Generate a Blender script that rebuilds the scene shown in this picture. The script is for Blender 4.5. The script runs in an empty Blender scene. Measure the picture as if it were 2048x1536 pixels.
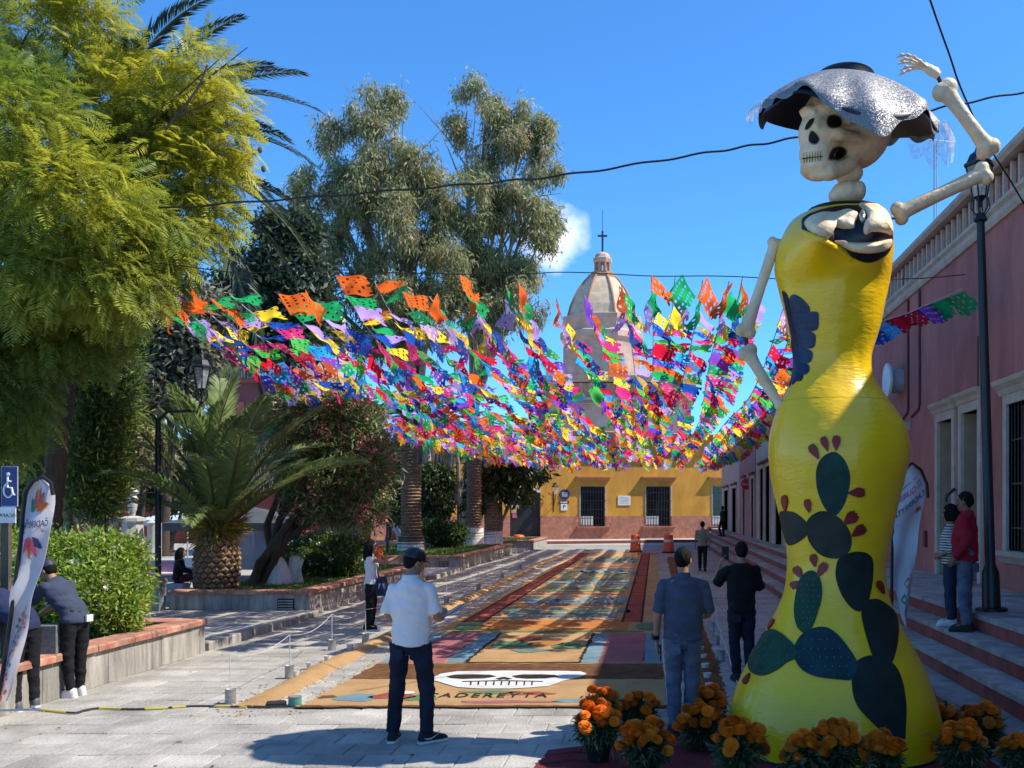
import bpy, bmesh, math, random
import numpy as np
from mathutils import Vector, Matrix, Quaternion
from mathutils import noise as mnoise
from mathutils.bvhtree import BVHTree
R = math.radians
V = Vector
random.seed(7)
rng = np.random.default_rng(11)
scn = bpy.context.scene
col = scn.collection

# ---------------------------------------------------------------- camera
FPX, HX, HY, EYE = 2000.0, 1310.0, 1020.0, 2.15      # focal length in photo pixels, vanishing point, eye height
K = FPX / 1700.0                                      # depths below were surveyed at a focal length of 1700
cd = bpy.data.cameras.new('camera'); cam = bpy.data.objects.new('camera', cd); col.objects.link(cam)
cam.location = (0, 0, EYE); cam.rotation_euler = (R(90), 0, 0)
cd.sensor_width = 36; cd.lens = FPX / 2048 * 36
cd.shift_x = -(HX - 1024) / 2048; cd.shift_y = (HY - 768) / 2048
cd.clip_end = 3000; cd.clip_start = 0.1
scn.camera = cam
def at(x, y, Y):
    "photo point at depth Y -> world"
    return V(((x - HX) / 1700 * Y, Y * K, EYE - (y - HY) / 1700 * Y))
def G(x, y, z=0.0):
    "photo point on the level z -> world"
    return at(x, y, 1700 * (EYE - z) / (y - HY))

# ---------------------------------------------------------------- sky, sun, exposure
SUN = V((0.80, 0.0, 1.0)).normalized()
w = bpy.data.worlds.new('World'); scn.world = w; w.use_nodes = True
nt = w.node_tree; bg = nt.nodes['Background']
sky = nt.nodes.new('ShaderNodeTexSky'); sky.sky_type = 'NISHITA'; sky.sun_disc = False
sky.sun_elevation = math.asin(SUN.z); sky.sun_rotation = R(90)
sky.altitude = 2000; sky.air_density = 1.0; sky.dust_density = 1.6; sky.ozone_density = 3.0
tint = nt.nodes.new('ShaderNodeMix'); tint.data_type = 'RGBA'; tint.blend_type = 'MULTIPLY'
tint.inputs[0].default_value = 1.0; tint.inputs[7].default_value = (0.41, 0.88, 1.24, 1)
nt.links.new(sky.outputs[0], tint.inputs[6])
# one small cumulus and a few wisps, low over the roofs
tc = nt.nodes.new('ShaderNodeTexCoord')
def cloud(direction, spread, scale, lo, hi, seed):
    d = V(direction).normalized()
    dot = nt.nodes.new('ShaderNodeVectorMath'); dot.operation = 'DISTANCE'
    nrm = nt.nodes.new('ShaderNodeVectorMath'); nrm.operation = 'NORMALIZE'
    nt.links.new(tc.outputs['Generated'], nrm.inputs[0])
    nt.links.new(nrm.outputs[0], dot.inputs[0]); dot.inputs[1].default_value = d
    mr = nt.nodes.new('ShaderNodeMapRange'); mr.inputs[1].default_value = spread; mr.inputs[2].default_value = spread * 0.25
    mr.inputs[3].default_value = 0; mr.inputs[4].default_value = 1
    nt.links.new(dot.outputs['Value'], mr.inputs[0])
    nz = nt.nodes.new('ShaderNodeTexNoise'); nz.noise_dimensions = '4D'; nz.inputs['W'].default_value = seed
    nz.inputs['Scale'].default_value = scale; nz.inputs['Detail'].default_value = 7; nz.inputs['Roughness'].default_value = 0.58
    nt.links.new(nrm.outputs[0], nz.inputs['Vector'])
    mu = nt.nodes.new('ShaderNodeMath'); mu.operation = 'MULTIPLY'
    nt.links.new(mr.outputs[0], mu.inputs[0]); nt.links.new(nz.outputs['Fac'], mu.inputs[1])
    m2 = nt.nodes.new('ShaderNodeMapRange'); m2.inputs[1].default_value = lo; m2.inputs[2].default_value = hi
    nt.links.new(mu.outputs[0], m2.inputs[0])
    return m2.outputs[0]
last = tint.outputs[2]
for (px, py, sp, sc, lo, hi, sd, k) in ((1108, 468, .062, 19, .26, .56, 3.1, .9),):
    f = cloud(at(px, py, 10) - V((0, 0, EYE)), sp, sc, lo, hi, sd)
    mk = nt.nodes.new('ShaderNodeMath'); mk.operation = 'MULTIPLY'; mk.inputs[1].default_value = k
    nt.links.new(f, mk.inputs[0])
    mx = nt.nodes.new('ShaderNodeMix'); mx.data_type = 'RGBA'
    nt.links.new(mk.outputs[0], mx.inputs[0]); nt.links.new(last, mx.inputs[6]); mx.inputs[7].default_value = (7.2, 7.4, 7.8, 1)
    last = mx.outputs[2]
nt.links.new(last, bg.inputs[0]); bg.inputs[1].default_value = 0.110
sd = bpy.data.lights.new('sun', 'SUN'); sd.energy = 3.2; sd.angle = R(0.5); sd.color = (1.0, 0.94, 0.83)
so = bpy.data.objects.new('sun', sd); col.objects.link(so); so.rotation_euler = (-SUN).to_track_quat('-Z', 'Y').to_euler()
so.location = (30, 0, 40)
scn.view_settings.view_transform = 'Standard'; scn.view_settings.look = 'None'
scn.view_settings.exposure = 1.08; scn.view_settings.gamma = 1.0; scn.view_settings.use_curve_mapping = False
scn.cycles.max_bounces = 8; scn.cycles.diffuse_bounces = 6; scn.cycles.transparent_max_bounces = 12

# ---------------------------------------------------------------- materials
MATS = {}
def mat(name, c, rough=0.7, var=0.12, scale=6.0, bump=0.0, bscale=None, c2=None, metal=0.0, spec=0.4, stretch=None, coat=0.0, det=4, objrand=0.0, trans=0.0, thr=(0.35, 0.65), world=False, stain=0.0, sscale=.5):
    if name in MATS: return MATS[name]
    m = bpy.data.materials.new(name); m.use_nodes = True; MATS[name] = m
    t = m.node_tree; b = t.nodes['Principled BSDF']
    b.inputs['Roughness'].default_value = rough; b.inputs['Metallic'].default_value = metal
    b.inputs['Specular IOR Level'].default_value = spec; b.inputs['Coat Weight'].default_value = coat
    c = V(c[:3]); c2 = V(c2[:3]) if c2 else c * (1 - var * 2)
    co = t.nodes.new('ShaderNodeTexCoord'); src = co.outputs['Object']
    if world: src = t.nodes.new('ShaderNodeNewGeometry').outputs['Position']
    if stretch:
        mp = t.nodes.new('ShaderNodeMapping'); mp.inputs['Scale'].default_value = stretch
        t.links.new(src, mp.inputs[0]); src = mp.outputs[0]
    n = t.nodes.new('ShaderNodeTexNoise'); n.inputs['Scale'].default_value = scale; n.inputs['Detail'].default_value = det; n.inputs['Roughness'].default_value = .6
    t.links.new(src, n.inputs['Vector'])
    mr = t.nodes.new('ShaderNodeMapRange'); mr.inputs[1].default_value = thr[0]; mr.inputs[2].default_value = thr[1]
    t.links.new(n.outputs['Fac'], mr.inputs[0])
    mx = t.nodes.new('ShaderNodeMix'); mx.data_type = 'RGBA'
    t.links.new(mr.outputs[0], mx.inputs[0]); mx.inputs[6].default_value = (*c, 1); mx.inputs[7].default_value = (*c2, 1)
    out = mx.outputs[2]
    if stain:
        ns = t.nodes.new('ShaderNodeTexNoise'); ns.inputs['Scale'].default_value = sscale; ns.inputs['Detail'].default_value = 9; ns.inputs['Roughness'].default_value = .68; ns.inputs['Distortion'].default_value = .6
        t.links.new(src, ns.inputs['Vector']); rs = t.nodes.new('ShaderNodeMapRange'); rs.inputs[1].default_value = .40; rs.inputs[2].default_value = .66; rs.inputs[3].default_value = 1.0; rs.inputs[4].default_value = 1 - stain
        t.links.new(ns.outputs['Fac'], rs.inputs[0]); ms_ = t.nodes.new('ShaderNodeMix'); ms_.data_type = 'RGBA'; ms_.blend_type = 'MULTIPLY'; ms_.inputs[0].default_value = 1
        cb = t.nodes.new('ShaderNodeCombineColor'); [t.links.new(rs.outputs[0], cb.inputs[i]) for i in range(3)]
        t.links.new(out, ms_.inputs[6]); t.links.new(cb.outputs[0], ms_.inputs[7]); out = ms_.outputs[2]
    if objrand:
        oi = t.nodes.new('ShaderNodeObjectInfo'); hs = t.nodes.new('ShaderNodeHueSaturation')
        m3 = t.nodes.new('ShaderNodeMapRange'); m3.inputs[3].default_value = 1 - objrand; m3.inputs[4].default_value = 1 + objrand
        t.links.new(oi.outputs['Random'], m3.inputs[0]); t.links.new(m3.outputs[0], hs.inputs['Value']); t.links.new(out, hs.inputs['Color'])
        out = hs.outputs[0]
    t.links.new(out, b.inputs['Base Color'])
    if bump:
        n2 = t.nodes.new('ShaderNodeTexNoise'); n2.inputs['Scale'].default_value = bscale or scale * 4; n2.inputs['Detail'].default_value = 5
        t.links.new(src, n2.inputs['Vector'])
        bp = t.nodes.new('ShaderNodeBump'); bp.inputs['Strength'].default_value = min(1, bump); bp.inputs['Distance'].default_value = 0.02
        t.links.new(n2.outputs['Fac'], bp.inputs['Height']); t.links.new(bp.outputs[0], b.inputs['Normal'])
    if trans:
        tr = t.nodes.new('ShaderNodeBsdfTranslucent'); ms = t.nodes.new('ShaderNodeMixShader'); ms.inputs[0].default_value = trans
        t.links.new(out, tr.inputs[0]); t.links.new(b.outputs[0], ms.inputs[1]); t.links.new(tr.outputs[0], ms.inputs[2])
        t.links.new(ms.outputs[0], t.nodes['Material Output'].inputs[0])
    return m
def leafmat(name, trans=0.35, rough=0.5, spec=0.4):
    m = bpy.data.materials.new(name); m.use_nodes = True; MATS[name] = m
    t = m.node_tree; b = t.nodes['Principled BSDF']; b.inputs['Roughness'].default_value = rough; b.inputs['Specular IOR Level'].default_value = spec
    a = t.nodes.new('ShaderNodeAttribute'); a.attribute_name = 'tint'
    t.links.new(a.outputs['Color'], b.inputs['Base Color'])
    tr = t.nodes.new('ShaderNodeBsdfTranslucent'); ms = t.nodes.new('ShaderNodeMixShader'); ms.inputs[0].default_value = trans
    t.links.new(a.outputs['Color'], tr.inputs[0]); t.links.new(b.outputs[0], ms.inputs[1]); t.links.new(tr.outputs[0], ms.inputs[2])
    t.links.new(ms.outputs[0], t.nodes['Material Output'].inputs[0])
    return m
def alphamat(name, c, alpha, rough=0.4, scale=60, lo=.4, hi=.7):
    m = bpy.data.materials.new(name); m.use_nodes = True; MATS[name] = m
    t = m.node_tree; b = t.nodes['Principled BSDF']; b.inputs['Base Color'].default_value = (*c, 1); b.inputs['Roughness'].default_value = rough
    n = t.nodes.new('ShaderNodeTexNoise'); n.inputs['Scale'].default_value = scale; co = t.nodes.new('ShaderNodeTexCoord')
    t.links.new(co.outputs['Object'], n.inputs['Vector'])
    mr = t.nodes.new('ShaderNodeMapRange'); mr.inputs[1].default_value = lo; mr.inputs[2].default_value = hi
    mr.inputs[3].default_value = alpha[0]; mr.inputs[4].default_value = alpha[1]
    t.links.new(n.outputs['Fac'], mr.inputs[0]); t.links.new(mr.outputs[0], b.inputs['Alpha'])
    return m

# ---------------------------------------------------------------- objects
def tag(o, label=None, cat=None, group=None, kind=None):
    if label: o['label'] = label
    if cat: o['category'] = cat
    if group: o['group'] = group
    if kind: o['kind'] = kind
    return o
def empty(name, loc=(0, 0, 0), rz=0.0, label=None, cat=None, group=None):
    o = bpy.data.objects.new(name, None); col.objects.link(o); o.location = loc; o.rotation_euler = (0, 0, rz)
    o.empty_display_size = 0.1
    return tag(o, label, cat, group)
def link(name, me, m=None, parent=None, loc=None):
    o = bpy.data.objects.new(name, me); col.objects.link(o)
    if m is not None: me.materials.append(m)
    if parent is not None: o.parent = parent
    if loc is not None: o.location = loc
    return o
def copy_tree(o, parent=None):
    c = o.copy(); col.objects.link(c)
    if parent is not None: c.parent = parent
    for ch in list(o.children): copy_tree(ch, c)
    return c

class MB:
    "collects shapes, then links them as one mesh object"
    def __init__(s): s.v = []; s.f = []
    def add(s, vs, fs):
        o = len(s.v); s.v += [tuple(p) for p in vs]; s.f += [tuple(i + o for i in q) for q in fs]; return s
    def box(s, c, d, rz=0.0, M=None):
        vs = [V((x * d[0] / 2, y * d[1] / 2, z * d[2] / 2)) for x in (-1, 1) for y in (-1, 1) for z in (-1, 1)]
        m = M if M is not None else Matrix.Rotation(rz, 3, 'Z')
        vs = [m @ p + V(c) for p in vs]
        return s.add(vs, [(0, 1, 3, 2), (4, 6, 7, 5), (0, 4, 5, 1), (2, 3, 7, 6), (0, 2, 6, 4), (1, 5, 7, 3)])
    def bbox(s, lo, hi):
        lo, hi = V(lo), V(hi); return s.box((lo + hi) / 2, hi - lo)
    def cbox(s, lo, hi, b=0.01, jit=0.0):
        "box with chamfered top edges"
        lo, hi = V(lo), V(hi); j = lambda: random.uniform(-jit, jit)
        a = [(lo.x, lo.y), (hi.x, lo.y), (hi.x, hi.y), (lo.x, hi.y)]
        i = [(lo.x + b, lo.y + b), (hi.x - b, lo.y + b), (hi.x - b, hi.y - b), (lo.x + b, hi.y - b)]
        vs = [(x, y, lo.z) for x, y in a] + [(x, y, hi.z - b) for x, y in a] + [(x, y, hi.z + j()) for x, y in i]
        fs = [(0, 1, 5, 4), (1, 2, 6, 5), (2, 3, 7, 6), (3, 0, 4, 7), (4, 5, 9, 8), (5, 6, 10, 9), (6, 7, 11, 10), (7, 4, 8, 11), (8, 9, 10, 11), (3, 2, 1, 0)]
        return s.add(vs, fs)
    def loft(s, rings, close=True, cap=True):
        n = len(rings[0]); o = len(s.v)
        for r in rings: s.v += [tuple(p) for p in r]
        for k in range(len(rings) - 1):
            for i in range(n if close else n - 1):
                a = o + k * n + i; b = o + k * n + (i + 1) % n
                s.f.append((a, b, b + n, a + n))
        if cap and close:
            s.f.append(tuple(o + i for i in range(n))[::-1]); s.f.append(tuple(o + (len(rings) - 1) * n + i for i in range(n)))
        return s
    def tube(s, pts, rad, n=8, cap=True):
        pts = [V(p) for p in pts]
        if not hasattr(rad, '__len__'): rad = [rad] * len(pts)
        rings = []; up = None
        for k, p in enumerate(pts):
            d = (pts[min(k + 1, len(pts) - 1)] - pts[max(k - 1, 0)])
            d = d.normalized() if d.length > 1e-9 else V((0, 0, 1))
            if up is None: up = d.orthogonal().normalized()
            up = (up - d * up.dot(d)); up = up.normalized() if up.length > 1e-6 else d.orthogonal().normalized()
            side = d.cross(up); r = rad[k]
            rings.append([p + up * (math.cos(a) * r) + side * (math.sin(a) * r) for a in [2 * math.pi * i / n for i in range(n)]])
        return s.loft(rings, True, cap)
    def lathe(s, prof, c=(0, 0, 0), n=16, M=None):
        c = V(c); rings = []
        for (r, z) in prof:
            ring = [V((math.cos(2 * math.pi * i / n) * r, math.sin(2 * math.pi * i / n) * r, z)) for i in range(n)]
            rings.append([(M @ p if M is not None else p) + c for p in ring])
        return s.loft(rings)
    def ell(s, c, r, M=None, n=12, m=8):
        c = V(c); r = V(r) if hasattr(r, '__len__') else V((r, r, r)); rings = []
        for k in range(m + 1):
            t = math.pi * (k / m) ; t = min(max(t, 0.02), math.pi - 0.02)
            ring = [V((math.sin(t) * math.cos(2 * math.pi * i / n) * r.x, math.sin(t) * math.sin(2 * math.pi * i / n) * r.y, -math.cos(t) * r.z)) for i in range(n)]
            rings.append([(M @ p if M is not None else p) + c for p in ring])
        return s.loft(rings)
    def ring(s, c, a, b, n=16):
        c, a, b = V(c), V(a), V(b)
        return [c + a * math.cos(2 * math.pi * i / n) + b * math.sin(2 * math.pi * i / n) for i in range(n)]
    def prism(s, poly, z0, z1, M=None):
        n = len(poly); vs = [V((x, y, z0)) for x, y in poly] + [V((x, y, z1)) for x, y in poly]
        if M is not None: vs = [M @ p for p in vs]
        return s.add(vs, [tuple(range(n))[::-1], tuple(range(n, 2 * n))] + [(i, (i + 1) % n, (i + 1) % n + n, i + n) for i in range(n)])
    def mesh(s, name, smooth=False, angle=None):
        me = bpy.data.meshes.new(name); me.from_pydata(s.v, [], s.f); me.validate()
        bm = bmesh.new(); bm.from_mesh(me); bmesh.ops.recalc_face_normals(bm, faces=bm.faces); bm.to_mesh(me); bm.free()
        if smooth:
            me.polygons.foreach_set('use_smooth', [True] * len(me.polygons))
            if angle: me.set_sharp_from_angle(angle=R(angle))
        return me
    def build(s, name, m, parent=None, smooth=False, angle=40, loc=None, kind=None):
        o = link(name, s.mesh(name, smooth, angle if smooth else None), m, parent, loc)
        if kind: o['kind'] = kind
        return o
def fuse(mb, name, m, parent=None, voxel=0.02, smooth=4, fold=None, fac=0.5):
    "voxel union of the collected shells, smoothed -> one continuous mesh"
    me = bpy.data.meshes.new(name); me.from_pydata(mb.v, [], mb.f)
    bm = bmesh.new(); bm.from_mesh(me); bmesh.ops.recalc_face_normals(bm, faces=bm.faces); bm.to_mesh(me); bm.free()
    o = bpy.data.objects.new(name, me); col.objects.link(o)
    md = o.modifiers.new('r', 'REMESH'); md.mode = 'VOXEL'; md.voxel_size = voxel
    if smooth:
        m2 = o.modifiers.new('s', 'SMOOTH'); m2.factor = fac; m2.iterations = smooth
    dg = bpy.context.evaluated_depsgraph_get()
    me2 = bpy.data.meshes.new_from_object(o.evaluated_get(dg)); o.modifiers.clear(); o.data = me2; bpy.data.meshes.remove(me)
    me2.name = name; me2.materials.clear(); me2.materials.append(m)
    if fold:
        nv = len(me2.vertices); co = np.empty(nv * 3); me2.vertices.foreach_get('co', co); co = co.reshape(-1, 3)
        nn = np.empty(nv * 3); me2.vertices.foreach_get('normal', nn); nn = nn.reshape(-1, 3)
        amp, sx, sz, sd_ = fold
        d = np.array([mnoise.noise(V((p[0] * sx + sd_, p[1] * sx, p[2] * sz))) + .5 * mnoise.noise(V((p[0] * sx * 2.1, p[1] * sx * 2.1 + sd_, p[2] * sz * 2.3 + p[0] * 6))) for p in co])
        co = co + nn * (d * amp)[:, None]; me2.vertices.foreach_set('co', co.ravel())
    me2.polygons.foreach_set('use_smooth', [True] * len(me2.polygons)); me2.update()
    if parent is not None: o.parent = parent
    return o
def npmesh(name, verts, faces4, m, parent=None, tint=None, smooth=False):
    "verts (n,3), quads (k,4) as arrays, tint per vertex (n,3)"
    me = bpy.data.meshes.new(name); nv, nf = len(verts), len(faces4); k = faces4.shape[1]
    me.vertices.add(nv); me.vertices.foreach_set('co', np.ascontiguousarray(verts, dtype=np.float32).ravel())
    me.loops.add(nf * k); me.loops.foreach_set('vertex_index', np.ascontiguousarray(faces4, dtype=np.int32).ravel())
    me.polygons.add(nf); me.polygons.foreach_set('loop_start', np.arange(0, nf * k, k, dtype=np.int32))
    me.polygons.foreach_set('loop_total', np.full(nf, k, dtype=np.int32))
    if tint is not None:
        at_ = me.attributes.new('tint', 'FLOAT_COLOR', 'POINT')
        at_.data.foreach_set('color', np.concatenate([tint, np.ones((nv, 1))], 1).astype(np.float32).ravel())
    if smooth: me.polygons.foreach_set('use_smooth', [True] * nf)
    me.update(); me.validate()
    return link(name, me, m, parent)
def unit(a): return a / np.maximum(np.linalg.norm(a, axis=-1, keepdims=True), 1e-9)
def leaf_quads(P, D, N, L, W):
    "rhombic leaves: base P, direction D, normal N, length L, width W"
    S = unit(np.cross(D, N)); L = np.asarray(L)[:, None]; W = np.asarray(W)[:, None]
    a = P; b = P + D * L * .45 + S * W * .5; c = P + D * L - N * L * .12; d = P + D * L * .45 - S * W * .5
    v = np.stack([a, b, c, d], 1).reshape(-1, 3); f = np.arange(len(P) * 4).reshape(-1, 4)
    return v, f
def spline(pts, n=8, closed=True):
    "Catmull-Rom through 2-D points"
    out = []; k = len(pts)
    for i in range(k if closed else k - 1):
        p = [np.array(pts[(i + j - 1) % k] if closed else pts[min(max(i + j - 1, 0), k - 1)], float) for j in range(4)]
        for s_ in range(n):
            t = s_ / n
            out.append(.5 * ((2 * p[1]) + (-p[0] + p[2]) * t + (2 * p[0] - 5 * p[1] + 4 * p[2] - p[3]) * t * t + (-p[0] + 3 * p[1] - 3 * p[2] + p[3]) * t ** 3))
    if not closed: out.append(np.array(pts[-1], float))
    return out
def text_mesh(name, body, size, M, m, parent, extrude=0.002, flip=False, align='CENTER', shear=0.0, spacing=1.0, bold=0.0):
    cu = bpy.data.curves.new(name, 'FONT'); cu.body = body; cu.size = size; cu.align_x = align; cu.align_y = 'CENTER'
    cu.extrude = extrude; cu.shear = shear; cu.space_character = spacing; cu.offset = bold; cu.resolution_u = 3
    o = bpy.data.objects.new(name, cu); col.objects.link(o)
    dg = bpy.context.evaluated_depsgraph_get(); me = bpy.data.meshes.new_from_object(o.evaluated_get(dg))
    bpy.data.objects.remove(o); bpy.data.curves.remove(cu)
    if flip:
        me.transform(Matrix.Scale(-1, 4, V((1, 0, 0)))); me.flip_normals()
    me.transform(M); me.name = name; me.materials.clear()
    return link(name, me, m, parent)
# ================================================================ GROUND
stone_mat = mat('paver_stone', (.47, .435, .38), .88, .10, 2.3, .8, 28, objrand=.13, c2=(.36, .33, .29), spec=.2, det=8, world=True, stain=.38, sscale=.8)
mortar_mat = mat('paver_joint', (.30, .285, .26), .95, .15, 12, .3)
asphalt_mat = mat('far_street', (.44, .415, .375), .9, .1, 3, .3, 60)
earth_mat = mat('earth', (.22, .17, .12), .95, .2, 3, .5, 30)
conc_mat = mat('planter_concrete', (.50, .46, .40), .9, .18, 2.2, .6, 30, c2=(.27, .245, .21), stretch=(3, 3, .5), world=True, stain=.4, sscale=1.2)
terra_mat = mat('terracotta_coping', (.40, .13, .075), .8, .15, 5, .4, 40, objrand=.22, c2=(.52, .30, .21), world=True, stain=.35, sscale=2)
path_mat = mat('garden_path', (.40, .37, .33), .9, .12, 2, .3, 40)
red_riser = mat('red_step_paint', (.38, .085, .065), .75, .2, 4, .4, 50, c2=(.22, .06, .05), objrand=.12, world=True, stain=.4, sscale=1.1)
tread_mat = mat('step_slab', (.47, .415, .37), .85, .2, 3, .4, 40, objrand=.14, world=True, stain=.45, sscale=.9)
grass_mat = leafmat('grass_blades', .3, .6)
lawn_mat = mat('lawn_soil', (.05, .075, .02), .95, .2, 6, .4)

g = MB().bbox((-300, -60, -.6), (300, 500, -.035)).build('ground', asphalt_mat, kind='structure')
road = MB().bbox((-9, -3, -.03), (3.2, 62, -.012)).build('road', mortar_mat, kind='structure')
# stone slabs: the 300 largest in view are parts, the rest one mass
CARPET = (-3.86, .11, 9.25 * K, 43 * K)
ps, n_ind, far = .42, 0, MB()
pv = [MB().cbox((-ps / 2 + .005, -ps / 2 + .005, -.03), (ps / 2 - .005, ps / 2 - .005, 0), .007, .003).mesh('paver') for _ in range(4)]
for q in pv: q.materials.append(stone_mat)
y = 6.9; row = 0
while y < 52 * K:
    xs = np.arange(-6.95 + (row % 2) * ps / 2, 3.0, ps)
    for x in xs:
        in_car = CARPET[0] + .25 < x < CARPET[1] - .25 and CARPET[2] + .3 < y < CARPET[3] - .3
        if in_car: continue
        vis = (x * FPX / y + HX) > -40
        if y < 15.2 and vis and n_ind < 300:
            o = link('paver', pv[(row * 7 + int(x * 10)) % 4], None, road, (x, y, random.uniform(-.004, .002)))
            o.rotation_euler = (random.uniform(-.006, .006), random.uniform(-.006, .006), random.choice((0, R(180))) + random.uniform(-.008, .008))
            n_ind += 1
        elif y < 36:
            b = .006; z = random.uniform(-.005, .002)
            far.cbox((x - ps / 2 + b, y - ps / 2 + b, -.03), (x + ps / 2 - b, y + ps / 2 - b, z), .007, .001)
        else:
            b = .006; z = random.uniform(-.004, .002); o_ = [(x - ps / 2 + b, y - ps / 2 + b, z), (x + ps / 2 - b, y - ps / 2 + b, z), (x + ps / 2 - b, y + ps / 2 - b, z), (x - ps / 2 + b, y + ps / 2 - b, z)]
            far.add(o_, [(0, 1, 2, 3)])
    y += ps; row += 1
far.build('paving', stone_mat, road, kind='stuff')

# raised garden level on the left, with its kerb
gp = MB().bbox((-60, 0, -.03), (-7.05, 55 * K, .11)).build('garden_path', path_mat, kind='structure')
kerb = empty('kerb'); kerb['kind'] = 'structure'
for (y0, y1) in ((12.95 * K, 17.2 * K), (26.2 * K, 30.3 * K), (41.7 * K, 45.6 * K)):
    n = max(1, round((y1 - y0) / .9)); s = (y1 - y0) / n
    for i in range(n):
        MB().cbox((-7.05, y0 + i * s + .006, -.02), (-6.8, y0 + (i + 1) * s - .006, .13), .012, .003).build('kerb_stone', conc_mat, kerb)

# planters: concrete walls in blocks, terracotta copings, lawn
def planter(x1, y0, x0, y1, label, back=True):
    t = empty('planter', (x1, y0, 0), 0, label, 'planter', 'raised planters along the plaza')
    def L(lo, hi): return (V(lo) - V((x1, y0, 0)), V(hi) - V((x1, y0, 0)))
    th, hw, hc = .28, .43, .085
    def run(a, b, fixed, axis):
        n = max(1, round(abs(b - a) / 1.35)); s = (b - a) / n
        for i in range(n):
            p, q = a + i * s + .004, a + (i + 1) * s - .004
            lo, hi = ((fixed, p, 0), (fixed + th, q, hw)) if axis == 'y' else ((p, fixed, 0), (q, fixed + th, hw))
            MB().bbox(*L(lo, hi)).build('wall_block', conc_mat, t)
        n = max(1, round(abs(b - a) / .42)); s = (b - a) / n
        for i in range(n):
            p, q = a + i * s + .003, a + (i + 1) * s - .003; d = random.uniform(-.006, .006)
            lo, hi = ((fixed - .05 + d, p, hw + .002), (fixed + th + .05 + d, q, hw + hc)) if axis == 'y' else ((p, fixed - .05 + d, hw + .002), (q, fixed + th + .05 + d, hw + hc))
            mb = MB(); lo, hi = L(lo, hi); mb.cbox(lo, hi, .02, .004)
            mb.build('coping_tile', terra_mat, t)
    run(y0 + th + .06, y1, x1 - th, 'y')
    run(x0, x1 + .045, y0, 'x')
    if back: run(x0, x1 - th - .06, y1 - th, 'x')
    return t
P1 = planter(-6.80, 4.6 * K, -14, 12.85 * K, 'nearest raised planter, with the big rounded flowering bush', True)
P2 = planter(-7.08, 17.3 * K, -9.9, 26.1 * K, 'raised planter around the short thick palm', True)
P3 = planter(-7.0, 30.4 * K, -15, 41.5 * K, 'raised planter around the tall ringed palm trunk')
P4 = planter(-6.6, 45.7 * K, -15, 52 * K, 'farthest small raised planter before the yellow building')
# P1 runs past the camera side, so its near front run is out of the picture
def lawn(x0, x1, y0, y1, dens, near):
    s = MB().bbox((x0, y0, 0), (x1, y1, .40)).build('lawn', lawn_mat, kind='structure')
    n = int((x1 - x0) * (y1 - y0) * dens)
    P = np.stack([rng.uniform(x0, x1, n), rng.uniform(y0, y1, n), np.full(n, .395)], 1)
    D = unit(np.stack([rng.normal(0, .45, n), rng.normal(0, .45, n), np.ones(n)], 1)); N = unit(rng.normal(size=(n, 3)))
    L = rng.uniform(.05, .11, n) * near; v, f = leaf_quads(P, D, N, L, L * .22)
    c = np.array([.13, .20, .035])[None] * rng.uniform(.55, 1.25, (n, 1)) + rng.uniform(0, .03, (n, 1)) * np.array([[1, .6, 0]])
    o = npmesh('grass', v, f, grass_mat, None, np.repeat(c, 4, 0)); o['kind'] = 'stuff'
lawn(-12, -7.1, 8.5 * K, 12.6 * K, 420, 1.0)
lawn(-9.85, -7.37, 17.55 * K, 25.8 * K, 700, 1.1)
lawn(-14.9, -7.3, 30.7 * K, 41.2 * K, 160, 1.4)
lawn(-14.9, -6.9, 46 * K, 51.6 * K, 90, 1.6)
vent_mat = mat('vent_grille', (.02, .02, .02), .6)
for (p, px, py, Y) in ((P2, 572, 1212, 17.3), (P3, 887, 1131, 30.4)):
    c = at(px, py, Y); c.y = Y * K; m = MB()
    m.bbox(c - p.location + V((-.17, -.02, -.15)), c - p.location + V((.17, .01, .15)))
    vt = m.build('wall_vent', vent_mat, p)
    for k in range(5):
        MB().bbox(c - p.location + V((-.15, -.034, -.125 + k * .055)), c - p.location + V((.15, -.021, -.10 + k * .055))).build('louvre', conc_mat, vt)

# raised pavement on the right: four red-faced steps with grey slabs
EDGE = [(4.0, .86), (3.68, .645), (3.36, .43), (3.04, .215)]
pave = empty('pavement'); pave['kind'] = 'structure'
XW = 5.68
prev = XW + .6
for k, (x, z) in enumerate(EDGE):
    zb = EDGE[k + 1][1] if k < 3 else -.03
    MB().bbox((x + .03, -4, zb - .02), (prev + .02, 60 * K, z - .062)).build('step_body', red_riser, pave)
    y = 1.0
    while y < 60 * K:
        L = random.uniform(.9, 1.5) if y < 26 else 3.2
        # painted riser and slab with a small nose
        MB().bbox((x + .012, y + .002, zb - .005), (x + .03, y + L - .002, z - .063)).build('riser', red_riser, pave)
        if k == 0 and y < 40:
            for (a, b) in ((x - .01, x + .84), (x + .846, XW + .1)):
                MB().cbox((a, y + .004, z - .06), (b, y + L - .004, z), .006, .002).build('slab', tread_mat, pave)
        else:
            MB().cbox((x - .01, y + .004, z - .06), (prev + (.0 if k else .1), y + L - .004, z), .006, .002).build('slab', tread_mat, pave)
        y += L
    prev = x + .028

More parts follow.
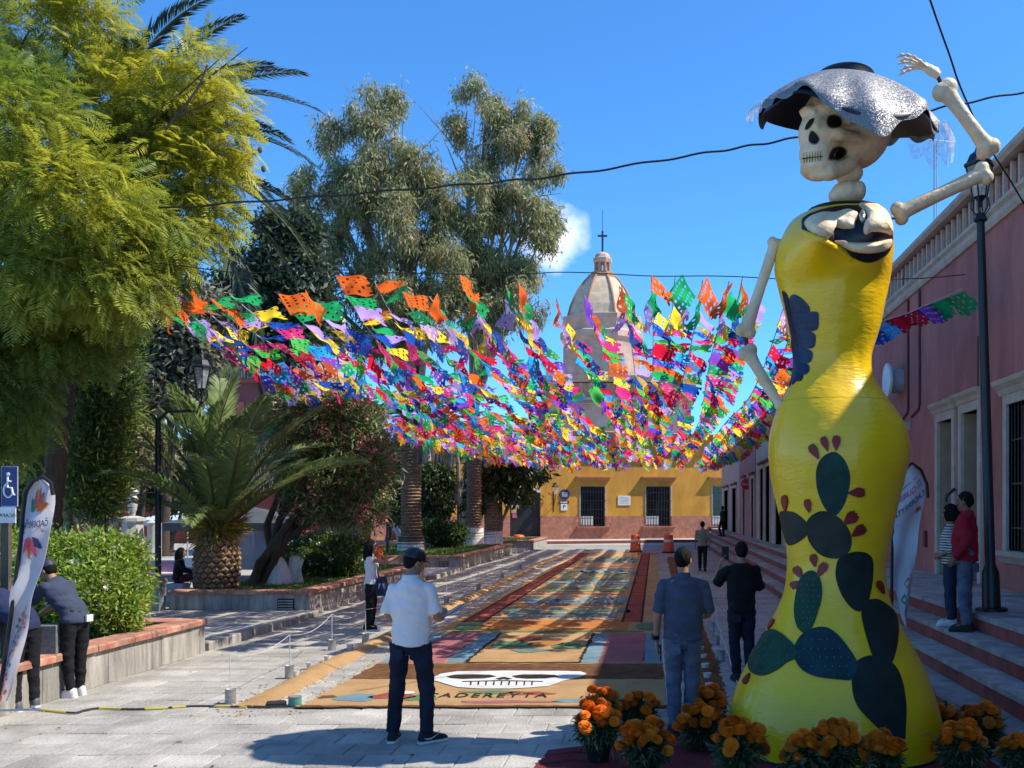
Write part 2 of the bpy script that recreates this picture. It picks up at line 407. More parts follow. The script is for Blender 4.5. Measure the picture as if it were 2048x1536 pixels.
# ================================================================ SAWDUST CARPET
OCH = V((.50, .30, .14))
def saw(name, c, k=.38, **kw): return mat(name, c, 1.0, .16, 7, .9, 160, spec=.05, det=9, c2=tuple(V(c).lerp(OCH, k)), thr=(.42, .70), world=True, stain=.22, sscale=1.4)
S_OCH = saw('sawdust_ochre', (.55, .335, .155)); S_BRN = saw('sawdust_brown', (.17, .078, .038), .25); S_RED = saw('sawdust_red', (.38, .085, .070)); S_PNK = saw('sawdust_pink', (.45, .15, .17))
S_BLU = saw('sawdust_blue', (.17, .32, .38)); S_TEA = saw('sawdust_teal', (.13, .26, .22), .45); S_GRN = saw('sawdust_green', (.10, .26, .12)); S_ORG = saw('sawdust_orange', (.56, .21, .06)); S_WHT = saw('sawdust_white', (.80, .78, .74), .06)
S_BLK = saw('sawdust_black', (.035, .03, .028), .12); S_NAV = saw('sawdust_navy', (.12, .20, .25), .45)
carpet = tag(MB().bbox((CARPET[0], CARPET[2], -.005), (CARPET[1], CARPET[3], .012)).build('sawdust_carpet', S_OCH),
    'long coloured sawdust carpet laid down the middle of the plaza', 'carpet')
def patch(name, poly, m, z=.016, jit=.022, step=.10):
    pts = []
    for i in range(len(poly)):
        a, b = V(poly[i]), V(poly[(i + 1) % len(poly)]); n = max(1, int((b - a).length / step))
        for k in range(n):
            p = a.lerp(b, k / n); pts.append((p.x + random.uniform(-jit, jit), p.y + random.uniform(-jit, jit)))
    return MB().prism(pts, z - .0035, z).build(name, m, carpet)
def rect(name, x0, x1, y0, y1, m, z=.016, **k): return patch(name, [(x0, y0), (x1, y0), (x1, y1), (x0, y1)], m, z, **k)
def gy(y): return 1700 * EYE / (y - HY) * K
cx0, cx1 = CARPET[0], CARPET[1]; cm = (cx0 + cx1) / 2
rect('brown_band', cx0, cx1, gy(1360), gy(1329), S_BRN)
rect('edge_bead', cx0 - .03, cx1 + .02, CARPET[2] - .07, CARPET[2] + .02, S_BRN, .022)
Y0, Y1 = gy(1327), gy(1268)
for (a, b, m) in ((cx0, -3.58, S_BLU), (-3.58, -2.97, S_PNK), (-2.95, -2.66, S_BLU), (-1.06, -.80, S_BLU), (-.78, -.16, S_PNK), (-.16, cx1, S_BLU)):
    rect('colour_panel', a, b, Y0, Y1, m)
for x in (-2.66, -1.06): rect('black_outline', x - .02, x + .02, Y0, Y1, S_BLK, .02)
rect('black_outline', -2.66, -1.06, Y0 - .03, Y0 + .02, S_BLK, .02)
def blob(cx, cy, rx, ry, n=14, wob=.25):
    ph = random.uniform(0, 6); return [(cx + rx * math.cos(a) * (1 + wob * math.sin(3 * a + ph)), cy + ry * math.sin(a) * (1 + wob * math.cos(4 * a + ph))) for a in [2 * math.pi * i / n for i in range(n)]]
for (x, yy, rx, ry, m) in ((-2.3, 1290, .30, .42, S_GRN), (-1.75, 1288, .26, .34, S_ORG), (-1.35, 1293, .24, .40, S_GRN), (-1.9, 1303, .3, .2, S_TEA), (-2.1, 1280, .2, .3, S_RED)):
    patch('leaf_motif', blob(x, gy(yy), rx, ry), m, .018, .006)
rect('orange_band', -3.2, -.5, gy(1262), gy(1241), S_ORG)
for x in (-3.42, -.12): patch('green_disc', blob(x, gy(1254), .24, .62, 20, .03), S_GRN, .02, .004)
rect('green_line', cx0 + .3, cx1 - .3, gy(1266), gy(1263.5), S_GRN, .02)
for (a, b) in ((-3.66, -3.28), (-.62, -.26)):
    yy = gy(1246)
    while yy < gy(1108):
        e = min(yy + 3.4, gy(1108)); rect('red_stripe', a, b, yy + .02, e - .02, S_RED, .018)
        for x in (a, b): rect('black_outline', x - .022, x + .022, yy, e, S_BLK, .020, jit=.004)
        rect('black_outline', a, b, e - .02, e + .02, S_BLK, .0215, jit=.004)
        yy = e
# rows of teal and navy scrolls between the stripes
for (yy, m, n) in ((1233, S_NAV, 5), (1222, S_TEA, 6), (1208, S_NAV, 5), (1199, S_BLU, 6), (1176, S_TEA, 5), (1166, S_BLU, 6), (1158, S_TEA, 5), (1147, S_TEA, 6), (1141, S_BLU, 4), (1122, S_NAV, 5), (1117, S_TEA, 4)):
    for i in range(n):
        x = cm + (i - (n - 1) / 2) * .44 + random.uniform(-.06, .06); d = (gy(yy - 2) - gy(yy + 2)) * .8 + .22
        patch('scroll_motif', blob(x, gy(yy), .21, d, 16, .3), m, .018, .008)
for (yy, m) in ((1189, S_PNK), (1229, S_GRN), (1136, S_PNK), (1214, S_ORG), (1184, S_GRN)):
    rect('thin_band', -3.1, -.8, gy(yy + 1.2), gy(yy - 1.2), m, .017)
rect('end_panel', cx0, -2.9, gy(1110), gy(1106), S_PNK, .017); rect('end_panel', -.9, cx1, gy(1110), gy(1106), S_PNK, .017)
# the white skull and the town's name at the near end
def crop1(pts): return [tuple(G(400 + x / 2.1558, 1080 + y / 2.1558).xy) for x, y in pts]
sk = patch('skull_motif', crop1([(1003, 600), (1040, 583), (1110, 573), (1230, 571), (1330, 570), (1450, 571), (1560, 571), (1640, 573), (1668, 582), (1640, 598), (1570, 611), (1545, 622), (1500, 636), (1420, 643), (1330, 648), (1200, 648), (1110, 641), (1050, 625), (1010, 612)]), S_WHT, .022, .006)
for pts in ([(1062, 597), (1100, 589), (1180, 587), (1250, 589), (1280, 596), (1220, 605), (1130, 607), (1080, 603)],
            [(1345, 594), (1390, 588), (1470, 587), (1530, 590), (1550, 596), (1490, 605), (1410, 606), (1360, 602)],
            [(1275, 606), (1310, 598), (1345, 606), (1325, 611), (1310, 607), (1292, 611)]):
    patch('eye_socket', crop1(pts), S_BLK, .026, .003)
for i in range(9):
    x = 1165 + i * 33; patch('tooth_gap', crop1([(x, 619), (x + 7, 617), (x + 4, 634), (x - 2, 634)]), S_BLK, .026, .002)
patch('tooth_gap', crop1([(1130, 617), (1300, 613), (1480, 617), (1480, 619.5), (1300, 616), (1130, 620)]), S_BLK, .0265, .002)
c = G(972, 1394); text_mesh('town_name', 'CADEREYTA', .215, Matrix.Translation((c.x, c.y, .018)) @ Matrix.Scale(1.7, 4, V((0, 1, 0))), S_BLK, carpet, .003, spacing=1.25)
for (x, yy, rx, ry, m) in ((-3.4, 1397, .22, .25, S_BLU), (-3.0, 1394, .25, .2, S_RED), (-2.65, 1398, .18, .2, S_GRN), (-1.9, 1387, .35, .10, S_GRN), (-1.5, 1389, .3, .12, S_RED), (-1.7, 1406, .55, .08, S_PNK), (-.95, 1404, .22, .1, S_BLU), (-3.75, 1396, .1, .1, S_BRN)):
    patch('flower_motif', blob(x, gy(yy), rx, ry), m, .0165, .008)
for (x, yy) in ((-2.90, 1388), (-.66, 1391)): patch('white_dab', blob(x, gy(yy), .10, .10, 10, .1), S_WHT, .02, .003)
# loose sawdust ridges either side
def ridge(name, pts, w, h, m, seed):
    rings = []
    n = 120
    for i in range(n + 1):
        t = i / n * (len(pts) - 1); k = min(int(t), len(pts) - 2); p = V(pts[k]).lerp(V(pts[k + 1]), t - k)
        a = mnoise.noise(V((i * .35, seed, 0))); b = mnoise.noise(V((i * .9, seed, 5)))
        ww = w * (1 + .25 * a); hh = h * (.7 + .5 * abs(b) + .3 * a) * min(1, 4 * i / n + .15)
        rings.append([V((p.x + x * ww + .04 * b, p.y, z * hh + .012 * mnoise.noise(V((i * 2.0, x * 3, seed))))) for x, z in ((-1, -.1), (-.7, .25), (-.35, .8), (0, 1), (.3, .85), (.65, .3), (1, -.1))])
    mb = MB(); mb.loft(rings, False, False); o = mb.build(name, m, None, True, 80); o['kind'] = 'stuff'; return o
ridge('sawdust_ridge', [(-4.42, gy(1412)), (-4.5, gy(1330)), (-4.55, gy(1220)), (-4.5, gy(1110))], .21, .075, S_OCH, 3.3)
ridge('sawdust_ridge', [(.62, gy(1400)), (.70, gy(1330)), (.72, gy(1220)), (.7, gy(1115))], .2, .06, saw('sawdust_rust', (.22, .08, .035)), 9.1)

spill = MB()
for _ in range(2600):
    sd_ = random.random(); y = random.uniform(CARPET[2] - .5, 26); x = (random.gauss(-4.42, .22) if sd_ < .4 else random.gauss(-3.86, .07) if sd_ < .6 else random.gauss(.68, .2) if sd_ < .8 else random.gauss(.13, .06)); s_ = random.uniform(.006, .022)
    a = random.uniform(0, 6); spill.add([(x + math.cos(a + k) * s_, y + math.sin(a + k) * s_ * 1.3, .005) for k in (0, 1.6, 3.1, 4.7)] + [(x, y, .005 + s_ * .45)], [(0, 1, 4), (1, 2, 4), (2, 3, 4), (3, 0, 4)])
spill.build('spilled_sawdust', S_OCH, kind='stuff')
lit = MB(); R_l = random.Random(77)
for _ in range(170):
    x, y = R_l.uniform(-6.6, 1.5), R_l.uniform(7.2, 20)
    if -4.1 < x < .3 and y > 10.6: continue
    s_ = R_l.uniform(.012, .035); a = R_l.uniform(0, 6); lit.add([(x + math.cos(a + k) * s_ * q, y + math.sin(a + k) * s_ * q, .004 + .006 * (k % 2)) for k, q in ((0, 1), (1.3, .5), (3.1, 1.1), (4.5, .45))], [(0, 1, 2, 3)])
lit.build('fallen_leaves', mat('dry_leaf', (.20, .11, .05), .9, .3, 30), kind='stuff')
# ================================================================ BUILDINGS
pink_mat = mat('pink_plaster', (.55, .20, .165), .9, .10, 1.6, .3, 60, c2=(.43, .155, .125), stretch=(1, 1, .35), stain=.3, sscale=1.0)
cream_mat = mat('cream_stone', (.56, .47, .37), .85, .12, 3, .4, 40)
dkwood = mat('dark_red_door', (.10, .028, .022), .6, .2, 3, .3, 40, stretch=(6, 6, .6))
iron = mat('black_iron', (.012, .012, .013), .45, .1, 20, spec=.5)
glass_d = mat('dark_glass', (.015, .018, .022), .08, .1, 2, spec=.7)
tile_mat = mat('roof_tile', (.20, .09, .06), .85, .25, 6, .4, 30, objrand=.25)
slat_mat = mat('parapet_slat', (.60, .50, .41), .85, .12, 5, .3, 40)
recess_red = mat('parapet_brick', (.50, .15, .10), .9, .2, 5, .4, 40)
def wall_boxes(mb, u0, u1, z0, z1, openings, place, th):
    "wall with rectangular holes (a,b,c,d): boxes butted end to end; place(u,z,depth)->point"
    us = sorted({u0, u1, *[o[0] for o in openings], *[o[1] for o in openings]})
    for a, b in zip(us[:-1], us[1:]):
        zs = [z0]
        for o in sorted(openings, key=lambda q: q[2]):
            if o[0] <= a + 1e-6 and o[1] >= b - 1e-6: zs += [o[2], o[3]]
        zs.append(z1)
        for k in range(0, len(zs) - 1, 2):
            if zs[k + 1] - zs[k] < 1e-4: continue
            p = [place(u, z, d) for u in (a, b) for z in (zs[k], zs[k + 1]) for d in (0, th)]
            mb.add(p, [(0, 2, 3, 1), (4, 5, 7, 6), (0, 1, 5, 4), (2, 6, 7, 3), (0, 4, 6, 2), (1, 3, 7, 5)])
    return mb
def pbox(mb, place, u0, u1, z0, z1, d0, d1):
    p = [place(u, z, d) for u in (u0, u1) for z in (z0, z1) for d in (d0, d1)]
    return mb.add(p, [(0, 2, 3, 1), (4, 5, 7, 6), (0, 1, 5, 4), (2, 6, 7, 3), (0, 4, 6, 2), (1, 3, 7, 5)])
def moulding(mb, place, u0, u1, prof, ret=True):
    "profile list of (z, out) extruded along u, projecting by out"
    r = [[place(u, z, -o) for z, o in prof] for u in (u0, u1)]
    n = len(prof); o = len(mb.v); mb.v += [tuple(p) for q in r for p in q]
    for i in range(n - 1): mb.f.append((o + i, o + i + 1, o + n + i + 1, o + n + i))
    mb.f.append(tuple(o + i for i in range(n))); mb.f.append(tuple(o + n + i for i in range(n))[::-1])
    mb.f.append((o, o + n, o + 2 * n - 1, o + n - 1))
    return mb
def YX(x, X=XW): return 1700 * X / (x - HX) * K          # world Y where photo column x meets the plane at X

# ---- near pink building on the right
pb = empty('pink_building', (XW, 15, .86), 0, 'long dusky pink building with a slatted parapet, beside the raised pavement', 'building')
pl = lambda u, z, d: V((XW + d - XW, u - 15, z - .86))
D = [(YX(1908), YX(1879), .86, 3.90), (YX(1960), YX(1927), .86, 3.92), (YX(1815), YX(1792), .86, 3.75)]
W_ = (YX(2092), YX(2018), 1.50, 3.84)
yA, yB = -4.0, 30 * K
wall_boxes(MB(), yA, yB, -.05, 6.88, D + [W_], pl, .55).build('wall', pink_mat, pb)
pbox(MB(), pl, yA, yB, 6.88, 8.0, .62, .9).build('roof_wall', pink_mat, pb)
moulding(MB(), pl, yA, yB, [(6.88, -.05), (6.88, .05), (6.95, .09), (7.04, .09), (7.09, .15), (7.15, .15), (7.15, -.3)]).build('cornice', cream_mat, pb)
pbox(MB(), pl, yA, yB, 7.155, 7.80, .16, .60).build('parapet', recess_red, pb)
moulding(MB(), pl, yA, yB, [(7.80, -.02), (7.80, .06), (7.86, .12), (7.93, .12), (7.93, -.6)]).build('coping', cream_mat, pb)
sl = pbox(MB(), pl, -.035, .035, 7.157, 7.798, .085, .155).mesh('slat')
sl.materials.append(slat_mat)
y = 9.0
while y < 31:
    o = link('slat', sl, None, pb, (0, y, 0)); y += .36
rt = MB(); rt.tube([(-.20, 0, 7.955 - .86), (.25, 0, 8.07 - .86)], [.085, .07], 8); rt = rt.mesh('roof_tile'); rt.materials.append(tile_mat)
y = 9.0
while y < 31:
    link('roof_tile', rt, None, pb, (0, y, random.uniform(-.01, .01))); y += .27
jamb_m = mat('tan_jamb', (.42, .31, .20), .85, .1, 3)
for k, (a, b, z0, z1) in enumerate(D):
    s = MB()
    pbox(s, pl, a - .17, a - .0, z0, z1 + .17, -.055, .25); pbox(s, pl, b, b + .17, z0, z1 + .17, -.055, .25); pbox(s, pl, a, b, z1, z1 + .17, -.052, .25)
    s.build('door_frame', cream_mat, pb)
    moulding(MB(), pl, a - .26, b + .26, [(z1 + .17, -.02), (z1 + .17, .07), (z1 + .24, .10), (z1 + .30, .16), (z1 + .36, .18), (z1 + .36, -.02)]).build('door_cornice', cream_mat, pb)
    pbox(MB(), pl, b - .03, b - .001, z0, z1, .002, .46).build('door_jamb', jamb_m, pb); pbox(MB(), pl, a + .001, a + .03, z0, z1, .002, .46).build('door_jamb', jamb_m, pb)
    dr = pbox(MB(), pl, a, b, z0, z1, .47, .52).build('door', dkwood, pb)
    for i in range(2):
        for (p, q) in ((.12, .9), (1.0, 1.9), (2.0, 2.8)):
            w2 = (b - a) / 2; pbox(MB(), pl, a + i * w2 + .08, a + (i + 1) * w2 - .08, z0 + p, z0 + q, .445, .472).build('door_panel', dkwood, dr)
a, b, z0, z1 = W_
s = MB(); pbox(s, pl, a - .16, a, z0, z1 + .16, -.05, .2); pbox(s, pl, b, b + .16, z0, z1 + .16, -.05, .2); pbox(s, pl, a, b, z1, z1 + .16, -.047, .2)
wf = s.build('window_frame', cream_mat, pb)
moulding(MB(), pl, a - .25, b + .3, [(z1 + .16, -.02), (z1 + .16, .06), (z1 + .25, .1), (z1 + .32, .18), (z1 + .39, .20), (z1 + .39, -.02)]).build('window_cornice', cream_mat, pb)
moulding(MB(), pl, a - .2, b + .26, [(z0 - .20, -.02), (z0 - .20, .05), (z0 - .14, .09), (z0 - .08, .15), (z0, .17), (z0, -.02)]).build('window_sill', cream_mat, pb)
pbox(MB(), pl, a, b, z0, z1, .3, .33).build('pane', glass_d, wf)
for k in range(11):
    u = a + .04 + k * (b - a - .08) / 10
    MB().tube([pl(u, z0, .03), pl(u, z1, .03)], .011, 6).build('window_bar', iron, wf)
for zz in (.35, 1.05, 1.75): pbox(MB(), pl, a, b, z0 + zz, z0 + zz + .03, .015, .021).build('cross_bar', iron, wf)
cond = mat('conduit_paint', (.14, .03, .03), .6)
for (x, xe) in ((1815, 1800), (1838, 1822)):
    Y = YX(x, 5.64); MB().tube([pl(Y, 6.86, -.03), pl(Y, 4.42, -.03), pl(Y + .06, 4.32, -.03), pl(YX(xe, 5.64), 4.2, -.03)], .025, 6).build('conduit', cond, pb)
MB().tube([pl(YX(1957), 5.2, -.01), pl(YX(1957), 3.0, -.01)], .012, 5).build('cable', iron, pb)
MB().box(pl(YX(1853), 1.55, -.02), (.06, .16, .34)).build('meter_box', mat('meter_red', (.13, .02, .02), .6), pb)
mb = MB(); mb.tube([pl(YX(1915), 2.55, -.05), pl(YX(1915), 2.42, -.2), pl(YX(1915), 2.3, -.22)], .03, 8); mb.build('wall_spotlight', iron, pb)
# round white sign lamp on its drum
wsign = empty('round_wall_sign', at(1778, 762, 19.6), 0, 'round white wall sign on a short drum, on the pink wall', 'sign')
mw = mat('white_enamel', (.75, .75, .73), .35); mgy = mat('grey_drum', (.42, .42, .42), .5)
MX = Matrix.Rotation(R(-90), 3, 'Y') @ Matrix.Rotation(0, 3, 'Z')
MB().lathe([(.28, -.40), (.28, -.02), (.26, 0)], (0, 0, 0), 24, MX).build('drum', mgy, wsign, True)
MB().lathe([(.40, .0), (.41, .03), (.40, .07), (.33, .08), (.0, .085)], (0, 0, 0), 32, MX).build('face', mw, wsign, True)
MB().tube([(.40, 0, .28), (.3, .1, 1.6), (.42, .14, 3.0)], .012, 5).build('cable', iron, wsign)

# ---- the row farther along on the right
def row_house(name, label, X, y0, y1, zt, wallm, eave, doors, tiles=True):
    t = empty(name, (X, y0, .86), 0, label, 'house')
    p = lambda u, z, d: V((d, u - y0, z - .86))
    wall_boxes(MB(), y0 + .004, y1 - .004, -.05, zt, [(a, b, .86, z) for a, b, z in doors], p, .5).build('wall', wallm, t)
    moulding(MB(), p, y0 + .01, y1 - .01, [(zt, -.1), (zt, .10), (zt + .08, .16), (zt + .14, .30), (zt + .2, .32), (zt + .26, -.1)]).build('eave', eave, t)
    # sloping tiled roof
    mb = MB(); mb.add([p(y0, zt + .27, -.34), p(y1, zt + .27, -.34), p(y1, zt + 1.5, 3), p(y0, zt + 1.5, 3), p(y0, zt + .2, -.30), p(y1, zt + .2, -.30), p(y1, zt + .2, 3), p(y0, zt + .2, 3)], [(0, 1, 2, 3), (4, 7, 6, 5), (0, 4, 5, 1), (1, 5, 6, 2), (2, 6, 7, 3), (3, 7, 4, 0)])
    rf = mb.build('roof', tile_mat, t)
    if tiles:
        r1 = MB(); r1.tube([(-.38, 0, 0), (3.0, 0, 1.235)], .10, 6); r1 = r1.mesh('tile_row'); r1.materials.append(tile_mat)
        y = y0 + .2
        while y < y1 - .1: link('tile_row', r1, None, rf, p(y, zt + .30, 0)); y += .34
    for (a, b, z) in doors:
        s = MB(); pbox(s, p, a - .15, a, .86, z + .15, -.05, .2); pbox(s, p, b, b + .15, .86, z + .15, -.05, .2); pbox(s, p, a, b, z, z + .15, -.047, .2); s.build('door_frame', eave, t)
        moulding(MB(), p, a - .25, b + .25, [(z + .15, -.02), (z + .15, .06), (z + .22, .14), (z + .28, .15), (z + .28, -.02)]).build('door_cornice', dkwood, t)
        pbox(MB(), p, a, b, .86, z, .30, .36).build('door', dkwood, t)
    return t
pale = mat('pale_pink_plaster', (.52, .38, .36), .9, .1, 1.2, .2, 40); rose = mat('rose_plaster', (.42, .22, .22), .9, .1, 1.2, .2, 40); beige = mat('beige_plaster', (.50, .42, .34), .9, .1, 1.2, .2, 40)
rw = lambda x: YX(x, 4.54)
row_house('row_house', 'pale pink corner house at the far end of the stepped pavement', 4.54, rw(1480), rw(1443.5), 5.85, pale, cream_mat, [(rw(1457), rw(1449), 3.4), (rw(1473), rw(1465), 3.4)])
row_house('row_house', 'rose house wearing the round red sign', 4.50, rw(1512), rw(1480), 5.7, rose, cream_mat, [(rw(1492.5), rw(1488), 3.6), (rw(1510), rw(1505), 3.6)])
row_house('row_house', 'beige house with maroon door frames, next to the rose house', 4.54, rw(1600), rw(1512), 6.0, beige, cream_mat, [(rw(1528), rw(1521), 3.9), (rw(1541), rw(1532), 3.9), (rw(1566), rw(1552), 3.7)])
# red disc sign on a bracket
rs = empty('drink_sign', at(1495, 968, 41), 0, 'round red drink sign with white script, sticking out from the rose house', 'sign')
sred = mat('sign_red', (.42, .012, .018), .35); swht = mat('sign_white', (.8, .8, .8), .5)
mb = MB(); MY = Matrix.Rotation(R(90), 3, 'X'); mb.lathe([(.26, -.05), (.28, -.04), (.28, .04), (.26, .05)], (0, 0, 0), 28, Matrix.Scale(1.15, 3, V((1, 0, 0))) @ MY); mb.build('disc', sred, rs, True)
MB().bbox((.28, -.03, .12), (.62, .03, .2)).build('bracket', iron, rs); MB().bbox((.28, -.03, -.16), (.62, .03, -.1)).build('bracket', iron, rs)
text_mesh('lettering', 'Coca-Cola', .135, Matrix.Translation((0, -.056, 0)) @ Matrix.Rotation(R(90), 4, 'X'), swht, rs, .002, shear=.3)

# ---- yellow building across the end of the plaza
ochre_w = mat('yellow_plaster', (.70, .345, .05), .9, .10, 1.1, .3, 30, c2=(.58, .27, .04), stretch=(1, 1, .4), stain=.28, sscale=.6)
dado_m = mat('brick_red_cladding', (.52, .23, .15), .9, .15, 4, .4, 30, c2=(.38, .15, .10), stain=.3, sscale=1.5)
trim_o = mat('orange_stone_trim', (.50, .235, .10), .9, .12, 4, .3, 30)
AL = R(20); tv = V((math.cos(AL), math.sin(AL), 0)); nv = V((math.sin(AL), -math.cos(AL), 0))
P0 = at(1250, 1082, 59); P0.z = 0
yb = empty('yellow_building', P0, AL, 'golden yellow building with barred windows and brick red dado across the plaza end', 'building')
def fac(px, py):
    a = (px - HX) / FPX; Yw = (nv.dot(P0)) / (nv.x * a + nv.y)
    return (V((a * Yw, Yw, 0)) - P0).dot(tv), EYE - (py - HY) / FPX * Yw
fl = lambda u, z, d: V((u, d, z))
def fr(x0, x1, y0, y1):                                # photo rectangle -> facade rectangle (u0,u1,z0,z1)
    u0, z1 = fac(x0, y0); u1, z0 = fac(x1, y1); return u0, u1, z0, z1
wins = [fr(1161, 1210, 973, 1052), fr(1292, 1341, 973, 1052), fr(1425, 1474, 973, 1052)]
wins = [(a, b, 1.02, z) for a, b, c, z in wins]
dru = fr(1020, 1081, 985, 1070); dru = (dru[0], dru[1], .34, dru[3])
aru = fr(782, 846, 992, 1092); aru = (aru[0], aru[1], .15, aru[3])
u0, u1 = fac(742, 1000)[0], fac(1530, 1000)[0]
ZD = 1.72
ops = wins + [dru]
wall_boxes(MB(), u0, u1, ZD, 7.2, [(a, b, max(c, ZD), d) for a, b, c, d in ops] + [(aru[0], aru[1], ZD, aru[3])], fl, .6).build('wall', ochre_w, yb)
wall_boxes(MB(), u0, u1, -.1, ZD - .004, [(a, b, c, ZD - .004) for a, b, c, d in ops] + [(aru[0], aru[1], -.1, ZD - .004)], lambda u, z, d: V((u, d - .03, z)), .63).build('dado', dado_m, yb)
moulding(MB(), fl, u0, u1, [(7.2, -.4), (7.2, .10), (7.28, .3), (7.36, .60), (7.48, .64), (7.55, .58), (7.55, -.6)]).build('cornice', trim_o, yb)
pbox(MB(), fl, u0, u1, 7.0, 7.198, .61, 9).build('roof', tile_mat, yb)
pbox(MB(), fl, u0, u1, -.1, 7.0, 8.6, 9).build('rear_wall', ochre_w, yb)
for (a, b, c, d) in wins:
    wf = pbox(MB(), fl, a, b, c, d, .26, .30).build('window', glass_d, yb)
    moulding(MB(), fl, a - .36, b + .30, [(d + .42, -.02), (d + .42, .12), (d + .5, .20), (d + .62, .36), (d + .68, .36), (d + .68, -.02)]).build('window_hood', trim_o, yb)
    moulding(MB(), fl, a - .30, b + .30, [(c - .22, .0), (c - .22, .10), (c - .12, .14), (c - .05, .24), (c, .24), (c, .0)]).build('window_sill', dado_m, yb)
    for (p_, q_) in ((a - .09, a - .002), (b + .002, b + .09)): pbox(MB(), fl, p_, q_, c, d + .02, -.03, .2).build('window_jamb', cream_mat, yb)
    n = 9
    for k in range(n):
        u = a + (k + .5) * (b - a) / n; MB().tube([fl(u, c, -.10), fl(u, d + .05, -.10)], .016, 5).build('window_bar', iron, wf)
    for zz in (.08, .55, 1.15, 1.75, 2.35):
        if c + zz < d: pbox(MB(), fl, a - .02, b + .02, c + zz, c + zz + .04, -.115, -.11).build('cross_bar', iron, wf)
    for zz in (.1, d - c - .05): MB().tube([fl(a, c + zz, -.1), fl(a, c + zz, .2)], .016, 5).build('cross_bar', iron, wf)
    pbox(MB(), fl, a + .1, a + (b - a) * .55, c + .05, c + .7, .22, .255).build('interior_box', mw, wf)
a, b, c, d = dru
pbox(MB(), fl, a, b, c, d, .2, .26).build('door', mat('charcoal_door', (.02, .022, .025), .45), yb)
pbox(MB(), fl, a - .15, b + .15, .14, .34, -.45, .25).build('door_step', red_riser, yb)
q = fr(1024, 1039, 1010, 1026); pbox(MB(), fl, *q, .17, .198).build('poster', mat('poster_tan', (.45, .36, .18), .7), yb)
q = fr(1026, 1035, 1027, 1036); pbox(MB(), fl, *q, .17, .198).build('poster', mat('poster_pink', (.5, .12, .22), .7), yb)
q = fr(1067, 1079, 977, 985); pbox(MB(), fl, *q, -.25, -.003).build('alarm_box', mw, yb)
# arch on the left
a, b, c, d = aru; ac = (a + b) / 2; ar = (b - a) / 2
mb = MB()
for k in range(9):
    t0, t1 = math.pi * k / 9, math.pi * (k + 1) / 9 - .02
    p = [(ac + math.cos(t) * r, d - ar * .62 + math.sin(t) * r * .9) for t, r in ((t0, ar), (t1, ar), (t1, ar + .4), (t0, ar + .4))]
    m_ = MB(); m_.add([fl(u, z, dd) for dd in (-.05, .3) for u, z in p], [(0, 1, 2, 3), (7, 6, 5, 4), (0, 4, 5, 1), (1, 5, 6, 2), (2, 6, 7, 3), (3, 7, 4, 0)]); m_.build('arch_stone', mat('salmon_arch', (.55, .24, .15), .85, objrand=.1), yb)
pbox(MB(), fl, a - .1, b + .1, -.1, d + .1, .64, .7).build('arch_shutter', mat('shutter', (.03, .027, .03), .6, .3, 3, stretch=(.1, 1, 9)), yb)
# small signs, plaques and lantern on the yellow wall
def wallthing(name, label, cat, px, py, parts):
    u, z = fac(px, py); t = empty(name, P0 + tv * u + V((0, 0, z)) + nv * .003, AL, label, cat)
    for f in parts: f(t)
    return t
navy = mat('sign_navy', (.025, .045, .12), .5)
wallthing('round_plaque', 'round navy plaque on the yellow wall above the one-way sign', 'sign', 1129, 989, [
    lambda t: MB().lathe([(.36, 0), (.36, .04), (.33, .05)], (0, 0, 0), 24, Matrix.Rotation(R(90), 3, 'X')).build('disc', navy, t),
    lambda t: [pbox(MB(), lambda u, z, d: V((u, d, z)), -.2, .2, zz, zz + .04, -.06, -.051).build('text_line', swht, t) for zz in (-.12, 0, .1)]])
def oneway(t):
    pbox(MB(), fl, -.34, .34, .18, .34, -.04, 0).build('arrow_plate', iron, t)
    MB().prism([(-.28, .23), (.12, .23), (.12, .20), (.26, .26), (.12, .32), (.12, .29), (-.28, .29)], .042, .05, Matrix.Rotation(R(90), 3, 'X')).build('arrow', swht, t)
    pbox(MB(), fl, -.22, .22, -.3, .15, -.04, 0).build('plate', swht, t)
    text_mesh('letter', 'P', .40, Matrix.Translation((0, -.045, -.07)) @ Matrix.Rotation(R(90), 4, 'X'), iron, t, .003)
wallthing('street_sign', 'small white parking sign with black arrow plate, on the yellow wall', 'sign', 1128, 1012, [oneway])
wallthing('white_plaque', 'white rectangular plaque on yellow wall between two barred windows', 'plaque', 1248, 1001, [
    lambda t: pbox(MB(), fl, -.45, .45, -.33, .33, -.05, 0).build('slab', swht, t),
    lambda t: [pbox(MB(), fl, -.33, .33, zz, zz + .03, -.056, -.0505).build('text_line', mgy, t) for zz in (-.2, -.1, 0, .1, .2)]])
lglass = alphamat('lantern_glass', (.75, .78, .75), (.25, .4), .1, 3)
def wall_lantern(t):
    mb = MB(); mb.tube([(0, 0, -1.0), (0, -.06, -.9), (0, -.42, -.5), (0, -.5, -.1)], .025, 6); mb.tube([(0, 0, -.5), (0, -.42, -.5)], .02, 6); mb.tube([(0, 0, -1.3), (0, -.02, .1)], .03, 6); mb.build('bracket', iron, t)
    MB().lathe([(.10, -.12), (.22, .35)], (0, -.5, 0), 6).build('glass', lglass, t)
    MB().lathe([(.26, .35), (.24, .40), (.08, .58), (.03, .68)], (0, -.5, 0), 6).build('roof', iron, t)
wallthing('wall_lantern', 'iron lantern on a scrolled bracket, on the yellow wall by the door', 'lantern', 1107, 985, [wall_lantern])
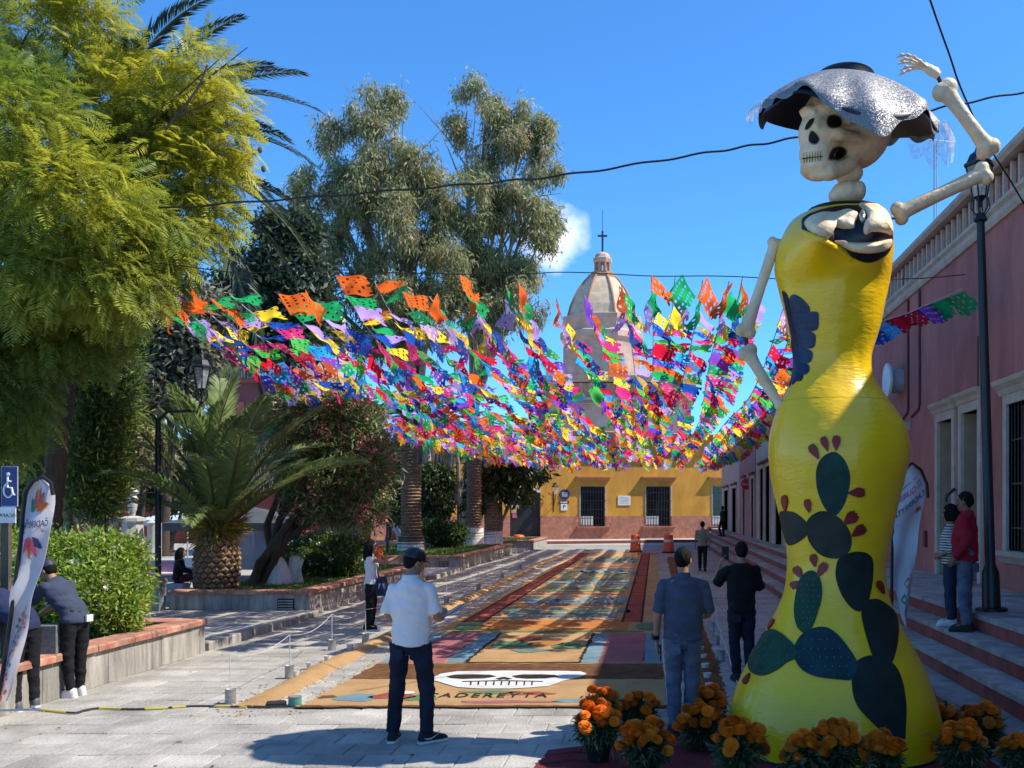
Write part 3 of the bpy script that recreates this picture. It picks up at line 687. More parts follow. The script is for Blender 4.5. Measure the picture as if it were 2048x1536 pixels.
# far pavement under the yellow facade
cp = MB()
cp.add([P0 + tv * u + nv * n_ + V((0, 0, z)) for u in (u0 - 3, u1) for n_ in (0, 3.4) for z in (-.05, .145)], [(0, 2, 3, 1), (4, 5, 7, 6), (0, 1, 5, 4), (2, 6, 7, 3), (0, 4, 6, 2), (1, 3, 7, 5)])
cp.build('pavement', mat('pale_pavement', (.50, .45, .40), .9, .1, 2), kind='structure')
cp = MB(); cp.add([P0 + tv * u + nv * n_ + V((0, 0, z)) for u in (u0 - 3, u1) for n_ in (3.405, 3.6) for z in (-.05, .15)], [(0, 2, 3, 1), (4, 5, 7, 6), (0, 1, 5, 4), (2, 6, 7, 3), (0, 4, 6, 2), (1, 3, 7, 5)])
cp.build('kerb', mat('red_kerb', (.27, .09, .075), .85, .15, 3), kind='structure')

# ---- church beyond the roofs: ribbed dome, lantern and cross; and the pale dome on the left
stone_ch = mat('church_stone', (.60, .42, .32), .9, .15, .8, .3, 8, c2=(.46, .28, .21)); dome_m = mat('dome_tile', (.66, .50, .33), .85, .12, 1.2, .3, 10, c2=(.50, .36, .24))
rib_m = mat('dome_rib', (.50, .25, .14), .9); dark_t = mat('dome_zigzag', (.16, .13, .10), .9)
def Z(y, Y): return EYE - (y - HY) / 1700 * Y
YC = 90; cc = at(1205, 700, YC); s_ = YC / 1700
ch = empty('church_dome', (cc.x, cc.y, 0), R(22.5), 'tall ribbed stone dome with lantern and iron cross beyond the flags', 'church')
def octa(mb, prof): return mb.lathe([(r * s_, Z(y, YC)) for r, y in prof], (0, 0, 0), 8)
octa(MB(), [(82, 1020), (82, 690), (88, 684), (88, 672), (80, 668), (80, 655), (84, 650), (84, 640), (72, 637)]).build('drum', stone_ch, ch)
prof = [(71, 637), (66, 618), (58, 599), (48, 581), (37, 566), (26, 554)]
octa(MB(), prof).build('dome', dome_m, ch)
for k in range(8):
    a = 2 * math.pi * k / 8; MB().tube([(math.cos(a) * r * s_ * 1.01, math.sin(a) * r * s_ * 1.01, Z(y, YC)) for r, y in prof], .13, 6).build('dome_rib', rib_m, ch)
    for j in range(5):                                   # zigzag tile courses, one pair per face
        a2 = 2 * math.pi * (k + .5) / 8; r_ = (65 - j * 2.6) * s_ * math.cos(math.pi / 8) * 1.012; zz = Z(627 - j * 5.2, YC); tt = V((-math.sin(a2), math.cos(a2), 0)); c_ = V((math.cos(a2), math.sin(a2), 0)) * r_ + V((0, 0, zz))
        for sg in (-1, 1): MB().tube([c_ + tt * sg * .22, c_ + tt * sg * 1.0 + V((0, 0, .62)) - V((math.cos(a2), math.sin(a2), 0)) * .16], .045, 4).build('zigzag_tile', dark_t, ch)
octa(MB(), [(30, 558), (30, 552), (24, 550), (24, 546)]).build('lantern_base', rib_m, ch)
for k in range(8):
    a = 2 * math.pi * k / 8; MB().lathe([(3.6 * s_, Z(548, YC)), (3.2 * s_, Z(527, YC))], (math.cos(a) * 14 * s_, math.sin(a) * 14 * s_, 0), 8).build('lantern_column', rib_m, ch)
octa(MB(), [(18, 527), (20, 522), (20, 518), (16, 516), (15.5, 512), (12, 508), (6, 505), (2, 504)]).build('lantern_cap', stone_ch, ch, True)
mb = MB(); mb.box((0, 0, Z(483, YC)), (.17, .17, 42 * s_)); mb.box((0, 0, Z(472, YC)), (19 * s_, .16, .17), R(-22.5)); mb.build('cross', iron, ch)
MB().tube([(0, 0, Z(462, YC)), (0, 0, Z(420, YC))], .03, 4).build('lightning_rod', iron, ch)
cw = empty('church_wall', (at(1235, 780, 80).x, 80 * K, 0), 0, 'stone church cornice showing between the flags below the tall dome', 'church')
for (x0, x1, y0, y1, d) in ((1085, 1382, 766, 1020, 0), (1080, 1388, 757, 764, -.4), (1078, 1392, 752, 757, -.6), (1082, 1386, 795, 800, -.3), (1082, 1386, 806, 809, -.2)):
    a = at(x0, y1, 80); b = at(x1, y0, 80); MB().bbox((a.x - cw.location.x, d, a.z), (b.x - cw.location.x, 3, b.z)).build('wall' if d == 0 else 'moulding', stone_ch, cw)
for x in range(1095, 1385, 18):
    a = at(x, 794, 80); b = at(x + 9, 768, 80); MB().bbox((a.x - cw.location.x, -.12, a.z), (b.x - cw.location.x, 0, b.z)).build('pilaster', rib_m, cw)
Y2 = 88; c2 = at(618, 650, Y2)
d2 = empty('church_dome', (c2.x, c2.y, 0), 0, 'pale cream dome behind the flags on the left, under the dark tree', 'church')
k2 = Y2 / 1700
MB().lathe([(78 * k2, 0), (78 * k2, Z(668, Y2)), (84 * k2, Z(664, Y2)), (84 * k2, Z(656, Y2)), (72 * k2, Z(654, Y2))], (0, 0, 0), 24).build('drum', stone_ch, d2, True)
MB().lathe([(72 * k2, Z(655, Y2)), (70 * k2, Z(638, Y2)), (60 * k2, Z(618, Y2)), (44 * k2, Z(603, Y2)), (22 * k2, Z(595, Y2)), (3 * k2, Z(593, Y2))], (0, 0, 0), 28).build('dome', mat('cream_dome', (.62, .52, .34), .8, .1, 1), d2, True)
MB().lathe([(14 * k2, Z(597, Y2)), (14 * k2, Z(580, Y2)), (18 * k2, Z(578, Y2)), (10 * k2, Z(568, Y2)), (1 * k2, Z(562, Y2))], (0, 0, 0), 12).build('lantern', stone_ch, d2, True)
a = at(470, 1020, 86); tw = tag(MB().bbox((a.x - .25, 86 * K - .25, 0), (a.x + .25, 86 * K + .25, Z(585, 86))).build('chimney', mw), 'thin white chimney stack by the pale dome', 'chimney')

# ---- red house behind the garden (left), two storeys showing between the trees
Yh = 52; kx = Yh / 1700
hl = at(95, 1020, Yh).x; hr = at(560, 1020, Yh).x
rh = empty('red_house', (hl, Yh * K, 0), 0, 'two-storey red and cream house with a grey hipped roof, behind the garden trees', 'house')
hp = lambda u, z, d: V((u, d, z))
def hx(x): return at(x, 1020, Yh).x - hl
redw = mat('red_plaster', (.27, .055, .045), .9, .12, 1, .2, 30); crw = mat('cream_plaster', (.60, .44, .30), .9, .12, 1, .2, 30); maroon = mat('maroon_plaster', (.25, .085, .085), .9, .12, 1)
pbox(MB(), hp, 0, hr - hl, 0, Z(985, Yh), 0, 6).build('ground_floor', redw, rh)
pbox(MB(), hp, 0, hr - hl, Z(985, Yh) + .002, Z(890, Yh), .02, 6).build('upper_wall', crw, rh)
for yy in (985, 930, 890): moulding(MB(), hp, -.1, hr - hl + .1, [(Z(yy, Yh), -.05), (Z(yy, Yh), .12), (Z(yy, Yh) + .2, .2), (Z(yy, Yh) + .2, -.05)]).build('string_course', trim_o, rh)
for x in (150, 205, 250, 300, 380, 450):
    f = pbox(MB(), hp, hx(x), hx(x + 22), Z(975, Yh), Z(942, Yh), -.03, .018).build('window', cream_mat, rh); pbox(MB(), hp, hx(x + 3), hx(x + 19), Z(972, Yh), Z(945, Yh), -.045, -.031).build('pane', glass_d, f)
pbox(MB(), hp, hx(405), hx(545), Z(890, Yh) + .01, Z(716, Yh), 1.0, 6).build('tower_wall', maroon, rh)
for yy in (762, 722): moulding(MB(), lambda u, z, d: V((u, d + 1, z)), hx(398), hx(552), [(Z(yy, Yh), -.05), (Z(yy, Yh), .2), (Z(yy, Yh) + .25, .3), (Z(yy, Yh) + .25, -.05)]).build('tower_cornice', maroon, rh)
for x in range(415, 540, 22):
    f = pbox(MB(), hp, hx(x), hx(x + 13), Z(752, Yh), Z(730, Yh), .92, .998).build('window', crw, rh); pbox(MB(), hp, hx(x + 3), hx(x + 10), Z(750, Yh), Z(733, Yh), .90, .919).build('pane', glass_d, f)
    pbox(MB(), hp, hx(x + 16), hx(x + 19), Z(752, Yh), Z(730, Yh), .90, .999).build('pilaster', crw, rh)
for x in (462, 500): pbox(MB(), hp, hx(x), hx(x + 14), Z(850, Yh), Z(800, Yh), .9, .999).build('shutter', mat('coral_shutter', (.5, .12, .09), .7), rh)
mb = MB(); q0, q1 = hx(402), hx(492); zz = Z(716, Yh) + .3; mb.add([(q0, .8, zz), (q1, .8, zz), (q1, 6, zz), (q0, 6, zz), ((q0 + q1) / 2 - .3, 3.2, zz + 1.5), ((q0 + q1) / 2 + .3, 3.2, zz + 1.5)], [(0, 1, 5, 4), (1, 2, 5), (2, 3, 4, 5), (3, 0, 4), (3, 2, 1, 0)]); mb.build('roof', mat('slate_roof', (.13, .14, .155), .8, .2, 3), rh)
# low pale building closing the view behind the garden, far left
lb = empty('long_house', (-62, 62 * K, 0), 0, 'long cream house closing the view behind the garden', 'house')
MB().bbox((0, 0, 0), (at(780, 1000, 62).x + 62, 8, 5.2)).build('wall', crw, lb); MB().bbox((-.2, -.3, 5.21), (at(780, 1000, 62).x + 62.2, 8, 5.5)).build('cornice', trim_o, lb)
for k in range(12):
    f = MB().bbox((30 + k * 3, -.05, 1.2), (31.3 + k * 3, -.002, 3.6)).build('window', trim_o, lb); MB().bbox((30.15 + k * 3, -.07, 1.35), (31.15 + k * 3, -.051, 3.45)).build('pane', glass_d, f)
# ================================================================ THE CATRINA
SY = 7.72; SPX = 1700 / SY                              # depth (survey units) and photo pixels per metre there
ST = at(1670, 1494, SY); ST.z = 0
statue = empty('catrina_statue', ST, 0, 'giant smiling skeleton lady in a yellow cactus dress and silver veiled hat', 'statue')
yel = mat('yellow_paint', (.94, .58, .002), .30, .05, 2.5, .32, 13, spec=.5, coat=.3, c2=(.88, .52, .002), stretch=(1, 1, 3))
bone = mat('bone_paint', (.80, .63, .41), .55, .12, 4, .5, 22, c2=(.58, .38, .19), thr=(.45, .75))
blk = mat('black_gloss', (.012, .012, .014), .32, .05, 8, .1)
def sp(x, y, dy=0.0):
    "photo pixel -> statue-local point at the statue's depth (dy metres behind its axis)"
    p = at(x, y, SY + dy / K) - ST; return p
prof = [(412, 1655, 1735), (420, 1618, 1765), (430, 1597, 1779), (442, 1583, 1783), (470, 1565, 1785), (500, 1553, 1784), (520, 1549, 1783), (540, 1547, 1782), (560, 1551, 1779), (580, 1557, 1776), (600, 1562, 1772), (620, 1567, 1768), (660, 1577, 1759),
        (700, 1586, 1745), (722, 1588, 1741), (745, 1586, 1744), (768, 1579, 1754), (790, 1566, 1768), (827, 1551, 1796), (855, 1543, 1811), (885, 1538, 1819), (915, 1538, 1818), (953, 1543, 1808), (990, 1550, 1799), (1021, 1556, 1792), (1060, 1566, 1784),
        (1094, 1574, 1776), (1135, 1576, 1769), (1157, 1573, 1769), (1175, 1570, 1772), (1203, 1561, 1779), (1243, 1542, 1796), (1284, 1519, 1819), (1325, 1496, 1842), (1375, 1473, 1862), (1420, 1461, 1874), (1450, 1458, 1879), (1494, 1460, 1882)]
N = 96
pz = np.array([(HY - y) / SPX + EYE for y, l, r in prof]); pxl = np.array([(l - HX) / SPX for y, l, r in prof]) - ST.x; pxr = np.array([(r - HX) / SPX for y, l, r in prof]) - ST.x
zs = np.linspace(pz[-1], pz[0], 150)
o_ = np.argsort(pz); cl = np.interp(zs, pz[o_], pxl[o_]); cr = np.interp(zs, pz[o_], pxr[o_])
def sm(a, n=5):
    k = np.ones(n) / n; return np.convolve(np.pad(a, n // 2, 'edge'), k, 'valid')
cl, cr = sm(cl), sm(cr)
zwaist = Z(722, SY); rings = []
bz = (Z(505, SY), Z(508, SY))
for i, z in enumerate(zs):
    cx, a = (cl[i] + cr[i]) / 2, (cr[i] - cl[i]) / 2
    flat = .74 if z > zwaist else .74 + .26 * min(1, (zwaist - z) / 2.0)
    ring = []
    for k in range(N):
        t = 2 * math.pi * k / N; dx, dy = math.cos(t), math.sin(t)
        r = 1.0
        p = V((cx + a * dx, a * flat * dy, z))
        if z > zwaist - .1 and dy < .2:                 # bust, pushed out towards the front
            for (bx, bzz, sx, szz, h) in ((sp(1612, 505).x, sp(1612, 506).z, .20, .21, .23), (sp(1722, 500).x, sp(1722, 500).z, .20, .21, .23)):
                g_ = math.exp(-((p.x - bx) / sx) ** 2 - ((z - bzz) / szz) ** 2); p.y -= h * g_
                if bzz - z > 0: p.y += .03 * math.exp(-((p.x - bx) / sx) ** 2 - ((z - bzz + .30) / .10) ** 2)
        if z < Z(790, SY) and z > Z(1000, SY): p.y += .06 * math.sin(max(0, dy) * 1.5)   # seat
        e = .010 * mnoise.noise(V((dx * 2.2, dy * 2.2, z * 2.6))) + .004 * mnoise.noise(V((dx * 6, dy * 6, z * 7))) + .0016 * mnoise.noise(V((dx * 2.5, dy * 2.5, z * 17)))
        p.x += e * dx; p.y += e * dy; ring.append(p)
    rings.append(ring)
dress = MB().loft(rings).build('dress', yel, statue, True, 75)
MB().loft([[V((p.x * 1.006, p.y * 1.006, zz)) for p in rings[0]] for zz in (.0, .035)]).build('base_rim', mat('rim_navy', (.02, .025, .04), .5), statue)
seam_z = Z(806, SY); si = int(np.argmin(abs(zs - seam_z)))
MB().tube([rings[si][k % N] * 1.0 + V((rings[si][k % N].x, rings[si][k % N].y, 0)).normalized() * -.005 for k in range(N + 1)], .0062, 5).build('waist_seam', mat('seam', (.70, .42, .003), .5), statue)
_bv = BVHTree.FromPolygons([v.co for v in dress.data.vertices], [tuple(p.vertices) for p in dress.data.polygons])
EYEP = V((0, 0, EYE))
def hit(bvh, base, x, y):
    d = (at(x, y, 5) - EYEP).normalized(); h = bvh.ray_cast(EYEP - base, d)
    if h[0] is not None: return h[0], h[1] if h[1].dot(d) < 0 else -h[1]
    h = bvh.find_nearest(EYEP - base + d * ((V((1668, 0, 0)), at(x, y, SY) - EYEP)[1].length))
    n = h[1]; return h[0], (n if n.dot(h[0] - V((0, 0, h[0].z))) > 0 else -n)
def painted(name, pts, m, bvh=None, base=None, off=.004, bulge=0.0, rings_=7, seg=7, raw=False, parent=None, skirt=None):
    "a painted or moulded patch lying on the statue's own surface"
    bvh = bvh or _bv; base = base if base is not None else ST
    out = [np.array(p, float) for p in pts] if raw else spline(pts, seg)
    c = sum(out) / len(out); n = len(out); mb = MB(); lay = []
    for k in range(rings_ + 1):
        f = 1 - k / rings_
        ring = []
        for p in out:
            q = c + (p - c) * max(f, .02); h, nn = hit(bvh, base, *q); ring.append(h + nn * (off + bulge * math.sqrt(max(0, 1 - f ** 2))))
        lay.append(ring)
    if skirt is not None or True:
        lay.insert(0, [hit(bvh, base, *p)[0] - hit(bvh, base, *p)[1] * .01 for p in out])
    mb.loft(lay, True, False); mb.f.append(tuple(range(len(mb.v) - n, len(mb.v))))
    return mb.build(name, m, parent or statue, True, 60)
# painted prickly pear
cact = []
for nm, c, c2 in (('cactus_teal', (.020, .070, .048), (.012, .040, .034)), ('cactus_grey', (.045, .048, .038), (.028, .03, .026)), ('cactus_blue', (.014, .052, .056), (.008, .03, .036)), ('cactus_green', (.018, .075, .038), (.012, .045, .03)), ('cactus_black', (.020, .032, .022), (.012, .018, .014))):
    cact.append(mat(nm, c, .62, .2, 5, .35, 30, c2=c2, spec=.2))
TE, GR, BU, GN, BK = cact
def c3(pts): return [(1420 + x / 2.2065, 840 + y / 2.2065) for x, y in pts]
pads = [(TE, [(545, 140), (585, 165), (612, 215), (618, 270), (605, 340), (580, 395), (550, 422), (515, 400), (485, 345), (470, 285), (470, 215), (495, 165)]),
        (GR, [(425, 455), (450, 420), (490, 402), (530, 408), (580, 440), (615, 490), (625, 540), (610, 585), (570, 610), (520, 608), (475, 585), (440, 540), (428, 500)]),
        (GR, [(308, 412), (345, 402), (385, 415), (425, 452), (430, 500), (405, 530), (350, 553), (325, 500)]),
        (BK, [(570, 610), (610, 588), (655, 580), (695, 590), (717, 620), (718, 690), (708, 760), (690, 820), (660, 845), (620, 825), (580, 770), (556, 700), (556, 650)]),
        (BK, [(690, 800), (735, 790), (780, 815), (815, 850), (830, 905), (828, 970), (815, 1035), (795, 1080), (755, 1078), (718, 1040), (695, 975), (675, 900), (668, 845)]),
        (BK, [(630, 1090), (670, 1050), (730, 1040), (790, 1065), (825, 1100), (850, 1165), (864, 1260), (862, 1350), (855, 1418), (820, 1420), (770, 1385), (700, 1320), (650, 1260), (628, 1190)]),
        (BU, [(372, 1010), (400, 955), (450, 922), (510, 915), (560, 945), (610, 1005), (648, 1070), (640, 1120), (620, 1147), (550, 1143), (470, 1132), (410, 1105), (378, 1060)]),
        (GN, [(170, 1075), (195, 1010), (230, 950), (270, 925), (310, 938), (350, 970), (382, 1010), (378, 1050), (340, 1070), (300, 1100), (240, 1127), (190, 1118)]),
        (GN, [(440, 665), (475, 680), (493, 730), (492, 790), (475, 850), (450, 915), (415, 940), (385, 910), (374, 850), (380, 780), (400, 705)])]
for i, (m, pts) in enumerate(pads): painted('cactus_pad', c3(pts), m, off=.004 + .0012 * i)
dot = mat('cactus_dots', (.10, .22, .14), .5)
dm = MB()
for (pi_, nx, ny) in ((8, 5, 11), (6, 9, 6), (7, 7, 6)):
    pts = np.array(c3(pads[pi_][1])); lo, hi = pts.min(0), pts.max(0); cc_ = pts.mean(0)
    from mathutils.geometry import intersect_point_tri_2d
    for i in range(nx):
        for j in range(ny):
            q = lo + (hi - lo) * ((i + .5 + .25 * (j % 2)) / nx, (j + .5) / ny)
            if any(intersect_point_tri_2d(V(q), V(cc_), V(cc_ + (pts[k] - cc_) * .88), V(cc_ + (pts[(k + 1) % len(pts)] - cc_) * .88)) for k in range(len(pts))):
                h, nn = hit(_bv, ST, *q); dm.ell(h + nn * .016, (.007, .007, .007), None, 5, 3)
dob = dm.build('cactus_spine_dots', dot, statue); dob['kind'] = 'stuff'
tuna = mat('tuna_red', (.30, .018, .014), .4, .2, 6, .2, 30, c2=(.18, .01, .012))
def teardrop(bx, by, tx, ty, w):
    "fruit from its stalk end (b) to its crown (t)"
    d = np.array([tx - bx, ty - by], float); L = np.linalg.norm(d); d /= L; s = np.array([-d[1], d[0]])
    b = np.array([bx, by], float)
    return [tuple(b + d * L * u + s * w * k) for u, k in ((0, .12), (.3, .62), (.6, 1), (.85, .9), (.95, .6), (1.0, .72), (.96, .2), (1.04, 0), (.96, -.2), (1.0, -.72), (.95, -.6), (.85, -.9), (.6, -1), (.3, -.62), (0, -.12))]
for (a, b, c, d, wd) in ((480, 172, 445, 110, 19), (520, 138, 498, 75, 17), (556, 135, 558, 70, 19), (608, 322, 682, 318, 22), (590, 460, 645, 412, 27), (625, 512, 682, 470, 23), (335, 402, 331, 333, 14), (440, 408, 428, 350, 15), (465, 648, 455, 592, 16),
                         (476, 692, 512, 630, 20), (408, 700, 378, 648, 17), (398, 712, 362, 738, 17), (765, 768, 738, 712, 14), (178, 1118, 152, 1164, 11), (258, 925, 283, 880, 8)):
    p0, p1 = c3([(a, b), (c, d)]); painted('tuna_fruit', teardrop(*p0, *p1, wd / 2.2), tuna, off=.016, raw=True, rings_=4)
# blue flower at the side of the waist
flo = mat('flower_blue', (.006, .032, .095), .38, .2, 4, .3, 25, c2=(.004, .016, .05)); flo2 = mat('flower_navy', (.006, .014, .045), .4)
def c2_(pts): return [(1440 + x / 3.0714, 400 + y / 3.0714) for x, y in pts]
painted('flower_back', c2_([(382, 565), (410, 575), (440, 650), (470, 750), (480, 850), (475, 960), (455, 1060), (430, 1150), (425, 1110), (440, 1000), (450, 880), (440, 760), (415, 650)]), flo2, off=.004)
for pts in ([(432, 600), (455, 580), (490, 595), (520, 620), (548, 655), (550, 690), (510, 705), (460, 700), (440, 660)],
            [(450, 700), (520, 695), (560, 685), (600, 690), (607, 725), (605, 775), (590, 800), (540, 805), (470, 790)],
            [(465, 795), (530, 800), (580, 820), (588, 860), (575, 905), (520, 915), (468, 890)],
            [(466, 895), (520, 912), (565, 930), (568, 970), (548, 1000), (500, 1005), (462, 970)],
            [(460, 975), (510, 1000), (545, 1015), (548, 1050), (520, 1075), (480, 1070), (452, 1040)],
            [(452, 1040), (490, 1065), (512, 1080), (500, 1110), (470, 1115), (445, 1135), (438, 1100)]):
    painted('flower_petal', c2_(pts), flo, off=.008, bulge=.004, rings_=4)
# open chest: black hollow, collar bones, ribs
painted('chest_hollow', [(1607, 436), (1632, 423), (1668, 414), (1702, 411), (1736, 414), (1762, 422), (1780, 440), (1785, 478), (1778, 503), (1766, 513), (1748, 523), (1727, 524), (1705, 514), (1690, 500), (1668, 485), (1640, 474), (1608, 462), (1604, 450)], blk, off=.006, rings_=9)
painted('collar_bone', [(1612, 445), (1640, 432), (1668, 430), (1700, 422), (1716, 430), (1711, 444), (1708, 456), (1690, 459), (1662, 456), (1655, 470), (1652, 478), (1638, 473), (1618, 462)], bone, off=.02, bulge=.06)
painted('collar_bone', [(1718, 411), (1735, 409), (1752, 413), (1768, 425), (1778, 445), (1781, 470), (1770, 466), (1745, 464), (1733, 470), (1728, 462), (1731, 450), (1735, 440), (1729, 424)], bone, off=.02, bulge=.055)
painted('rib', [(1668, 482), (1690, 484), (1720, 485), (1755, 483), (1779, 479), (1777, 494), (1765, 500), (1740, 503), (1714, 503), (1695, 499), (1680, 492)], bone, off=.02, bulge=.05)
painted('sternum_bolt', [(1722, 425), (1729, 430), (1731, 440), (1724, 446), (1719, 438)], mat('steel', (.55, .55, .56), .25, metal=.8), off=.03, bulge=.02, rings_=4)
for pts in ([(1657, 468), (1668, 472), (1690, 474), (1708, 470), (1700, 478), (1680, 478)],):
    pass
painted('neckline_fold', [(1603, 460), (1625, 468), (1650, 478), (1680, 496), (1706, 516), (1700, 521), (1672, 503), (1645, 487), (1620, 475), (1601, 468)], yel, off=.015, bulge=.035, rings_=5)
MB().ell(sp(1693, 424), (.36, .26, .075), None, 24, 10).build('shoulder_hollow', blk, statue, True)
# bones
def bonemesh(name, a, b, ra, rb, rm, ka, kb, sep):
    "long bone with two knuckles at each end"
    mb = MB(); a, b = V(a), V(b); d = (b - a).normalized(); s = d.cross(V((0, 1, 0))).normalized(); L = (b - a).length
    pts = [a, a + d * L * .10, a + d * L * .25, a + d * L * .5, a + d * L * .75, a + d * L * .9, b]
    mb.tube(pts, [ra * .9, ra * .8, rm * 1.05, rm, rm * 1.08, rb * .8, rb * .9], 14)
    for (p, r, k, sg) in ((a, ra, ka, 1), (b, rb, kb, -1)):
        for q in (-1, 1): mb.ell(p + s * q * sep * r + d * sg * r * .1, r * k, None, 12, 8)
    return fuse(mb, name, bone, statue, .014, 5)
bonemesh('upper_arm_bone', sp(1797, 428), sp(1970, 345), .085, .085, .062, .78, .80, .55)
bonemesh('forearm_bone', sp(1978, 300, .02), sp(1888, 178, .05), .098, .10, .062, .82, .86, .40)
bonemesh('upper_arm_bone', sp(1551, 484), sp(1491, 664), .066, .078, .050, .74, .82, .45)
bonemesh('forearm_bone', sp(1494, 702), sp(1560, 812, -.05), .082, .05, .050, .80, .7, .40)
wire = MB(); wire.tube([sp(1742, 452, -.55), sp(1752, 434, -.5), sp(1788, 437, -.05)], .012, 6); wire.tube([sp(1885, 172, .05), sp(1876, 152, .05)], .022, 6); wire.tube([sp(1970, 345), sp(1976, 300, .02)], .02, 6); wire.tube([sp(1491, 664), sp(1494, 702)], .02, 6); wire.build('joint_wire', iron, statue)
# bony hand: palm bones and five jointed fingers
mb = MB()
mb.ell(sp(1868, 143, .05), (.055, .04, .045), None, 10, 7); mb.tube([sp(1878, 152, .05), sp(1860, 140, .05), sp(1846, 130, .05)], [.04, .05, .035], 8)
fing = [[(1858, 138), (1840, 122), (1828, 114), (1815, 110), (1803, 110), (1793, 115)], [(1858, 138), (1836, 126), (1822, 119), (1810, 117), (1798, 122)], [(1860, 140), (1834, 130), (1820, 125), (1806, 124), (1795, 128)],
        [(1862, 142), (1838, 135), (1826, 133), (1812, 134), (1800, 141)], [(1864, 147), (1848, 139), (1833, 136), (1818, 140), (1806, 145), (1797, 151)]]
for i, f in enumerate(fing):
    dy = .05 + (i - 2) * .085; P = [sp(x, y, .05 + (dy - .05) * min(1, k / 1.5)) for k, (x, y) in enumerate(f)]
    mb.tube(P, [.017, .013, .013, .011, .010, .008][:len(P)], 7)
    for p in P[1:-1]: mb.ell(p, .0185, None, 8, 6)
fuse(mb, 'hand_bones', bone, statue, .006, 2)
# neck: two big vertebrae
mb = MB(); mb.ell(sp(1697, 346), (.135, .125, .10), None, 16, 10); mb.ell(sp(1692, 366), (.07, .07, .12)); fuse(mb, 'vertebra', bone, statue, .014, 4)
mb = MB(); mb.ell(sp(1695, 387), (.155, .145, .115), None, 16, 10); mb.ell(sp(1718, 382, -.05), (.065, .10, .09)); mb.ell(sp(1676, 392), (.09, .1, .08)); fuse(mb, 'vertebra', bone, statue, .014, 4)
# skull, looking to the left and towards the camera
mb = MB()
mb.ell(sp(1711, 254, .10), (.335, .37, .38), None, 20, 14)               # cranium
mb.ell(sp(1664, 225, -.06), (.25, .30, .22), None, 16, 10)               # brow
mb.ell(sp(1640, 270, -.12), (.20, .22, .22), None, 16, 10)               # nose block
mb.ell(sp(1634, 308, -.12), (.165, .20, .16), None, 16, 10)              # upper jaw
mb.ell(sp(1638, 338, -.10), (.175, .20, .095), None, 16, 10)             # chin
mb.tube([sp(1622, 345, -.16), sp(1660, 346, -.20), sp(1700, 330, -.10), sp(1716, 300, .0)], [.07, .075, .07, .06], 10)   # jaw bone
mb.tube([sp(1622, 345, .02), sp(1660, 344, .12), sp(1700, 330, .2)], [.06, .06, .06], 8)
mb.tube([sp(1650, 262, -.30), sp(1680, 268, -.33), sp(1706, 272, -.24), sp(1738, 282, -.12)], [.055, .06, .05, .045], 10)  # cheek bone
mb.tube([sp(1636, 214, -.26), sp(1666, 211, -.32), sp(1694, 226, -.27), sp(1701, 250, -.25)], [.05, .055, .05, .035], 10)  # brow arch
mb.tube([sp(1603, 226, -.12), sp(1617, 218, -.22), sp(1633, 226, -.28)], [.04, .045, .04], 8)
mb.tube([sp(1640, 240, -.30), sp(1632, 256, -.32)], [.04, .035], 8)
skull = fuse(mb, 'skull', bone, statue, .016, 9)
_bs = BVHTree.FromPolygons([v.co for v in skull.data.vertices], [tuple(p.vertices) for p in skull.data.polygons])
def cs(pts): return [(1560 + x / 4.1967, 80 + y / 4.1967) for x, y in pts]
sock = mat('socket_black', (.006, .006, .007), .8)
tan = mat('socket_rim', (.42, .27, .12), .7)
for pts in ([(395, 685), (410, 645), (455, 630), (500, 650), (512, 690), (490, 728), (440, 738), (405, 720)],
            [(215, 745), (225, 710), (250, 675), (283, 662), (280, 690), (258, 725), (230, 750)],
            [(245, 820), (258, 775), (280, 770), (315, 805), (326, 835), (305, 868), (275, 870), (250, 852)],
            [(415, 1000), (420, 955), (450, 912), (500, 898), (548, 918), (552, 955), (520, 985), (470, 1000)]):
    P_ = np.array(cs(pts)); c_ = P_.mean(0)
    painted('socket_rim', [tuple(c_ + (p - c_) * 1.16) for p in P_], tan, _bs, ST, .003, .0, 4)
    painted('eye_socket', [tuple(p) for p in P_], sock, _bs, ST, .007, -.0, 4)
P_ = cs([(188, 992), (240, 984), (300, 980), (356, 974), (356, 979), (300, 986), (240, 992), (190, 1000)]); painted('mouth_line', P_, sock, _bs, ST, .008, 0, 3, raw=True)
for i in range(7):
    x = 200 + i * 23; yy = 985 - i * 2.4
    painted('tooth_line', cs([(x, yy - 42), (x + 4, yy - 42), (x + 4, yy + 48), (x, yy + 48)]), tan, _bs, ST, .004, 0, 2, raw=True)
# hat: black domed brim and crown, silver sequin cloth, tulle
hatm = mat('hat_black', (.010, .010, .011), .35, .05, 5)
def hat_surface(r, th, R0, extra=0.0, lift=0.0):
    "brim point: r 0..1, th measured from the viewer's side (0) towards the right (pi/2)"
    x = math.sin(th) * r * R0; y = -math.cos(th) * r * R0 * .92
    z = .40 * (1 - r ** 2.2) + extra
    t_ = (th + math.pi) % (2 * math.pi) - math.pi
    z += r ** 4 * (.13 * math.exp(-((t_ + .72) / .34) ** 2) - .05 * math.exp(-((t_ - .05) / .42) ** 2) + .07 * math.exp(-((t_ - .72) / .2) ** 2) - .05 * math.exp(-((t_ - 1.15) / .25) ** 2))
    z += y * .23 - x * .10 + lift
    return V((x, y, z))
hc_ = sp(1698, 243, .06)
def rimlift(th): return .10 * math.exp(-((th + .95) / .45) ** 2) + .0 * th
mb = MB(); NT = 64; R0 = .80
top, bot = [], []
for k in range(13):
    r = .12 + .88 * k / 12
    top.append([hc_ + hat_surface(r, 2 * math.pi * i / NT, R0) for i in range(NT)])
    bot.append([hc_ + hat_surface(r, 2 * math.pi * i / NT, R0, -.022) for i in range(NT)])
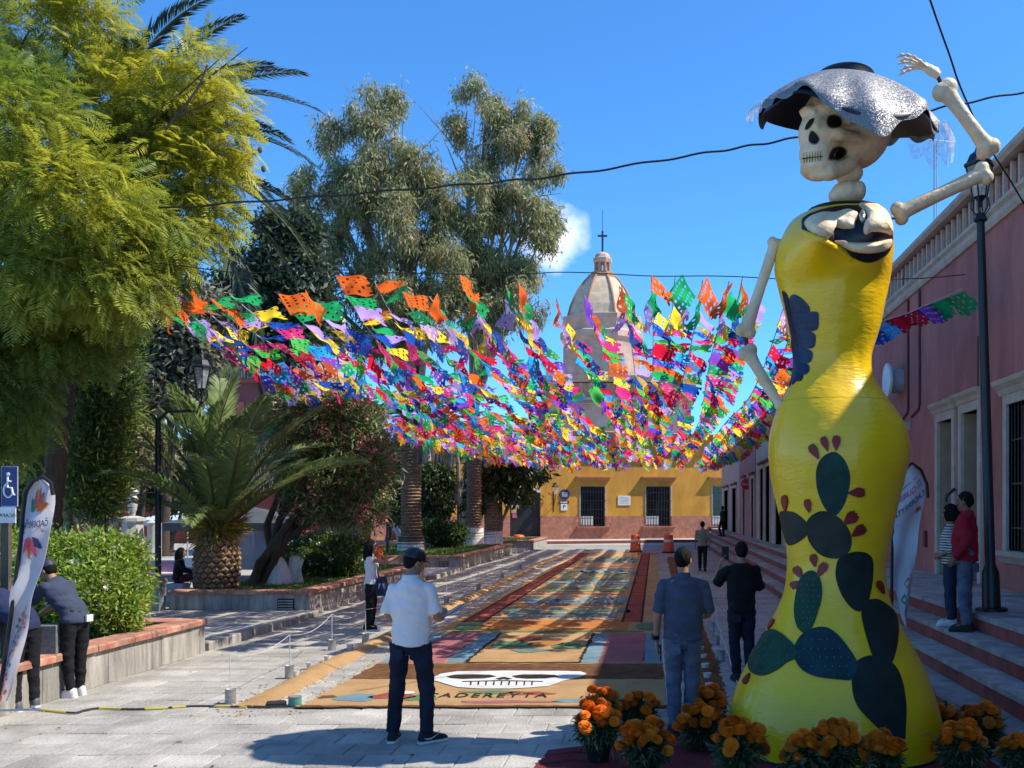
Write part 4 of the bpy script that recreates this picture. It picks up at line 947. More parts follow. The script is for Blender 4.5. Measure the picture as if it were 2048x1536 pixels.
mb.loft(top + bot[::-1], True, True); mb.build('hat_brim', hatm, statue, True, 60)
mb = MB(); mb.lathe([(.30, -.05), (.285, .06), (.27, .17), (.275, .185), (.26, .20), (.05, .205)], hc_ + V((-.03, .06, .245)), 32, Matrix.Rotation(R(-5), 3, 'X')); mb.build('hat_crown', hatm, statue, True, 50)
m = bpy.data.materials.new('silver_sequin'); m.use_nodes = True; t = m.node_tree; b = t.nodes['Principled BSDF']
vo = t.nodes.new('ShaderNodeTexVoronoi'); vo.inputs['Scale'].default_value = 130; co = t.nodes.new('ShaderNodeTexCoord'); t.links.new(co.outputs['Object'], vo.inputs['Vector'])
hs = t.nodes.new('ShaderNodeHueSaturation'); hs.inputs['Saturation'].default_value = .30; hs.inputs['Value'].default_value = .5; t.links.new(vo.outputs['Color'], hs.inputs['Color'])
ad = t.nodes.new('ShaderNodeMix'); ad.data_type = 'RGBA'; ad.inputs[0].default_value = .55; ad.inputs[7].default_value = (.12, .12, .13, 1); t.links.new(hs.outputs[0], ad.inputs[6]); t.links.new(ad.outputs[2], b.inputs['Base Color'])
b.inputs['Metallic'].default_value = .35; b.inputs['Roughness'].default_value = .5
gm = t.nodes.new('ShaderNodeNewGeometry'); vs = t.nodes.new('ShaderNodeVectorMath'); vs.operation = 'SUBTRACT'; vs.inputs[1].default_value = (.5, .5, .5); t.links.new(vo.outputs['Color'], vs.inputs[0])
vm = t.nodes.new('ShaderNodeVectorMath'); vm.operation = 'SCALE'; vm.inputs['Scale'].default_value = .5; t.links.new(vs.outputs[0], vm.inputs[0])
va = t.nodes.new('ShaderNodeVectorMath'); va.operation = 'ADD'; t.links.new(gm.outputs['Normal'], va.inputs[0]); t.links.new(vm.outputs[0], va.inputs[1])
vn = t.nodes.new('ShaderNodeVectorMath'); vn.operation = 'NORMALIZE'; t.links.new(va.outputs[0], vn.inputs[0]); t.links.new(vn.outputs[0], b.inputs['Normal'])
sequin = m
mb = MB(); inner, outer = [], []
NT = 160
def cloth_edge(th):
    th = (th + math.pi) % (2 * math.pi) - math.pi
    e = 1.05 + .02 * math.sin(3 * th + 1.2) + .025 * math.sin(7 * th + 1.3) + .018 * math.sin(13 * th)
    if -1.25 < th < -.45: e -= .02 * math.sin((th + 1.25) / .8 * math.pi)
    if -.5 < th < .75: e += .05 * math.sin((th + .5) / 1.25 * math.pi)
    if .95 < th < 1.6: e -= .02 * math.sin((th - .95) / .65 * math.pi)
    if th < -2.0 or th > 2.6: e -= .12
    return e
for lay, off in ((outer, .058), (inner, .044)):
    for k in range(17):
        u = k / 16; ring = []
        for i in range(NT):
            th = 2 * math.pi * i / NT; e = cloth_edge(th); r = .30 + (e - .30) * u
            p = hat_surface(min(r, 1.0), th, R0, off)
            if r > 1: p.z -= (r - 1) * 1.5; p += V((math.sin(th), -math.cos(th), 0)) * (r - 1) * .15
            q = u * u; p.z += q * (.022 * math.sin(9 * th + 2 * u) + .016 * math.sin(17 * th + 1.0)); p += V((math.sin(th), -math.cos(th), 0)) * q * .02 * math.sin(11 * th)
            ring.append(hc_ + p)
        lay.append(ring)
mb.loft(outer + inner[::-1], True, False)
mb.f += [(i, (i + 1) % NT, (i + 1) % NT + NT * 33, i + NT * 33) for i in range(NT)]
mb.build('hat_cloth', sequin, statue, True, 75)
tulle = alphamat('tulle', (.85, .86, .90), (.12, .55), .3, 28, .35, .7)
for (th0, th1, drop, seed) in ((1.05, 2.3, .34, 1), (-1.75, -1.15, .16, 2)):
    rg = []
    for k in range(9):
        u = k / 8; row_ = []
        for i in range(40):
            th = th0 + (th1 - th0) * i / 39; p = hat_surface(1.0, th, R0, .0); d = V((math.sin(th), -math.cos(th), 0))
            w_ = math.sin(i / 39 * math.pi) ** .5
            p += d * (.05 + .07 * math.sin(u * 2.0) + .02 * math.sin(i * .9 + u * 3)); p.z += .06 - u * drop * (.35 + .65 * w_) * (1 + .2 * math.sin(i * .7 + seed)); row_.append(hc_ + p)
        rg.append(row_)
    MB().loft(rg, False, False).build('tulle_veil', tulle, statue, True, 80)
# a lock of hair netting is not shown; the statue ends here
# ================================================================ TREES AND PLANTS
bark = mat('bark_brown', (.10, .07, .045), .95, .2, 5, .7, 25, stretch=(1, 1, .3)); bark_g = mat('bark_grey', (.30, .27, .23), .9, .2, 4, .5, 20, stretch=(1, 1, .3), c2=(.15, .12, .10))
lime = mat('lime_wash', (.68, .66, .62), .9, .1, 4, .4, 20, c2=(.42, .39, .35), thr=(.5, .75))
LEAF = leafmat('leaf', .48, .5); LEAF_D = leafmat('leaf_waxy', .40, .42); PETAL = leafmat('petal', .35, .6)
def tufts(clumps, n_t, n_l, tr, L, W, cols, droop=.3, spread=.8, out=.6, shell=2.4, mixn=.9, jl=.35):
    """leaf tufts filled through ellipsoid clumps [(centre, radii)]; cols = list of (colour, weight);
    every tuft takes one shade, every leaf a little of its own"""
    vol = np.array([r[0] * r[1] * r[2] for c, r in clumps]) ** .67; pk = rng.choice(len(clumps), n_t, p=vol / vol.sum())
    C = np.array([tuple(c) for c, r in clumps])[pk]; Rd = np.array([tuple(r) for c, r in clumps])[pk]
    d = unit(rng.normal(size=(n_t, 3))); rr = rng.uniform(0, 1, n_t)[:, None] ** (1 / shell)
    T = C + d * Rd * rr
    wts = np.array([w for c, w in cols], float); ci = rng.choice(len(cols), n_t, p=wts / wts.sum())
    tc_ = np.array([c for c, w in cols])[ci] * rng.uniform(.75, 1.25, (n_t, 1)) * 1.25
    P = np.repeat(T, n_l, 0) + rng.normal(size=(n_t * n_l, 3)) * tr
    D = unit(np.repeat(d, n_l, 0) * out + rng.normal(size=(n_t * n_l, 3)) * spread + np.array([0, 0, -droop]))
    Nn = unit(rng.normal(size=(n_t * n_l, 3)) + np.array([0, 0, .8]))
    l = L * rng.uniform(1 - jl, 1 + jl, n_t * n_l)
    v, f = leaf_quads(P, D, Nn, l, l * W / L)
    c = np.repeat(tc_, n_l, 0) * rng.uniform(.8, 1.2, (n_t * n_l, 1))
    return v, f, np.repeat(c, 4, 0)
def join(parts):
    o = 0; vs, fs, cs_ = [], [], []
    for v, f, c in parts: vs.append(v); fs.append(f + o); cs_.append(c); o += len(v)
    return np.concatenate(vs), np.concatenate(fs), np.concatenate(cs_)
def clump(x, y, Y, rx, ry, rd=None):
    c = at(x, y, Y); s = Y / 1700; return (c, (rx * s, (rd if rd else (rx + ry) / 2) * s, ry * s))
def local(cl, o): return [(c - o, r) for c, r in cl]
def limbs(mb, base, targets, r0, fork=.35, n=7, wob=.12):
    "trunk from base, limbs curving out to the targets"
    base = V(base); cen = sum((V(t) for t in targets), V()) / len(targets)
    fk = base.lerp(cen, fork); fk.x = base.x + (cen.x - base.x) * fork * .6; fk.y = base.y + (cen.y - base.y) * fork * .6
    P = [base, base.lerp(fk, .3) + V((random.uniform(-wob, wob), 0, 0)), base.lerp(fk, .7) + V((random.uniform(-wob, wob), 0, 0)), fk]
    mb.tube(P, [r0 * 1.25, r0, r0 * .9, r0 * .8], 10)
    for t in targets:
        t = V(t); m1 = fk.lerp(t, .35) + V((random.uniform(-wob, wob), random.uniform(-wob, wob), (t - fk).length * .08)); m2 = fk.lerp(t, .7) + V((random.uniform(-wob, wob), random.uniform(-wob, wob), (t - fk).length * .05))
        r = r0 * .5; mb.tube([fk - V((0, 0, r0 * .3)), m1, m2, t], [r, r * .7, r * .45, r * .12], n)
        for k in range(3):
            e = m2.lerp(t, random.uniform(0, .8)) + V((random.uniform(-1, 1), random.uniform(-1, 1), random.uniform(-.2, .9))) * (t - fk).length * .22
            mb.tube([m1.lerp(m2, random.uniform(.3, 1)), m2.lerp(e, .5), e], [r * .3, r * .18, r * .05], 5)
def tree(name, label, base, cl, r0, leafargs, barkm, cat='tree', group=None, fork=.35, lm=None, targets=None, wash=0):
    base = V(base); t = empty(name, base, 0, label, cat, group)
    L = local(cl, base); mb = MB(); limbs(mb, (0, 0, 0), [c for c, r in (L if targets is None else [(V(q) - base, 0) for q in targets])], r0, fork)
    mb.build('trunk', barkm, t, True, 60)
    if wash: MB().lathe([(r0 * 1.4, -.05), (r0 * 1.22, wash * .6), (r0 * 1.12, wash)], (0, 0, 0), 12).build('whitewash', lime, t, True)
    parts = [tufts(L if 'cl' not in a else local(a['cl'], base), **{k: v for k, v in a.items() if k != 'cl'}) for a in leafargs]
    v, f, c = join(parts); npmesh('crown', v, f, lm or LEAF, t, c)
    return t

# ---- two eucalyptus trees
ec = [((.25, .255, .105), 4), ((.18, .19, .08), 3), ((.36, .35, .18), 2.2), ((.36, .25, .13), 1.1), ((.46, .42, .28), .8)]
pale_bark = mat('pale_bark', (.48, .43, .36), .85, .2, 4, .4, 20, c2=(.28, .24, .19), stretch=(1, 1, .3))
e1 = [clump(*a) for a in ((728, 235, 40, 46, 50), (775, 300, 40, 72, 66), (690, 310, 40, 52, 66), (640, 370, 40, 55, 60), (820, 330, 40, 75, 60), (880, 370, 40, 50, 70), (720, 400, 40, 105, 85), (800, 450, 40, 105, 90), (650, 460, 40, 70, 70), (690, 545, 40, 95, 85), (800, 580, 40, 110, 90), (730, 640, 40, 110, 60), (870, 520, 40, 60, 110), (655, 275, 40, 22, 40), (785, 215, 40, 24, 36), (745, 185, 40, 14, 26), (600, 560, 40, 40, 60), (860, 640, 40, 60, 60))]
def ragged(cl, n, rmin, rmax, Y, k=.95):
    out = list(cl); sc = Y / 1700; R_ = random.Random(n)
    for _ in range(n):
        c, r = R_.choice(cl); a = R_.uniform(-.35, math.pi + .35); out.append((c + V((math.cos(a) * r[0] * k, R_.uniform(-.5, .5) * r[1], math.sin(a) * r[2] * k)), (lambda q: (q * .75, q * .75, q * 1.25))(R_.uniform(rmin, rmax) * sc)))
    return out
def airy(cl, per, k, seed):
    R_ = random.Random(seed); out = []
    for c, r in cl:
        for _ in range(max(4, int(per * (r[0] * r[2]) ** .5 / 1.7))):
            d = V((R_.gauss(0, 1), R_.gauss(0, 1), R_.gauss(0, 1))).normalized() * R_.uniform(.25, 1.0) ** .5; q = k * R_.uniform(.7, 1.35) * (r[0] * r[2]) ** .25
            out.append((c + V((d.x * r[0], d.y * r[1], d.z * r[2])), (q * .85, q * .85, q * 1.15)))
    return out
e1b = airy(e1, 9, .42, 3); e1b = ragged(e1b, 30, 9, 18, 40)
b1 = at(868, 1092, 44); b1.z = .4
tree('eucalyptus_tree', 'left of the two tall olive-green eucalyptus trees, broad twin-peaked crown', b1, e1, .42,
     [dict(cl=e1b, n_t=3900, n_l=18, tr=.20, L=.27, W=.060, cols=ec, droop=.9, spread=.6, out=.35, shell=1.7)], pale_bark, group='tall eucalyptus trees', fork=.45)
e2 = [clump(*a) for a in ((975, 180, 42, 40, 48), (930, 235, 42, 32, 62), (975, 265, 42, 58, 62), (1050, 250, 42, 46, 72), (1075, 320, 42, 40, 70), (1000, 340, 42, 62, 60), (960, 420, 42, 60, 80), (1060, 410, 42, 58, 80), (1010, 500, 42, 95, 75), (1080, 480, 42, 38, 60), (950, 560, 42, 75, 80), (1050, 590, 42, 65, 65), (990, 640, 42, 90, 50))]
e2b = airy(e2, 9, .42, 4); e2b = ragged(e2b, 30, 9, 16, 42)
b2 = at(930, 1090, 47); b2.z = .4
tree('eucalyptus_tree', 'right of the two tall eucalyptus trees, narrow crown beside the white cloud', b2, e2, .40,
     [dict(cl=e2b, n_t=3300, n_l=18, tr=.20, L=.27, W=.060, cols=ec, droop=.9, spread=.6, out=.35, shell=1.7)], pale_bark, group='tall eucalyptus trees', fork=.42)
for tr_, cl_, bl_ in ((bpy.data.objects['eucalyptus_tree'], e1b, e1), (bpy.data.objects['eucalyptus_tree.001'], e2b, e2)):
    mb = MB(); o_t = tr_.location
    for c, r in cl_[::2]:
        n_ = min(bl_, key=lambda q: (q[0] - c).length)[0]; m_ = n_.lerp(c, .5) + V((random.uniform(-.3, .3), 0, -.25)); mb.tube([n_ - o_t + V((0, 0, -.5)), m_ - o_t, c - o_t], [.055, .035, .012], 5)
    mb.build('branch', pale_bark, tr_, True)
# ---- dark broadleaf between palm and eucalyptus
dk = [((.03, .048, .024), 3), ((.055, .075, .036), 2), ((.15, .17, .12), .9)]
d1 = [clump(*a) for a in ((590, 470, 36, 45, 45), (555, 540, 36, 75, 60), (600, 580, 36, 70, 70), (500, 600, 36, 80, 70), (570, 660, 36, 90, 60), (480, 660, 36, 70, 50), (545, 450, 36, 25, 25))]
b = at(560, 1075, 36); b.z = .4
tree('dark_tree', 'dark glossy broadleaf tree rising left of the eucalyptus', b, d1, .3, [dict(n_t=1500, n_l=22, tr=.28, L=.30, W=.13, cols=dk, shell=2.2)], bark, lm=LEAF_D)

# ---- feathery yellow-green tree filling the upper left
def feather(cl, n, cols, bias, Lr=.42, np_=12):
    vol = np.array([r[0] * r[1] * r[2] for c, r in cl]) ** .67; pk = rng.choice(len(cl), n, p=vol / vol.sum())
    C = np.array([tuple(c) for c, r in cl])[pk]; Rd = np.array([tuple(r) for c, r in cl])[pk]; d = unit(rng.normal(size=(n, 3)))
    B = C + d * Rd * rng.uniform(0, 1, n)[:, None] ** (1 / 2.8)
    D = unit(d * .55 + rng.normal(size=(n, 3)) * .45 + np.array(bias)); up = np.array([0, 0, 1.0])
    S = unit(np.cross(D, up + rng.normal(size=(n, 3)) * .35)); Nn = unit(np.cross(S, D))
    L = Lr * rng.uniform(.6, 1.25, n)
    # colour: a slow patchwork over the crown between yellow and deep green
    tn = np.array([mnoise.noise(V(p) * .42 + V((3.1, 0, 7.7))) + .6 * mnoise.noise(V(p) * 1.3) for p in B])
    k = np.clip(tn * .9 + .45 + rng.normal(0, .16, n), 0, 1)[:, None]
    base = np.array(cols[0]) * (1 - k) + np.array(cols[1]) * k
    vs, cs_ = [], []
    for j in range(np_):
        u = (j + .6) / np_; P = B + D * (L * u)[:, None] - Nn * (L * .28 * u * u)[:, None]
        pl_ = (L * .36 * math.sin(math.pi * (.12 + .80 * u)) * rng.uniform(.8, 1.15, n))
        for sg in (-1, 1):
            dd = unit(S * sg + D * .62 - Nn * .18 + rng.normal(size=(n, 3)) * .08)
            v, _ = leaf_quads(P, dd, Nn, pl_, np.full(n, .021) * (L / Lr)); vs.append(v.reshape(n, 4, 3)); cs_.append(np.repeat(base[:, None, :] * rng.uniform(.85, 1.15, (n, 1, 1)), 4, 1))
    v = np.concatenate(vs, 1).reshape(-1, 3); c = np.concatenate(cs_, 1).reshape(-1, 3)
    return v, np.arange(len(v)).reshape(-1, 4), c
J = 14.0
jc = [clump(*a) for a in ((60, 60, J, 150, 120, 110), (175, 30, J, 70, 90, 80), (20, 260, 12.6, 150, 150, 110), (215, 230, J, 130, 110, 110), (310, 200, J, 110, 90, 90), (400, 160, J, 78, 80, 70), (425, 262, J, 75, 75, 60), (310, 330, J, 140, 95, 100), (430, 345, J, 60, 58, 55), (130, 400, 12.4, 170, 110, 100), (370, 440, J, 100, 70, 70), (250, 480, 13.2, 130, 80, 80), (80, 540, 12.6, 130, 90, 90), (220, 570, 12.8, 110, 70, 80), (320, 540, J, 66, 50, 50), (60, 670, 13.4, 110, 90, 80), (165, 660, 13.6, 90, 75, 70), (40, 810, 13.4, 62, 95, 60), (-80, 750, 13, 90, 200, 90), (-80, 300, 13, 130, 250, 120))]
jb = at(-330, 1200, 13.6); jb.z = .4
jt = empty('feathery_tree', jb, 0, 'large feathery yellow-green tree filling the upper left corner', 'tree')
jl = local(jc, jb); mb = MB(); limbs(mb, (0, 0, 0), [c for c, r in jl], .26, .5, 8, .2)
for pts, r in ((((-60, 590), (20, 570), (110, 560), (190, 575), (240, 545)), .05), (((-100, 520), (40, 450), (90, 420), (160, 330)), .08), (((350, 235), (375, 205), (400, 170), (415, 130)), .025), (((330, 260), (350, 235), (395, 215), (430, 200)), .02)):
    mb.tube([at(x, y, 12.9) - jb for x, y in pts], [r * (1 - .6 * i / len(pts)) for i in range(len(pts))], 7)
mb.build('trunk', bark, jt, True, 60)
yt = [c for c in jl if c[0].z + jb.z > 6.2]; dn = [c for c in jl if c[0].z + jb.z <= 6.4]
v, f, c = join([feather(yt, 5600, ((.17, .255, .035), (.55, .50, .045)), (.35, -.15, -.25)), feather(dn, 3300, ((.16, .235, .045), (.40, .42, .055)), (.2, -.1, -.55))])  # sunlight put into the colour: upper fronds yellower, lower ones duller
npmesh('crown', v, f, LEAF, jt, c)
pods = MB()
for (x, y) in ((455, 245), (527, 338), (474, 283), (440, 262), (520, 300)): pods.ell(at(x, y, 13.6) - jb, (.04, .04, .055), None, 7, 5)
po = pods.build('seed_pods', mat('pod', (.10, .11, .04), .7), jt); po['kind'] = 'stuff'

# ---- palm fronds
def frond_mesh(name, L, rise, droop, npair, leaf, width, colr, seed, vee=.55, cut=.06):
    r_ = np.random.default_rng(seed); n = npair
    u = np.linspace(cut, 1, n); X = L * (u - .18 * u ** 3 * droop); Zc = L * (rise * u - droop * u ** 2.2 * .62)
    P = np.stack([X, np.zeros(n) + .05 * L * np.sin(u * 2 + seed) * u, Zc], 1); T = unit(np.gradient(P, axis=0)); up = unit(np.cross(T, np.array([0, 1.0, 0])) * -1); up[up[:, 2] < 0] *= -1
    side = unit(np.cross(T, up)); vs, cs_ = [], []
    for sg in (-1, 1):
        for rep in range(2):
            q = P + T * (L / n) * (rep * .5) ; l = leaf * np.clip(np.sin(np.pi * (.10 + .84 * u)) ** .6, .12, 1) * r_.uniform(.85, 1.1, n)
            d = unit(side * sg * .8 + T * (.55 + .5 * u)[:, None] + up * vee * (1 - u * .4)[:, None] + r_.normal(0, .09, (n, 3)))
            v, _ = leaf_quads(q, d, up, l, np.full(n, width)); v[2::4, 2] -= l * .18
            vs.append(v); cs_.append(np.repeat(np.array(colr)[None] * r_.uniform(.7, 1.35, (n, 1)), 4, 0))
    v = np.concatenate(vs); c = np.concatenate(cs_); f = np.arange(len(v)).reshape(-1, 4)
    mb = MB(); mb.tube([V((0, 0, 0))] + [V(p) for p in P[::4]], [.035 * L / 3] + list(np.linspace(.03, .005, len(P[::4])) * L / 3), 5)
    v2 = np.array(mb.v); f2 = np.array([q for q in mb.f if len(q) == 4]) + len(v)
    me_o = npmesh(name, np.concatenate([v, v2]), np.concatenate([f, f2]), LEAF_D, None, np.concatenate([c, np.tile(np.array([[.16, .17, .06]]), (len(v2), 1))]))
    me = me_o.data; bpy.data.objects.remove(me_o); return me
def put_frond(me, parent, loc, az, tilt, roll=0.0, s=1.0, name='frond'):
    o = link(name, me, None, parent, loc); o.rotation_euler = (Matrix.Rotation(az, 3, 'Z') @ Matrix.Rotation(-tilt, 3, 'Y') @ Matrix.Rotation(roll, 3, 'X')).to_euler(); o.scale = (s, s, s); return o
# tall palm behind the feathery tree
tb = at(98, 1160, 16.0); tb.z = .1; tp = empty('tall_palm', tb, 0, 'tall palm whose dark fronds stick out above and right of the feathery tree', 'palm')
tcw = at(235, 335, 16.0) - tb; tcw.y = 0
mb = MB(); hts = np.linspace(0, 1, 60); mb.tube([V((tcw.x * h ** 2.2, 0, tcw.z * h)) for h in hts], [.19 + (.025 if i % 2 else 0) - .03 * h for i, h in enumerate(hts)], 12); mb.build('trunk', bark, tp)
fA = [frond_mesh('frond', 4.1, ri, dr, 64, .52, .042, (.060, .080, .042), 5 + i) for i, (ri, dr) in enumerate(((.25, .75), (.15, .95), (.3, .6)))]
for i, (az, ti, s) in enumerate(((5, 76, 1.0), (-8, 44, 1.0), (8, 36, 1.05), (-6, 14, 1.0), (10, 2, 1.02), (-5, -12, 1.08), (12, -20, 1.05), (-15, -28, 1.1), (5, 58, 1.0), (25, -34, 1.0), (60, 30, 1), (-60, 20, 1), (110, 25, 1), (160, 30, 1), (200, 10, 1), (250, 25, 1), (300, 5, 1), (90, -20, 1), (-90, -25, 1), (180, -20, 1), (30, 48, 1), (0, 22, .9))):
    put_frond(fA[i % 3], tp, tcw, R(az), R(ti), R(random.uniform(-20, 20)), s)
# short thick palm in the second planter
cb = at(434, 1180, 18.3); cb.z = .38; cp_ = empty('date_palm', cb, 0, 'short date palm with fat pineapple trunk in the grassy planter', 'palm')
mb = MB(); mb.lathe([(.36, 0), (.42, .15), (.45, .5), (.44, .85), (.36, 1.12), (.22, 1.3)], (0, 0, 0), 20); mb.build('trunk', mat('palm_husk', (.14, .085, .045), .95, .2, 8, .6, 30), cp_, True, 60)
sc = MB(); sc.add([(-.062, 0, 0), (0, -.02, -.05), (.062, 0, 0), (0, 0, .085), (0, -.055, .005), (0, .03, 0)], [(0, 1, 4), (1, 2, 4), (2, 3, 4), (3, 0, 4), (0, 3, 5), (3, 2, 5), (2, 1, 5), (1, 0, 5)])
scm = sc.mesh('leaf_base'); scm.materials.append(mat('leaf_base_tan', (.42, .27, .14), .85, .2, 9, .4, 40, c2=(.22, .12, .06), objrand=.3))
for k in range(11):
    z = .04 + k * .112; rr = np.interp(z, [0, .15, .5, .85, 1.12, 1.3], [.36, .42, .45, .44, .36, .22]); n = 16
    for i in range(n):
        a = 2 * math.pi * (i + .5 * (k % 2)) / n
        o = link('leaf_base', scm, None, cp_, (math.cos(a) * rr, math.sin(a) * rr, z)); o.rotation_euler = (R(-14), 0, a + math.pi / 2); o.scale = (1.3 * rr / .45, 1, 1.05)
fB = [frond_mesh('frond', 3.5, ri, dr, 78, .55, .032, c_, 15 + i, vee=.6, cut=.16) for i, (ri, dr, c_) in enumerate(((.40, .45, (.27, .35, .12)), (.34, .6, (.22, .31, .10)), (.45, .35, (.29, .35, .14)), (.3, .75, (.25, .32, .115))))]
fl_ = [(0, 14, 1.0), (14, 24, .98), (-14, 30, .95), (28, 46, .9), (-35, 48, .9), (-5, 58, .85), (55, 60, .85), (-60, 62, .85), (95, 72, .85), (-95, 66, .88), (-120, 58, .85), (125, 62, .85), (150, 60, .85), (-155, 58, .88), (170, 44, .85), (190, 52, .85), (200, 30, .8), (165, 24, .75), (-140, 34, .85), (-80, 36, .9), (-50, 24, .95), (-110, 22, .85), (70, 30, .9), (110, 25, .9), (10, 72, .95), (-170, 72, .9), (-25, 74, .95), (40, 76, .95), (140, 78, .92), (175, 12, .7), (-30, 8, .9), (-75, 12, .75)]
for i, (az, ti, s) in enumerate(fl_): put_frond(fB[i % 4], cp_, (0, 0, 1.22), R(az + random.uniform(-6, 6)), R(ti * .95 + 6), R(random.uniform(-30, 30)), s * 1.12)
v, f, c = tufts([(V((0, 0, 1.5)), (.42, .42, .42))], 180, 10, .06, .40, .026, [((.32, .24, .04), 2), ((.22, .22, .05), 2), ((.34, .19, .03), 1)], droop=-.4, spread=.35, out=1.1)
npmesh('dry_fibre', v, f, LEAF, cp_, c)
# ringed palm trunks farther on
fC = [frond_mesh('frond', 2.7, ri, dr, 40, .42, .06, c_, 35 + i) for i, (ri, dr, c_) in enumerate(((.2, .9, (.07, .09, .04)), (.1, 1.0, (.16, .11, .06)), (.3, .7, (.07, .10, .04))))]
def ringed(px, py, Y, ytop, r0, label, wash, nf, lean=0.0):
    b = at(px, py, Y); b.z = .38; h = Z(ytop, Y) - b.z; t = empty('ringed_palm', b, 0, label, 'palm', 'palms with ringed trunks'); mb = MB(); nr = int(h / .14); pts, rad = [], []
    for i in range(nr + 1):
        z = h * i / nr; pts += [V((lean * z, 0, z)), V((lean * (z + .1), 0, z + .10))]; q = r0 * (1.18 if z < .6 else (.92 + .16 * max(0, z / h - .55))); rad += [q * .9, q * 1.06]
    mb.tube(pts, rad, 16); mb.build('trunk', mat('ringed_bark', (.30, .21, .14), .95, .2, 6, .7, 18, c2=(.13, .08, .05), stretch=(1, 1, 3)), t)
    if wash: MB().lathe([(r0 * 1.28, 0), (r0 * 1.2, wash * .7), (r0 * 1.15, wash)], (0, 0, 0), 16).build('whitewash', lime, t, True)
    for i in range(nf): put_frond(fC[i % 3], t, (lean * h, 0, h), 2.4 * i, R(random.uniform(-35, 55)), 0, random.uniform(.8, 1.05))
    return t
ringed(822, 1106, 35.5, 835, .46, 'nearest ringed palm trunk, lit on its right side, by the hanging flags', .45, 22)
ringed(948, 1086, 41.5, 850, .40, 'second ringed palm trunk, with limewashed foot, left of the dark door', .9, 16)
ringed(985, 1080, 44, 905, .42, 'short leaning palm trunk just left of the dark doorway', .7, 14, -.04)

# ---- oleander with twisted trunks
ol = [clump(*a) for a in ((600, 830, 20, 55, 50), (660, 820, 20, 65, 55), (715, 860, 20, 62, 62), (640, 880, 20, 80, 70), (740, 930, 20, 48, 80), (670, 950, 20, 95, 75), (600, 930, 20, 60, 70), (720, 1010, 20, 60, 50), (640, 1010, 20, 75, 45), (575, 800, 20, 30, 30))]
ob = at(520, 1168, 19.6); ob.z = .38; ot = empty('oleander', ob, 0, 'oleander tree with pink flowers and leaning twisted trunks, behind the date palm', 'tree')
mb = MB()
for i in range(7):
    a = V((random.uniform(-.22, .22), random.uniform(-.2, .2), 0)); tgt = at(random.uniform(560, 690), random.uniform(900, 1010), 20) - ob; tgt.y += random.uniform(-.5, .5)
    mb.tube([a, a + V((.12 + .05 * i, 0, .55)), a.lerp(tgt, .45) + V((-.1, random.uniform(-.15, .15), .15)), a.lerp(tgt, .75), tgt], [.12, .10, .085, .06, .03], 9)
mb.build('trunk', bark, ot, True, 60)
wv = MB(); wv.lathe([(.33, -.02), (.26, .2), (.15, .48), (.06, .62)], at(560, 1168, 19.6) - ob, 10); wv.lathe([(.22, -.02), (.15, .3), (.12, .62), (.05, .66)], at(590, 1168, 19.9) - ob, 9)
for q in ((606, 1118),): wv.tube([at(598, 1172, 19.7) - ob, at(598, 1140, 19.7) - ob, at(q[0], q[1], 19.7) - ob], [.06, .045, .03], 6)
wv.build('whitewashed_stump', lime, ot, True, 50)
L_ = local(ol, ob)
v, f, c = tufts(L_, 2600, 12, .10, .17, .034, [((.10, .145, .05), 4), ((.17, .22, .08), 3), ((.33, .34, .18), 1.4)], droop=.1, spread=.8, out=.7, shell=3.0); npmesh('crown', v, f, LEAF_D, ot, c)
top_ = [q for q in L_ if q[0].z > 1.4]
v, f, c = tufts(top_, 950, 8, .045, .060, .055, [((.55, .13, .16), 3), ((.64, .25, .26), 3), ((.46, .07, .10), 1)], droop=0, spread=1, out=.5, shell=6); npmesh('blossom', v, f, PETAL, ot, c)
sc_ = MB()
for (x, y, w_, h_) in ((566, 985, .10, .42), (552, 1000, .07, .35), (580, 1055, .12, .28)):
    q = at(x + 8, y, 20.5); r0 = [q + V((dx * w_, .05 * math.sin(dx * 5), dz * h_ - .1 * dx)) for dx in (-1, -.5, 0, .5, 1) for dz in (-1, 1)]
    sc_.loft([[q + V((dx * w_ + .03 * k, .06 * math.sin(dx * 5 + k), -h_ + 2 * h_ * k / 5)) for dx in (-1, -.6, -.2, .2, .6, 1)] + [q + V((dx * w_ + .03 * k, .03 + .06 * math.sin(dx * 5 + k), -h_ + 2 * h_ * k / 5)) for dx in (1, .6, .2, -.2, -.6, -1)] for k in range(6)])
tag(sc_.build('blue_cloth', mat('royal_blue_cloth', (.025, .06, .32), .7, .2, 6, .3, 20), None, True), 'royal blue cloth hanging in the oleander trunks', 'cloth')

# ---- bushes and hedges
def bush(name, label, cl, base, n_t, L, W, cols, flowers=None, nl=14, tr=.07, fl_cols=None, fsize=.05, stems=True):
    t = empty(name, base, 0, label, 'bush'); LC = local(cl, base)
    if stems:
        mb = MB(); [mb.tube([V((c.x * .4, c.y * .4, -.05)), V((c.x * .7, c.y * .7, c.z * .5)), c], [.05, .035, .012], 6) for c, r in LC]; mb.build('stem', bark, t, True)
    v, f, c = tufts(LC, n_t, nl, tr, L, W, cols, droop=0, spread=.8, out=.8, shell=4.0); npmesh('foliage', v, f, LEAF, t, c)
    if flowers:
        v, f, c = tufts(LC, flowers, 7, .025, fsize, fsize * .8, fl_cols or [((.72, .70, .62), 1)], droop=0, spread=1, out=.5, shell=14); npmesh('blossom', v, f, PETAL, t, c)
    return t
gcol = [((.20, .29, .035), 4), ((.14, .22, .035), 3), ((.32, .38, .06), 2), ((.34, .30, .07), .6)]
bb = at(160, 1300, 11.6); bb.z = .4
